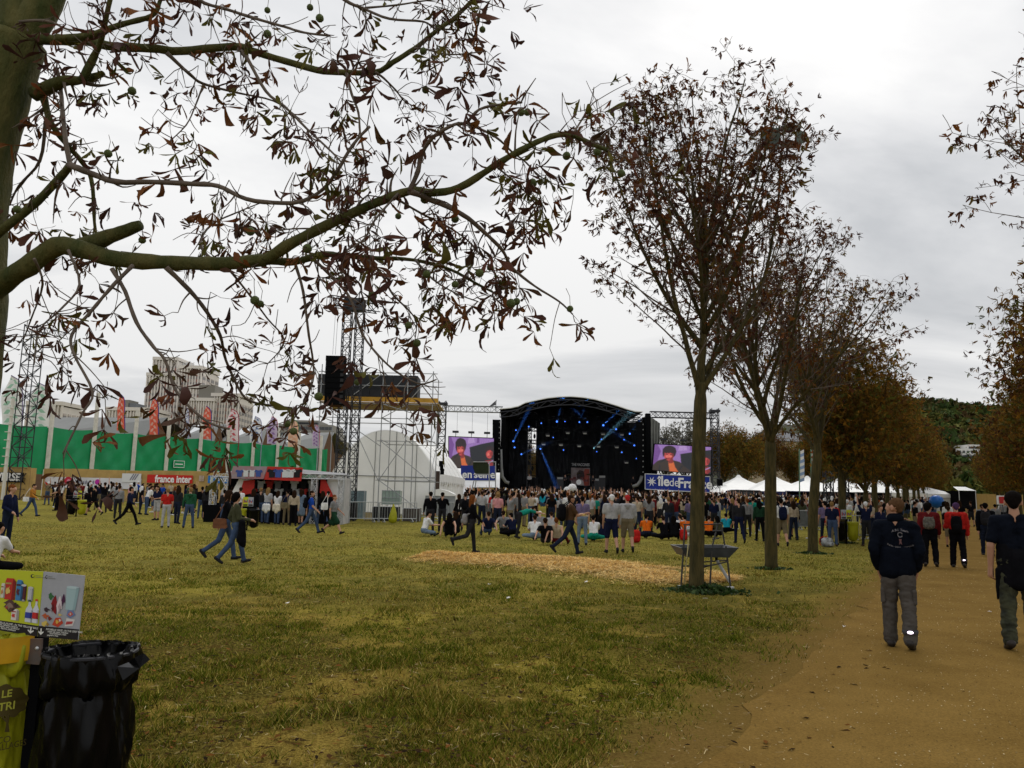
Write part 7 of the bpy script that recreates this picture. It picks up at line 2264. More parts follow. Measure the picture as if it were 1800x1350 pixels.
def cm(name):
    if name not in CLOTH:
        if name.startswith('hair_'):
            CLOTH[name] = mat(name, HAIRS[name[5:]], .9, var=.25, vscale=30, spec=.04)
        elif name.startswith('skin'):
            CLOTH[name] = mat(name, SKINS[int(name[4:])], .55, spec=.35, var=.06, vscale=9)
        elif name == 'camouflage':
            CLOTH[name] = mat('cloth_camouflage', (.050, .052, .026), .9, col2=(.014, .016, .010), vscale=9)
        else:
            CLOTH[name] = mat('cloth_' + name.replace(' ', '_'), PAL[name], .95, var=.22, vscale=6, bump=.3, bscale=14, spec=.04)
    return CLOTH[name]


TAGS = ['skin', 'top', 'bot', 'shoe', 'hair', 'extra']
DEF = dict(lean=0, hipL=4, hipR=-4, kneeL=2, kneeR=4, shL=6, shR=-4, abL=9, abR=9, elL=16, elR=16, inL=.1, inR=.1, hyaw=0, hpitch=0, spread=4, sleeve='short', leg='long', hair='short', build=1.0, skirt=False, wide=0.0, hood=False, cross=0)


def skeleton(**kw):
    """primitives (p, q, r0, r1, tag) of a clothed figure facing +Y, feet on z = 0, about 1.75 m tall"""
    P = dict(DEF); P.update(kw)
    b = P['build']; W = P['wide']
    pr = []
    add = lambda p, q, r0, r1, t: pr.append((Vector(p), Vector(q), r0, r1, t))
    pel = Vector((0, 0, 0))
    ln = R(P['lean'])
    up = Vector((0, math.sin(ln), math.cos(ln))); fw = Vector((0, math.cos(ln), -math.sin(ln)))
    X = Vector((1, 0, 0))
    S = lambda x, f, u: pel + X * x + fw * f + up * u
    # torso
    for s in (-1, 1):
        add(S(s * .075, 0, .0), S(s * .080, 0, .02), .112 * b + W, .112 * b + W, 'bot')
        add(S(s * .070, 0, .10), S(s * .060, .01, .20), .105 * b + W, .108 * b + W, 'top')
        add(S(s * .075, .01, .24), S(s * .095, -.005, .38), .110 * b + W, .100 * b + W, 'top')
        add(S(s * .05, -.01, .46), S(s * .165 * b, -.01, .455), .060 + W * .6, .062 + W * .6, 'top')
    add(S(0, -.01, .47), S(0, .0, .56), .058, .054, 'skin')
    hd = S(0, .015, .665)
    hy = Matrix.Rotation(R(P['hyaw']), 3, 'Z') @ Matrix.Rotation(R(-P['hpitch']) - ln * .4, 3, 'X')
    Hh = lambda x, f, u: hd + hy @ Vector((x, f, u))
    add(Hh(0, .00, .015), Hh(0, -.018, .035), .083, .086, 'skin')
    add(Hh(0, .030, -.055), Hh(0, .035, .0), .055, .068, 'skin')
    add(Hh(0, .062, -.078), Hh(0, .050, -.07), .028, .035, 'skin')
    add(Hh(0, .088, .018), Hh(0, .104, -.022), .011, .017, 'nose')
    for s in (-1, 1):
        add(Hh(s * .083, -.008, .012), Hh(s * .086, -.012, -.028), .013, .011, 'ear')
    hk = P['hair']
    if hk in ('short', 'cap'):
        add(Hh(0, -.012, .040), Hh(0, -.025, .045), .091, .090, 'hair'); add(Hh(0, -.055, -.02), Hh(0, -.05, .02), .058, .07, 'hair')
        if hk == 'cap': add(Hh(0, .06, .05), Hh(0, .13, .040), .05, .04, 'hair')
    elif hk == 'bushy':
        add(Hh(0, -.015, .045), Hh(0, -.03, .03), .105, .108, 'hair'); add(Hh(0, -.06, -.03), Hh(0, -.05, .02), .085, .09, 'hair')
    elif hk == 'long':
        add(Hh(0, -.012, .040), Hh(0, -.025, .040), .094, .095, 'hair')
        for s in (-1, 0, 1): add(Hh(s * .05, -.05, .0), Hh(s * .065, -.075, -.24 + .03 * abs(s)), .066, .045, 'hair')
        for s in (-1, 1): add(Hh(s * .078, -.0, .0), Hh(s * .085, -.01, -.17), .03, .03, 'hair')
    elif hk == 'buzz':
        add(Hh(0, -.006, .032), Hh(0, -.022, .040), .0855, .088, 'hair'); add(Hh(0, -.048, -.01), Hh(0, -.045, .02), .052, .06, 'hair')
    if P['hood']:
        add(S(-.06, -.09, .47), S(.06, -.09, .47), .055, .055, 'top'); add(S(0, -.10, .42), S(0, -.08, .47), .05, .06, 'top')
    # arms
    hands = {}
    for s, k in ((-1, 'L'), (1, 'R')):
        sh = S(s * .19 * b, -.01, .445)
        a, ab, el, inn = R(P['sh' + k]) + (ln if P['lean'] < 60 else 0), R(P['ab' + k]), R(P['el' + k]), P['in' + k]
        d1 = Vector((s * math.sin(ab), math.cos(ab) * math.sin(a), -math.cos(ab) * math.cos(a)))
        d2 = Vector((s * (math.sin(ab) * .6 - inn), math.sin(a + el), -math.cos(a + el))).normalized()
        e = sh + d1 * .285; w = e + d2 * .25; h = w + d2 * .085 + Vector((0, 0, -.004))
        sl = P['sleeve']
        if sl == 'short':
            m = sh.lerp(e, .68)
            add(sh, m, .068 + W, .060 + W, 'top'); add(m, e, .044, .041, 'skin'); add(e, w, .042, .029, 'skin')
        elif sl == 'none':
            add(sh, e, .052, .041, 'skin'); add(e, w, .042, .029, 'skin')
        else:
            add(sh, e, .066 + W, .054 + W, 'top'); add(e, w, .054 + W, .042 + W, 'top')
        add(w, h, .030, .034, 'skin')
        f = (Vector((0, 0, -1)) * .6 + d2).normalized()
        add(h, h + f * .075, .030, .020, 'skin')
        hands[k] = (h, d2, s)
    # legs
    for s, k in ((-1, 'L'), (1, 'R')):
        a, kn = R(P['hip' + k]), R(P['knee' + k])
        sp = R(P['spread'])
        hp = pel + Vector((s * .088, 0, -.03))
        d1 = Vector((s * math.sin(sp), math.sin(a) * math.cos(sp), -math.cos(a) * math.cos(sp)))
        d2 = Vector((s * math.sin(sp) * .5, math.sin(a - kn), -math.cos(a - kn))).normalized()
        if P['cross']: d2 = Vector((-s * .86, .30 + .14 * s, -.16)).normalized()
        kk = hp + d1 * .43; an = kk + d2 * .41
        lg = P['leg']
        ext = .012 if lg == 'baggy' else 0
        if lg in ('long', 'baggy'):
            add(hp, kk, .092 * b + ext, .068 + ext, 'bot'); add(kk, an, .066 + ext, .055 + ext * 1.3, 'bot')
        elif lg == 'shorts':
            m = hp.lerp(kk, .98); add(hp, m, .100, .088, 'bot'); add(m, kk, .058, .056, 'skin'); add(kk, kk.lerp(an, .35), .054, .058, 'skin'); add(kk.lerp(an, .35), an, .058, .040, 'skin')
        else:
            add(hp, kk, .082, .058, 'skin'); add(kk, kk.lerp(an, .35), .052, .056, 'skin'); add(kk.lerp(an, .35), an, .056, .038, 'skin')
        t = max(-1.2, min(.5, (a - kn) * .9))
        f = Vector((s * .12, math.cos(t), math.sin(t))).normalized(); dn = Vector((0, math.sin(t), -math.cos(t)))
        add(an + dn * .045 - f * .045, an + dn * .055 + f * .15, .046, .038, 'shoe'); add(an, an + dn * .03, .048, .05, 'shoe')
        if P['skirt']:
            add(hp, hp + d1 * .40, .12, .12, 'bot')
    if P['skirt']:
        add(pel, pel + Vector((0, 0, -.38)), .13, .15, 'bot')
    zmin = min(min(p.z - r0, q.z - r1) for p, q, r0, r1, t in pr)
    off = Vector((0, 0, -zmin + .0))
    return [(p + off, q + off, r0, r1, t) for p, q, r0, r1, t in pr], {k: (h + off, d, s) for k, (h, d, s) in hands.items()}, hd + off, hy, pel + off


def capsule(mb, p, q, r0, r1, n=10):
    """closed round-ended cone"""
    d = q - p
    L = d.length
    d = d.normalized() if L > 1e-5 else Vector((0, 0, 1))
    pts, rad = [], []
    for a in (80, 50, 22): pts.append(p - d * (r0 * math.sin(R(a)))); rad.append(r0 * math.cos(R(a)))
    pts += [p, q] if L > 1e-4 else [p]; rad += [r0, r1] if L > 1e-4 else [r0]
    for a in (22, 50, 80): pts.append(q + d * (r1 * math.sin(R(a)))); rad.append(r1 * math.cos(R(a)))
    mb.tube(pts, rad, n)


def remesh(prims, voxel, smooth_it=4, decimate=1.0, n=10, grow=0.0, factor=.5):
    mb = MB()
    for p, q, r0, r1, *_ in prims:
        capsule(mb, p, q, max(.004, r0 + grow), max(.004, r1 + grow), n)
    me = mb.mesh('tmp', [])
    o = bpy.data.objects.new('tmp', me)
    m = o.modifiers.new('r', 'REMESH'); m.mode = 'VOXEL'; m.voxel_size = voxel; m.use_smooth_shade = True
    if smooth_it:
        s = o.modifiers.new('s', 'SMOOTH'); s.iterations = smooth_it; s.factor = factor
    if decimate < 1:
        d = o.modifiers.new('d', 'DECIMATE'); d.ratio = decimate
    out = baked(o)
    bpy.data.meshes.remove(me)
    return out


def tag_faces(me, prims, order=TAGS):
    n = len(me.polygons)
    c = np.empty(n * 3, np.float32); me.polygons.foreach_get('center', c); c = c.reshape(-1, 3)
    best = np.full(n, 1e9); ti = np.zeros(n, np.int32)
    for p, q, r0, r1, t in prims:
        p_, d = np.array(p), np.array(q - p)
        L2 = max(1e-8, float(d @ d))
        f = np.clip(((c - p_) @ d) / L2, 0, 1)
        dist = np.linalg.norm(c - (p_ + f[:, None] * d), axis=1) - (r0 + (r1 - r0) * f)
        t = {'nose': 'skin', 'ear': 'skin'}.get(t, t)
        k = dist < best
        best[k] = dist[k]; ti[k] = order.index(t)
    me.polygons.foreach_set('material_index', ti)
    return ti


BODY = {}


def body_mesh(pose, lod):
    """lod: 'mid' (hair separate) or 'far'"""
    key = (tuple(sorted(pose.items())), lod)
    if key in BODY: return BODY[key]
    pr, hands, hd, hy, pel = skeleton(**pose)
    if lod == 'mid':
        bp = [p for p in pr if p[4] not in ('hair',)]
        me = remesh(bp, .020, 3, .75, factor=.4)
        hp = [p for p in pr if p[4] == 'hair']
        hm = remesh(hp, .022, 2, .7)
        tag_faces(me, bp)
    else:
        bp = [p for p in pr if p[4] not in ('nose', 'ear')]
        me = remesh(bp, .030, 2, .42, 8, factor=.4); hm = None
        tag_faces(me, bp)
    me.name = 'person'
    for _ in TAGS: me.materials.append(None)
    if hm:
        hm.name = 'hair'; hm.materials.append(None)
    me.polygons.foreach_set('use_smooth', [True] * len(me.polygons))
    BODY[key] = (me, hm, pr, hands, hd, hy, pel)
    return BODY[key]


def person(pos, yaw, pose, top, bot, label, group=None, hair='dark', skin=0, shoe='charcoal', h=1.74, lod='mid', extra='black'):
    """yaw 0 = back to the camera, 90 = facing left, 180 = facing the camera"""
    me, hm, pr, hands, hd, hy, pel = body_mesh(pose, lod)
    o = bpy.data.objects.new('person', me); COL.objects.link(o)
    s = h / 1.755
    o.location = pos; o.rotation_euler = (0, 0, R(yaw)); o.scale = (s, s, s)
    names = ['skin%d' % skin, top, bot, shoe, 'hair_' + hair, extra]
    for i, nm in enumerate(names):
        o.material_slots[i].link = 'OBJECT'; o.material_slots[i].material = cm(nm)
    T(o, label, 'person', group)
    if hm:
        c = bpy.data.objects.new('hair', hm); COL.objects.link(c); c.parent = o
        c.material_slots[0].link = 'OBJECT'; c.material_slots[0].material = cm('hair_' + hair)
    return o


# poses
STAND = dict(); STAND2 = dict(hipL=2, hipR=-2, elL=70, elR=75, shL=10, shR=10, inL=.5, inR=.5, sleeve='long'); STANDL = dict(sleeve='long', hair='long')
STAND3 = dict(hipL=-2, hipR=3, abL=14, abR=7, sleeve='long'); STANDLS = dict(hair='long', elL=60, shL=12, inL=.4); ARMSUP = dict(shL=150, shR=155, elL=20, elR=15, abL=12, abR=12)
PHOTO = dict(shL=55, shR=55, elL=95, elR=95, inL=.5, inR=.5, sleeve='long')
WALK = dict(hipL=26, hipR=-20, kneeL=12, kneeR=22, shL=-18, shR=20, elL=18, elR=30); WALKL = dict(WALK, sleeve='long'); WALKB = dict(WALK, hair='long', sleeve='long')
WALK2 = dict(hipL=-24, hipR=24, kneeL=30, kneeR=8, shL=20, shR=-18, elL=30, elR=20); WALK2L = dict(WALK2, sleeve='long')
STEP = dict(hipL=8, hipR=-8, kneeL=6, kneeR=26, shL=-8, shR=10, elL=14, elR=18); STEPL = dict(STEP, sleeve='long')
SIT = dict(lean=12, hipL=128, hipR=124, kneeL=86, kneeR=80, shL=35, shR=35, elL=40, elR=40, inL=.3, inR=.3, spread=10)
SITL = dict(SIT, sleeve='long', hair='long'); SITX = dict(lean=16, hipL=86, hipR=86, cross=1, spread=52, shL=22, shR=22, elL=55, elR=55, inL=.4, inR=.4)
SITB = dict(lean=-14, hipL=122, hipR=112, kneeL=76, kneeR=56, shL=-38, shR=-38, abL=16, abR=16, elL=4, elR=4, sleeve='short', spread=8)
SITN = dict(SITB, sleeve='none', hair='long'); SITXL = dict(SITX, sleeve='long')
BEND = dict(lean=74, hipL=6, hipR=-10, kneeL=14, kneeR=8, shL=70, shR=60, elL=15, elR=20)


def who(px, py, yaw, pose, top, bot, label, h=1.74, d=None, **kw):
    p = gp(px, py) if d is None else onground(px, d)
    pose = dict(pose)
    for k in ('hipL', 'hipR', 'shL', 'shR', 'elL', 'elR', 'hyaw', 'lean'):
        pose[k] = pose.get(k, DEF[k]) + rng.gauss(0, 16 if k == 'hyaw' else 7 if k[:2] in ('sh', 'el') else 3)
    return person(p, yaw, pose, top, bot, label, h=h, **kw)


def named_people():
    W = who
    # left foreground and left field
    W(8, 966, -90, dict(STANDL, hair='short', elR=60), 'navy', 'dark denim', 'person in navy top standing at the left edge, reddish hair', hair='ginger', h=1.70)
    W(-22, 1012, -5, SITX, 'white', 'black', 'person in white top sitting on the grass at the left edge behind the signs', hair='dark')
    W(53, 908, -85, WALKL, 'amber', 'denim', 'person in orange-brown jacket and jeans striding right, white bag at hip', hair='dark')
    W(100, 895, 120, STANDLS, 'black', 'black', 'person in black dress standing near the left recycling stand', hair='dark', d=50)
    W(118, 897, -60, STAND2, 'black', 'charcoal', 'person in black beside the left recycling stand, arms folded', hair='brown', d=48)
    W(126, 903, 30, STANDL, 'black', 'black', 'person in long black coat touching the left recycling stand', hair='dark', d=45)
    W(165, 897, 80, dict(WALK, leg='shorts', sleeve='long'), 'black', 'black', 'person in black hoodie and black shorts striding near left banner', hair='dark', d=45)
    W(208, 904, 10, STAND3, 'grey', 'charcoal', 'person in grey long-sleeved top with back turned, left crowd', hair='brown', d=42)
    W(228, 921, -80, dict(WALKL, hipL=34, hipR=-30), 'navy', 'black', 'person in dark tracksuit with white sleeve stripe striding right', hair='dark', h=1.78, d=36)
    W(258, 893, -40, dict(STAND, lean=22), 'white', 'denim', 'person in white T-shirt and jeans bending slightly, left crowd', hair='brown', d=47)
    W(277, 908, 160, dict(STAND, leg='shorts', elL=80, elR=80, inL=.4, inR=.4), 'navy', 'light grey', 'person in navy top and pale shorts facing us', hair='brown', d=41)
    W(294, 931, 30, dict(STAND, hipL=4, hipR=-3, elL=50), 'red', 'light grey', 'person in red top and pale trousers seen from behind', hair='fair', d=34.5, h=1.68)
    W(313, 917, -20, STANDL, 'charcoal', 'dark denim', 'person in dark top beside the person in red top', hair='brown', d=38)
    W(334, 931, 15, dict(STAND3, spread=9, hood=True), 'green', 'denim', 'person in green hooded top and jeans standing legs apart', hair='fair', d=34.5)
    W(362, 892, 10, STAND, 'black', 'charcoal', 'person with black rucksack waiting left of the stall', hair='dark', d=45)
    W(400, 985, -75, dict(WALKB, hair='long', hipL=20, hipR=-22, kneeR=35), 'black', 'denim', 'long-haired person in black with brown shoulder bag walking right', hair='brown', d=19.6, h=1.72)
    W(419, 989, -60, dict(STEPL, hair='bushy', elR=80, elL=60, hipL=22, hipR=-20, kneeR=20), 'olive', 'denim', 'person in olive jacket and jeans walking beside long-haired companion', hair='dark', d=18.7, h=1.66)
    W(548, 941, -75, dict(WALK, hipL=30, hipR=-26), 'blue', 'denim', 'person in bright blue T-shirt with rucksack striding past the stall', hair='brown', d=32.5, h=1.78)
    W(588, 940, -100, dict(WALK2, skirt=True, leg='bare', hair='short'), 'grey', 'dark green', 'person in grey top and dark skirt walking beside the stall', hair='ginger', d=32.5, h=1.66)
    # queue at the stall
    q = [(445, 'black', 'black', STANDL, 'brown', 'person in black in the stall queue, nearest its left end'), (458, 'charcoal', 'denim', STAND2, 'fair', 'fair-haired person leaning on the stall counter'), (470, 'light grey', 'denim', STANDLS, 'fair', 'fair-haired person in pale grey top at the stall counter'),
         (488, 'white', 'denim', STANDLS, 'brown', 'person in white striped top at the stall'), (505, 'navy', 'khaki', STAND3, 'dark', 'person in navy with khaki bag at the stall'), (517, 'beige', 'black', STANDL, 'brown', 'long-haired person in beige cardigan passing the stall'),
         (530, 'pale denim', 'pale denim', dict(STANDLS, skirt=True, leg='bare'), 'brown', 'person in pale blue denim jacket and skirt at the stall'), (567, 'black', 'denim', WALKB, 'brown', 'person in black with white bag right of the blue T-shirt'), (577, 'black', 'black', STAND, 'dark', 'person in black T-shirt with orange print by the stall wall'), (422, 'white', 'charcoal', STAND, 'brown', 'person in white at the left corner of the stall'), (395, 'charcoal', 'denim', STAND3, 'dark', 'person in charcoal behind the walking couple')]
    for px, t, b, po, hr, lab in q:
        W(px, 900, rng.choice((0, 10, -20, 30)), po, t, b, lab, hair=hr, d=rng.uniform(37.5, 40), h=rng.uniform(1.62, 1.78))
    # centre
    W(757, 930, 5, STAND3, 'black', 'charcoal', 'person in black jacket with back turned before the grey cabin', hair='dark', d=34, h=1.76)
    W(778, 927, -8, PHOTO, 'black', 'charcoal', 'person in black holding both arms up before the grey cabin', hair='dark', d=35.5)
    W(805, 912, 60, dict(STANDL, skirt=True, leg='bare'), 'black', 'black', 'person in black dress with white bag at the tent corner', hair='brown', d=40, h=1.66)
    W(818, 925, 0, STAND3, 'charcoal', 'charcoal', 'person in dark grey with rucksack right of the tent corner', hair='brown', d=37)
    W(831, 971, -80, dict(WALKB, hipL=8, hipR=-24, kneeR=52, kneeL=3), 'black', 'charcoal', 'auburn-haired person in black with bag striding along the straw', hair='ginger', d=23.5, h=1.70)
    W(745, 943, -60, SITX, 'white', 'pale denim', 'person in white T-shirt sitting cross-legged, leftmost of the seated ones', hair='dark')
    W(789, 946, 0, SITN, 'black', 'black', 'person in black vest top sitting leaning back on both arms', hair='dark')
    W(803, 939, 20, SITL, 'black', 'black', 'person in black sitting beside the one in vest top', hair='brown', d=33)
    W(857, 943, 10, SITB, 'navy', 'denim', 'person in navy T-shirt sitting with back turned, brown hair', hair='brown')
    W(885, 941, -5, SITB, 'grey', 'charcoal', 'person in grey T-shirt sitting with back turned', hair='brown')
    W(903, 939, 30, SITX, 'navy', 'black', 'person in navy sitting behind the bending one', hair='dark', d=33)
    W(913, 944, -70, BEND, 'teal', 'charcoal', 'person in teal T-shirt bending right down', hair='brown', h=1.72, d=32)
    W(941, 947, 0, SITX, 'white', 'pale denim', 'person in white T-shirt sitting beside the bending one', hair='brown', d=31)
    W(960, 956, -10, SITB, 'black', 'charcoal', 'person in black sitting nearest, right of white T-shirt', hair='brown', d=28.5)
    W(981, 957, -20, dict(SITN, hair='short'), 'beige', 'maroon', 'bare-backed person sitting on the grass behind the walking man', hair='ginger', d=28.5)
    W(970, 930, 0, SITX, 'light grey', 'charcoal', 'person in striped grey top sitting further back', hair='brown', d=36)
    W(951, 928, 10, SITX, 'grey', 'charcoal', 'person in grey with white cap sitting further back', hair='cap_white', d=37)
    W(1002, 970, -75, dict(WALKL, sleeve='short', hipL=30, hipR=-28, elR=80, elL=75, shL=-5), 'brown', 'dark denim', 'person in brown T-shirt with black rucksack carrying food, striding right', hair='brown', d=23.8, h=1.80, skin=1)
    W(1024, 956, 0, STAND, 'purple', 'pale denim', 'person in mauve T-shirt with scarf, hand on hip, back turned', hair='dark', d=28.5, h=1.72)
    W(1044, 944, 0, SITX, 'white', 'teal', 'person in white T-shirt sitting left of the strolling pair', hair='dark', d=31)
    W(1057, 938, 15, SITL, 'navy', 'navy', 'person in navy sitting beside the white T-shirt, left of the pair', hair='dark', d=32)
    W(1075, 967, 3, dict(STEP, leg='shorts', hair='cap', wide=.012), 'light grey', 'navy', 'person in loose grey T-shirt, navy shorts and white cap', hair='cap_white', d=24.8, h=1.80)
    W(1103, 965, -4, dict(STEPL, leg='shorts', hood=True, hair='cap', wide=.015, elL=40, elR=40), 'light grey', 'khaki', 'person in grey hooded top, khaki shorts and red cap', hair='cap_red', d=25.4, h=1.80)
    W(1120, 930, 0, STAND, 'beige', 'dark denim', 'person in beige T-shirt just right of the strolling pair', hair='brown', d=38)
    W(1137, 934, 0, SITX, 'orange', 'dark denim', 'person in orange T-shirt sitting right of the red rucksack', hair='dark', d=34)
    W(1168, 936, 10, SITX, 'black', 'black', 'person in black sitting, left one of the dark seated group', hair='brown', d=33)
    W(1184, 937, -10, SITL, 'black', 'black', 'long-haired person in black sitting in the dark group', hair='dark', d=33)
    W(1196, 928, 0, SITX, 'white', 'navy', 'person in white sitting behind the dark group', hair='brown', d=36)
    W(1207, 931, 20, SITX, 'orange', 'charcoal', 'person in orange jacket sitting left of the nearest avenue trunk', hair='dark', d=35)
    W(1245, 928, -20, SITX, 'orange', 'black', 'person in orange sitting right of the nearest avenue trunk', hair='brown', d=36)
    W(1262, 930, 10, SITL, 'olive', 'black', 'person in olive sitting behind the water trough', hair='dark', d=36)
    W(1277, 917, 0, SITX, 'turquoise', 'black', 'person in turquoise T-shirt sitting alone behind the trough', hair='dark', d=40)
    W(1175, 920, 0, STAND3, 'charcoal', 'dark denim', 'person in dark waistcoat standing before the right crowd', hair='fair', d=37)
    W(1185, 917, -100, STANDLS, 'white', 'denim', 'fair-haired person in white beside dark waistcoat', hair='fair', d=38, h=1.66)
    # right of the trough
    W(1298, 945, 0, dict(STEPL, elL=12, elR=12), 'charcoal', 'navy', 'person in dark grey jumper and navy trousers walking away', hair='brown', d=32, h=1.76)
    W(1313, 925, 0, STAND3, 'grey', 'charcoal', 'person in grey right of the dark jumper', hair='ginger', d=37)
    W(1335, 936, 0, STANDL, 'dark green', 'black', 'person in dark green jumper left of the second avenue tree', hair='dark', d=33.5, h=1.70)
    W(1349, 936, 0, STAND3, 'cream', 'black', 'person in cream jumper beside the second avenue trunk', hair='fair', d=34, h=1.74)
    W(1373, 948, -5, dict(STEP, leg='shorts'), 'white', 'khaki', 'person in white T-shirt with navy rucksack and khaki shorts walking away', hair='dark', d=30.5, h=1.80)
    W(1394, 930, 10, dict(STANDL, skirt=False), 'beige', 'dark denim', 'long-haired person in beige left of the lone barrier', hair='brown', d=35, h=1.68)
    W(1449, 935, 0, STAND, 'purple', 'dark denim', 'person in checked shirt right of the third avenue tree', hair='dark', d=33, h=1.72)
    W(1465, 941, 15, STAND3, 'red', 'khaki', 'person in red top and khaki trousers by the far recycling stand', hair='brown', d=32, h=1.74)


named_people()


# ------------------------------------------------------------------ near people: separate body, clothes, hair, shoes
from mathutils.bvhtree import BVHTree


def finger_prims(h, d, s, back):
    """palm and five curled fingers at hand point h, arm direction d; s = side"""
    out = []
    side = d.cross(back).normalized()                   # across the palm
    n = side.cross(d).normalized()
    w0 = h - d * .085
    for k, (o, L) in enumerate(((-.030, .072), (-.010, .083), (.011, .078), (.031, .062))):
        b = h + side * o - d * .01
        a1 = b + (d * .9 + n * .25).normalized() * L * .5
        a2 = a1 + (d * .55 + n * .8).normalized() * L * .5
        out += [(w0 + side * o * .5, b, .019, .0125, 'skin'), (b, a1, .0108, .0098, 'skin'), (a1, a2, .0098, .0078, 'skin')]
    t0 = w0 + d * .02 - side * .018; t1 = t0 + (d * .7 - side * .75).normalized() * .045; t2 = t1 + (d * .95 - side * .1 + n * .3).normalized() * .032
    out += [(t0, t1, .016, .012, 'skin'), (t1, t2, .0115, .0088, 'skin')]
    return out


def fold(me, amp, fz, seed):
    n = len(me.vertices)
    co = np.empty(n * 3, np.float32); me.vertices.foreach_get('co', co); co = co.reshape(-1, 3)
    nr = np.empty(n * 3, np.float32); me.vertices.foreach_get('normal', nr); nr = nr.reshape(-1, 3)
    a = fbm2(co[:, 0] * 6 + co[:, 2] * 4 + 50, co[:, 2] * fz + co[:, 1] * 5 + 50, seed, 3) - .5
    b = fbm2(co[:, 0] * 15 + 80, co[:, 2] * fz * 1.7 - co[:, 0] * 6 + 80, seed + 3, 3) - .5
    co += nr * ((np.abs(a) * -1.6 + .25 + b * .6) * amp)[:, None]
    me.vertices.foreach_set('co', co.ravel()); me.update()


def near_person(pos, yaw, pose, mats, label, h=1.76, parts=('jacket', 'trousers'), fingers=False, hairm='short', skin=0, seed=1, vox=.011, grow=.006):
    pr, hands, hd, hy, pel = skeleton(**pose)
    root = bpy.data.objects.new('person', None); COL.objects.link(root)
    s = h / 1.755
    root.location = pos; root.rotation_euler = (0, 0, R(yaw)); root.scale = (s, s, s); root.empty_display_size = .2
    T(root, label, 'person')
    def sub(name, me, m, parent=root):
        me.name = name; me.materials.clear(); me.materials.append(m)
        me.polygons.foreach_set('use_smooth', [True] * len(me.polygons))
        o = bpy.data.objects.new(name, me); COL.objects.link(o); o.parent = parent
        return o
    bp = [(p, q, r0 - (.010 if t in ('top', 'bot') else 0), r1 - (.010 if t in ('top', 'bot') else 0), t) for p, q, r0, r1, t in pr if t != 'hair']
    # face: lips, brow, chin, cheeks
    Hh = lambda x, f, u: hd + hy @ Vector((x, f, u))
    bp += [(Hh(-.016, .090, -.052), Hh(.016, .090, -.052), .0085, .0085, 'skin'), (Hh(-.014, .088, -.064), Hh(.014, .088, -.064), .008, .008, 'skin'), (Hh(-.030, .080, .030), Hh(.030, .080, .030), .012, .012, 'skin'), (Hh(-.04, .055, -.03), Hh(-.035, .06, -.01), .025, .025, 'skin'), (Hh(.04, .055, -.03), Hh(.035, .06, -.01), .025, .025, 'skin'), (Hh(0, .074, -.095), Hh(0, .07, -.085), .020, .022, 'skin')]
    if fingers:
        hs = [hands[k][0] for k in 'LR']
        bp = [p for p in bp if not any((p[0] - h_).length < .02 and p[4] == 'skin' and p[3] < .025 for h_ in hs)]
        for k in 'LR':
            hh, d, sd = hands[k]
            bp += finger_prims(hh, d, sd, Vector((-sd, .25, 0)))
    sub('body', remesh(bp, .0075 if fingers else .009, 2, .8, 12, factor=.35), cm('skin%d' % skin))
    tops = [p for p in pr if p[4] == 'top']; bots = [p for p in pr if p[4] == 'bot']
    jm = remesh(tops, vox, 3, .9, 12, grow, .45); fold(jm, .024, 9, seed); j = sub(parts[0], jm, mats[0])
    tm = remesh(bots, vox, 3, .9, 12, grow * .6, .45); fold(tm, .030, 15, seed + 5); t_ = sub(parts[1], tm, mats[1])
    sh = [p for p in pr if p[4] == 'shoe']
    for i in (0, 2):
        sub('shoe', remesh(sh[i:i + 2], .010, 2, .8, 10, .004), mats[2])
    hp = [p for p in pr if p[4] == 'hair']
    sub('hair', remesh(hp, .010, 2, .8, 12), cm('hair_' + hairm))
    for sd in (-1, 1):
        mb = MB(); p = Hh(sd * .031, .083, .010); capsule(mb, p - hy @ Vector((.008, 0, 0)), p + hy @ Vector((.008, 0, 0)), .0065, .0065, 8)
        sub('eye', mb.mesh('eye', []), mat('eye_dark', (.02, .014, .01), .3))
    return root, j, t_, pr, hands, hd, hy, pel


def print_on(parent, target, s, size, x, z, m, bold=.0, arch=0.0, name='print'):
    """lettering pressed on to the back of a garment (local space), optionally arched"""
    me = text_mesh(s, size, m, bold)
    tv = [v.co.copy() for v in target.data.vertices]; tf = [list(p.vertices) for p in target.data.polygons]
    bv = BVHTree.FromPolygons(tv, tf)
    for v in me.vertices:
        xx, zz = x + v.co.x, z + v.co.y - arch * v.co.x ** 2
        hit = bv.ray_cast(Vector((xx, -1.5, zz)), Vector((0, 1, 0)))
        yy = hit[0].y if hit[0] else -.15
        v.co = (xx, yy - .004, zz)
    o = bpy.data.objects.new(name, me); COL.objects.link(o); o.parent = parent
    return o


def press(parent, target, polys, m, name):
    tv = [v.co.copy() for v in target.data.vertices]; tf = [list(p.vertices) for p in target.data.polygons]
    bv = BVHTree.FromPolygons(tv, tf); mb = MB()
    for po in polys:
        q = []
        for xx, zz in po:
            hit = bv.ray_cast(Vector((xx, -1.5, zz)), Vector((0, 1, 0))); q.append((xx, (hit[0].y if hit[0] else -.15) - .005, zz))
        mb.poly(q)
    o = mb.build(name, m); o.parent = parent
    return o


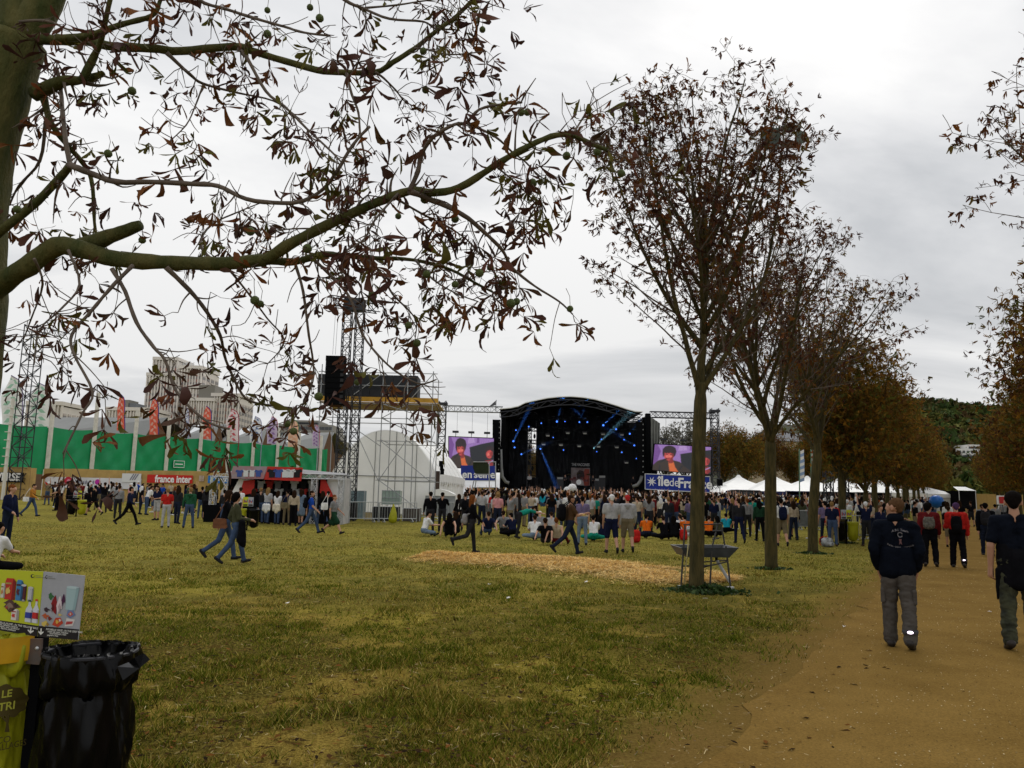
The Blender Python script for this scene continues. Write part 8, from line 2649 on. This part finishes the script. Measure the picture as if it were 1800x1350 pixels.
def backpack(pos, yaw, h, m, label, z=1.20, w=.30, hh=.44, dep=.17, off=.16, strap=None, extra=None):
    s = h / 1.755
    root = bpy.data.objects.new('backpack', None); COL.objects.link(root)
    root.location = pos; root.rotation_euler = (0, 0, R(yaw)); root.scale = (s, s, s); root.empty_display_size = .1
    T(root, label, 'bag')
    def rb(name, cx, cy, cz, sx, sy, sz, m_, n=3.2):
        mb = MB(); nu, nv = 16, 9
        for j in range(nv + 1):
            b = -math.pi / 2 + math.pi * j / nv
            for i in range(nu):
                a = 2 * math.pi * i / nu
                f = lambda c: math.copysign(abs(c) ** (2 / n), c)
                mb.v.append((cx + sx / 2 * f(math.cos(b)) * f(math.cos(a)), cy + sy / 2 * f(math.cos(b)) * f(math.sin(a)), cz + sz / 2 * f(math.sin(b))))
        for j in range(nv):
            for i in range(nu):
                mb.f.append([j * nu + i, j * nu + (i + 1) % nu, (j + 1) * nu + (i + 1) % nu, (j + 1) * nu + i]); mb.m.append(0)
        o = mb.build(name, m_, smooth=True); o.parent = root
        return o
    cy = -off - dep / 2 + .02
    rb('sack', 0, cy, z, w, dep, hh, m)
    rb('pocket', 0, cy - dep * .45, z - hh * .18, w * .74, dep * .45, hh * .42, extra or m)
    for sd in (-1, 1):
        mb = MB(); mb.tube([(sd * .10, cy + .06, z + hh * .4), (sd * .11, -.02, z + hh * .62), (sd * .12, .13, z + hh * .35), (sd * .13, .12, z - .1), (sd * .13, -.05, z - hh * .4)], .018, 5); o = mb.build('strap', strap or m); o.parent = root
    return root


def near_people():
    AV = -29.5
    BJ = mat('jacket_black_blue', (.0035, .005, .0095), .9, var=.25, vscale=5, bump=.25, bscale=25, spec=.05)
    BOOT = mat('boot_leather', (.020, .015, .012), .55, var=.3, vscale=20)
    # man with the printed jacket
    pos = gp(1584, 1141); pos.z = 0.0
    pose = dict(sleeve='long', leg='baggy', hair='buzz', hyaw=62, hpitch=-6, hipL=5, hipR=-9, kneeL=5, kneeR=12, spread=1.5, shL=-14, shR=-14, abL=13, abR=13, elL=42, elR=42, inL=.32, inR=.32, wide=.004, build=.97)
    rt, j, tr, pr, hands, hd, hy, pel = near_person(pos, -26, pose, (BJ, cm('cargo grey'), BOOT), 'short-haired person in dark jacket with printed back and grey cargo trousers', 1.75, ('jacket', 'trousers'), hairm='short', skin=1, seed=4)
    # jacket skirt reaching below the hips
    hem = [(Vector((sd * .08, 0, pel.z + a)), Vector((sd * .08, 0, pel.z + b)), .128, .130, 'top') for sd in (-1, 1) for a, b in ((.14, -.07),)]
    hm = remesh(hem, .012, 3, .9, 12); fold(hm, .010, 8, 9)
    hm.name = 'jacket_skirt'; hm.materials.clear(); hm.materials.append(BJ); hm.polygons.foreach_set('use_smooth', [True] * len(hm.polygons))
    o = bpy.data.objects.new('jacket_skirt', hm); COL.objects.link(o); o.parent = rt
    col = remesh([(hd + Vector((-.035, -.03, -.125)), hd + Vector((.035, -.03, -.125)), .062, .062, 'top'), (hd + Vector((0, .02, -.13)), hd + Vector((0, -.02, -.12)), .06, .066, 'top')], .010, 2, .9)
    col.name = 'collar'; col.materials.clear(); col.materials.append(BJ); o = bpy.data.objects.new('collar', col); COL.objects.link(o); o.parent = rt
    PW = mat('jacket_print', (.17, .16, .17), .8); PR_ = mat('jacket_print_red', (.14, .07, .07), .8)
    zs = pel.z
    print_on(rt, j, 'A.B.I. Team', .038, .045, zs + .405, PW, .0006, 2.2)
    print_on(rt, j, 'Paris - seine - spectacle', .030, .045, zs + .205, PW, .0004, -1.6)
    press(rt, j, [[(.045 + .030 * math.cos(a) * k, zs + .35 + .032 * math.sin(a) * k) for a in np.linspace(.3, 5.9, 14)] + [(.045 + .020 * math.cos(a) * k, zs + .35 + .022 * math.sin(a) * k) for a in np.linspace(5.9, .3, 14)] for k in (1,)], PW, 'emblem')
    press(rt, j, [[(.03, zs + .30), (.06, zs + .30), (.055, zs + .27), (.062, zs + .235), (.045, zs + .25), (.03, zs + .232), (.037, zs + .27)]], PR_, 'emblem')
    # cargo pockets
    for sd in (-1, 1):
        k = [p for p in pr if p[4] == 'bot' and abs(p[0].z - (pel.z - .03)) < .01 and p[0].x * sd > 0 and (p[1] - p[0]).length > .3][0]
        c = k[0].lerp(k[1], .80) + Vector((sd * .070, -.01, 0))
        pm = remesh([(c + Vector((0, dy, dz)), c + Vector((0, dy, dz + .01)), .030, .030, 'bot') for dy in (-.05, 0, .05) for dz in (-.06, -.02, .02, .06)], .010, 3, .9)
        pm.name = 'cargo_pocket'; pm.materials.clear(); pm.materials.append(cm('cargo grey')); o = bpy.data.objects.new('cargo_pocket', pm); COL.objects.link(o); o.parent = rt
    an = [p for p in pr if p[4] == 'shoe'][3][0]
    def ankle_reflector(root, a, r_=.062, up=.06, w=.022):
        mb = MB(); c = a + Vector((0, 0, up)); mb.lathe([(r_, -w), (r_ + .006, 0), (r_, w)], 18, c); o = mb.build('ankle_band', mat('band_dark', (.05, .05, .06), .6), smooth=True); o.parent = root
        mb = MB(); mb.lathe([(.0, .012), (.018, .008), (.024, 0)], 12); me = mb.mesh('reflector_glow', [mat('reflector_glow', (.9, .8, 1), .4, emit=(1.0, .82, 1.0), estr=3.0)], True)  # flash reflection of the reflective band, painted in as emission
        o = bpy.data.objects.new('reflector_glow', me); COL.objects.link(o); o.parent = root
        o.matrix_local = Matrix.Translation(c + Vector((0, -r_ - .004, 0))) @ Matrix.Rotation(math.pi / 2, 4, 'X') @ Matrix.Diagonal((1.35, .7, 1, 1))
    ankle_reflector(rt, an, .082, .10)
    # man at the right edge
    pos = Vector((at(1789, 1000, 9.7).x, 9.7, 0))
    pose = dict(sleeve='short', leg='baggy', hair='short', hyaw=-4, hipL=-8, hipR=16, kneeL=10, kneeR=8, shL=-6, shR=10, abL=13, abR=12, elL=14, elR=20, build=1.0, wide=.006)
    TS = mat('tshirt_black_blue', (.0045, .006, .011), .9, var=.2, vscale=5, bump=.2, bscale=20, spec=.05)
    rt, j, tr, pr, hands, hd, hy, pel = near_person(pos, -27, pose, (TS, cm('camouflage'), BOOT), 'person in black T-shirt and camouflage trousers at the right edge', 1.85, ('t_shirt', 'trousers'), fingers=True, hairm='dark', skin=1, seed=12)
    hem = [(Vector((sd * .085, 0, pel.z + .14)), Vector((sd * .085, 0, pel.z - .02)), .120, .126, 'top') for sd in (-1, 1)]
    hem += [(Vector((sd * .08, -.03, pel.z + .06)), Vector((sd * .10, -.06, pel.z - .26)), .09, .075, 'top') for sd in (-1, 1)] + [(Vector((0, -.08, pel.z + .06)), Vector((0, -.11, pel.z - .24)), .09, .08, 'top'), (Vector((-.18, -.05, pel.z - .1)), Vector((-.215, -.04, pel.z - .42)), .045, .015, 'top')]
    hm = remesh(hem, .013, 3, .9, 12); fold(hm, .014, 8, 19)
    hm.name = 'tied_jacket'; hm.materials.clear(); hm.materials.append(cm('black')); hm.polygons.foreach_set('use_smooth', [True] * len(hm.polygons))
    o = bpy.data.objects.new('tied_jacket', hm); COL.objects.link(o); o.parent = rt
    # two in red jackets with rucksacks
    pos = gp(1637, 997)
    near_person(pos, -28, dict(STEPL, hair='bushy', hyaw=-40, leg='baggy', wide=.01, hipL=-5, hipR=6, kneeL=12), (cm('maroon'), cm('black'), BOOT), 'bushy-haired person in dark red jacket with patterned rucksack walking away', 1.72, hairm='dark', skin=1, seed=21, vox=.016)
    backpack(pos, -28, 1.72, mat('pattern_pack', (.16, .15, .12), .8, col2=(.03, .03, .028), vscale=22), 'dark rucksack with pale pattern on the dark red jacket', z=1.21, w=.30, hh=.34)
    pos = gp(1686, 999)
    rt, j, tr, pr, *_ = near_person(pos, -30, dict(STEPL, hair='short', hyaw=10, leg='baggy', wide=.018, hood=True, elL=70, shL=10, inL=-.1, hipL=4, hipR=-6, kneeR=16), (cm('red'), cm('black'), BOOT), 'person in red jacket and violet hat with black rucksack walking away', 1.74, hairm='purple_hat', skin=0, seed=23, vox=.016)
    ankle_reflector(rt, [p for p in pr if p[4] == 'shoe'][3][0], .075, .10, .03)
    backpack(pos, -30, 1.74, cm('black'), 'black rucksack on the red jacket', z=1.18, w=.28, hh=.46)
    pos = onground(1731, 27.5)
    near_person(pos, -30, dict(STEPL, hair='short', wide=.02, hipL=14, hipR=-12, kneeR=24), (cm('black'), cm('dark denim'), BOOT), 'person in black jacket and jeans walking away on the path', 1.80, hairm='dark', skin=0, seed=25, vox=.018)
    backpack(pos, -30, 1.80, cm('charcoal'), 'charcoal rucksack on the black jacket on the path', z=1.22, w=.32, hh=.46)


near_people()


def accessories():
    K, NV = cm('black'), cm('navy')
    def bp(px, d, yaw, h, m, lab, **kw): backpack(onground(px, d), yaw, h, m, lab, **kw)
    bp(548, 32.5, -75, 1.78, K, 'black rucksack on the bright blue T-shirt')
    bp(1002, 23.8, -75, 1.80, K, 'black rucksack on the person carrying food', w=.32, hh=.5, dep=.2)
    bp(1373, 30.5, -5, 1.80, NV, 'navy rucksack on the white T-shirt beside the second avenue tree', hh=.5)
    bp(362, 45, 10, 1.74, K, 'black rucksack of the person waiting left of the stall')
    bp(818, 37, 0, 1.74, K, 'black rucksack right of the tent corner')
    bp(831, 23.5, -80, 1.70, cm('grey'), 'grey bag on the auburn-haired person striding along the straw', w=.24, hh=.32, z=1.02)
    p = onground(1117, 31); p.z -= .70
    backpack(p, 15, 1.74, cm('red'), 'red rucksack standing on the grass beside orange T-shirt', z=.95, w=.34, hh=.5, dep=.24, off=-.05)
    p = onground(1201, 33); p.z -= .70
    backpack(p, -10, 1.74, cm('red'), 'red rucksack standing beside the dark seated group', z=.95, w=.32, hh=.46, dep=.22, off=-.05)
    p = onground(1447, 31); p.z -= .74
    backpack(p, 40, 1.74, mat('bag_white_grey', (.45, .47, .48), .6, col2=(.06, .06, .065), vscale=5), 'white and grey bag on the grass left of the far recycling stand', z=.92, w=.5, hh=.36, dep=.34, off=-.05, strap=cm('red'))
    # shoulder bags
    def sbag(px, d, dx, dz, m, lab, w=.34, hh=.24):
        g = onground(px, d) + Vector((dx, -.12, dz))
        t = thing('shoulder_bag', lab, 'bag', g)
        mb = MB(); mb.slab([g + Vector((x * w, -.06, z * hh)) for x, z in ((-.5, -.35), (-.42, -.5), (.42, -.5), (.5, -.35), (.46, .4), (.3, .5), (-.3, .5), (-.46, .4))], (0, .12, 0)); b = mb.build('body', m, t)
        mb = MB(); mb.slab([g + Vector((x * w, -.072, z * hh)) for x, z in ((-.46, .42), (.46, .42), (.44, .0), (0, -.14), (-.44, .0))], (0, .01, 0)); mb.build('flap', m, t)
        mb = MB(); mb.tube([g + Vector((-.4 * w, 0, .4 * hh)), g + Vector((.02, -.06, .35)), g + Vector((.12, .02, .58)), g + Vector((.10, .12, .35)), g + Vector((.4 * w, .06, .4 * hh))], .012, 5); mb.build('strap', m, t)
    sbag(398, 19.6, -.06, .88, mat('brown_leather', (.15, .052, .018), .5, var=.2), 'brown leather shoulder bag of the long-haired walker')
    sbag(53, gp(53, 908).y, -.12, .90, cm('white'), 'white bag at the hip of the orange-brown jacket')
    sbag(570, 37, .05, 1.0, cm('white'), 'white bag on the person right of the blue T-shirt', .3, .32)
    sbag(807, 40, .1, 1.05, cm('white'), 'white bag of the person at the tent corner', .26, .28)
    sbag(505, 38, -.1, .98, cm('khaki'), 'khaki shoulder bag in the stall queue', .34, .26)
    # scarf / coat hanging from the olive jacket, sweater round waists
    g = onground(424, 18.6) + Vector((.10, -.14, .86)); t = thing('carried_coat', 'black coat hanging from the arm of the olive jacket', 'coat', g)
    me = remesh([(g + Vector((0, 0, .1)), g + Vector((.02, .02, -.34)), .07, .10, 'top'), (g + Vector((.04, 0, .08)), g + Vector((.07, 0, -.42)), .05, .05, 'top'), (g, g + Vector((-.05, 0, -.3)), .06, .06, 'top')], .02, 2); fold(me, .02, 8, 3)
    me.materials.clear(); me.materials.append(K); link('cloth', me, t)
    for px, d, m, lab in ((470, 38.3, cm('white'), 'white jumper tied round the waist of the fair-haired person at the stall'), (488, 38.3, cm('cream'), 'cream jumper tied round the waist of the striped top at the stall')):
        g = onground(px, d) + Vector((0, -.1, .9)); t = thing('tied_jumper', lab, 'jumper', g)
        me = remesh([(g + Vector((x, 0, .05)), g + Vector((x * 1.2, -.03, -.25 + abs(x))), .09, .08, 'top') for x in (-.1, 0, .1)], .022, 2); me.materials.clear(); me.materials.append(m); link('cloth', me, t)
    # food tray
    g = onground(1010, 23.8) + Vector((.24, -.06, 1.13)); t = thing('food_tray', 'pale food tray carried by the person with the black rucksack', 'food', g)
    mb = MB(); mb.slab([g + Vector((x, y_, 0)) for x, y_ in ((-.17, -.09), (.17, -.09), (.17, .09), (-.17, .09))], (0, 0, .03)); mb.build('tray', cm('cream'), t)
    mb = MB(); mb.lathe([(.13, .03), (.11, .07), (.05, .09), (.0, .095)], 10, g, fn=lambda r, z, a, j: (r * (1 + .2 * math.sin(a * 3)), z)); mb.build('chips', mat('chips_yellow', (.55, .38, .10), .6), t)
    # white balloons over the crowd
    for px, py, s, lab in ((997, 862, .42, 'white balloon over the crowd, the lower left one'), (1006, 858, .5, 'white balloon over the crowd, the upper right one')):
        p = at(px, py, 78); t = thing('white_balloon', lab, 'balloon', p, 'white balloons over the crowd')
        mb = MB(); mb.lathe([(.02, -s), (.5 * s, -.75 * s), (.85 * s, -.1 * s), (.8 * s, .35 * s), (.45 * s, .75 * s), (.02, .85 * s)], 12, p); mb.build('skin', cm('white'), t, smooth=True)
        mb = MB(); mb.tube([p - Vector((0, 0, s)), p - Vector((.1, 0, s + .8))], .015, 4); mb.build('string', K, t)


accessories()


# ------------------------------------------------------------------ the crowd
TOPS = ['black'] * 15 + ['charcoal'] * 8 + ['navy'] * 7 + ['grey'] * 4 + ['white'] * 5 + ['light grey'] * 3 + ['olive', 'brown', 'beige', 'red', 'purple', 'blue', 'green', 'khaki', 'cream', 'maroon', 'pink', 'dark green', 'teal', 'yellow', 'orange']
BOTS = ['dark denim'] * 5 + ['denim'] * 5 + ['black'] * 6 + ['charcoal'] * 4 + ['khaki'] * 2 + ['grey', 'olive', 'pale denim']
FPOSES = [STAND, STAND2, STAND3, STANDL, STANDLS, dict(STAND, leg='shorts'), dict(STANDLS, hair='long', sleeve='short'), PHOTO, ARMSUP, dict(STANDL, skirt=True, leg='bare')]
HN = ['dark'] * 5 + ['brown'] * 5 + ['fair'] * 2 + ['ginger'] + ['cap_white'] + ['short']
taken = []


def zone(n, px0, px1, d0, d1, where, yaw0, spread=35, mind=.42, bias=1.0, poses=FPOSES):
    k = 0; tries = 0
    while k < n and tries < n * 60:
        tries += 1
        d = d0 + (d1 - d0) * rng.random() ** bias
        p = onground(rng.uniform(px0, px1), d)
        if any((p.x - q[0]) ** 2 + (p.y - q[1]) ** 2 < mind * mind for q in taken): continue
        taken.append((p.x, p.y)); k += 1
        t, b = rng.choice(TOPS), rng.choice(BOTS)
        po = poses[rng.randrange(len(poses))] if rng.random() > .12 else poses[0]
        hr = rng.choice(HN)
        lab = 'person in %s top and %s %s %s' % (t, b, 'shorts' if po.get('leg') == 'shorts' else 'skirt' if po.get('skirt') else 'trousers', where)
        person(p, yaw0 + rng.gauss(0, spread), po, t, b, lab, lab.replace('person', 'people', 1), hair=hr, skin=rng.choice((0, 0, 1, 3, 2)), h=rng.uniform(1.60, 1.84), lod='far', shoe=rng.choice(('charcoal', 'black', 'white', 'brown')))


for o in list(COL.objects):
    if o.get('category') == 'person': taken.append((o.location.x, o.location.y))
zone(96, 865, 1240, 37, 54, 'in rear rows of stage crowd', -3, 22, bias=.8)
zone(18, 815, 880, 40, 56, 'between tent and stage crowd', -5, 35)
zone(62, 1240, 1560, 36, 62, 'in crowd under avenue trees', 0, 45, bias=.9)
zone(50, 70, 350, 46, 68, 'before the plywood wall', 0, 90)
zone(14, 330, 440, 42, 56, 'left of the stall', -20, 60)
zone(14, 1595, 1775, 30, 62, 'on the path further along', -28, 20, mind=.9)
zone(8, 1440, 1580, 27, 35, 'beside far recycling stand', -10, 60, mind=.8)


def performers():
    Y = 97.0
    for px, yy, yaw, po, lab in ((993, Y, 180, dict(STAND2, elL=85, elR=70), 'singer with guitar standing front of the stage left of the drums'), (1042, Y + 1, 190, dict(STAND2), 'musician in dark clothes on stage right of the drums'), (930, Y + 1, 170, STAND2, 'stagehand in pale top at the left of the stage'), (1113, Y + 2, 185, STAND3, 'stagehand in dark clothes at the right of the stage')):
        p = onground(px, yy); p.z = DECKZ + .005
        person(p, yaw, po, 'light grey' if px == 930 else 'charcoal', 'black', lab, hair='dark', lod='far', h=1.8)


performers()


def crowd_mass():
    """everyone further towards the stage: one mass of heads and shoulders"""
    pal = ['skin0', 'skin1', 'black', 'charcoal', 'navy', 'grey', 'white', 'light grey', 'olive', 'red', 'beige', 'denim', 'hair_dark', 'hair_brown', 'hair_fair', 'brown', 'purple', 'orange', 'yellow', 'turquoise']
    ms = [cm(n) for n in pal]
    topi = [2, 2, 2, 2, 2, 2, 2, 2, 3, 3, 3, 3, 4, 4, 4, 4, 5, 5, 6, 6, 6, 7, 8, 9, 10, 11, 15, 16, 17, 18, 19]
    hairi = [12, 12, 12, 13, 13, 13, 14, 6, 15]
    bodies = []
    for po in (STAND, STAND2, STANDL, STAND3, ARMSUP, STANDLS):
        pr, *_ = skeleton(**po)
        bp = [p for p in pr if p[4] not in ('nose', 'ear')]
        me = remesh(bp, .045, 1, .45, 6, .004)
        ti = tag_faces(me, bp)
        tri = me; tri.calc_loop_triangles()
        v = np.empty(len(me.vertices) * 3, np.float32); me.vertices.foreach_get('co', v); v = v.reshape(-1, 3)
        lt = np.array([t.vertices[:] for t in me.loop_triangles]); lp = np.array([t.polygon_index for t in me.loop_triangles])
        zc = v[lt].mean(1)[:, 2] > .75
        bodies.append((v, lt[zc], ti[lp[zc]]))
    V, F, M = [], [], []; o = 0; n = 0; tries = 0
    pts = []
    while n < 760 and tries < 20000:
        tries += 1
        d = 52 + 38 * rng.random() ** .9
        px = rng.uniform(818, 1300) if rng.random() < .72 else rng.uniform(1240, 1640)
        p = onground(px, d)
        if any((p.x - q[0]) ** 2 + (p.y - q[1]) ** 2 < .25 for q in pts): continue
        pts.append((p.x, p.y)); n += 1
        v, f, ti = bodies[0 if rng.random() < .3 else rng.randrange(len(bodies)) if rng.random() < .8 else 2]
        a = rng.gauss(0, .4); s = rng.uniform(.93, 1.06); c_, s_ = math.cos(a), math.sin(a)
        w = np.stack([v[:, 0] * c_ - v[:, 1] * s_, v[:, 0] * s_ + v[:, 1] * c_, v[:, 2]], -1) * s + np.array(p)
        t, h_, k_ = rng.choice(topi), rng.choice(hairi), rng.choice((0, 0, 1))
        lut = np.array([k_, t, 11, 3, h_, 2])
        V.append(w); F.append(f + o); M.append(lut[ti]); o += len(v)
    ob = scatter_mesh('crowd', np.concatenate(V), np.concatenate(F), ms, np.concatenate(M), smooth=True)
    T(ob, 'dense crowd of heads and shoulders packed before the stage', 'crowd')


crowd_mass()

bpy.data.scenes.remove(WORKSHOP)
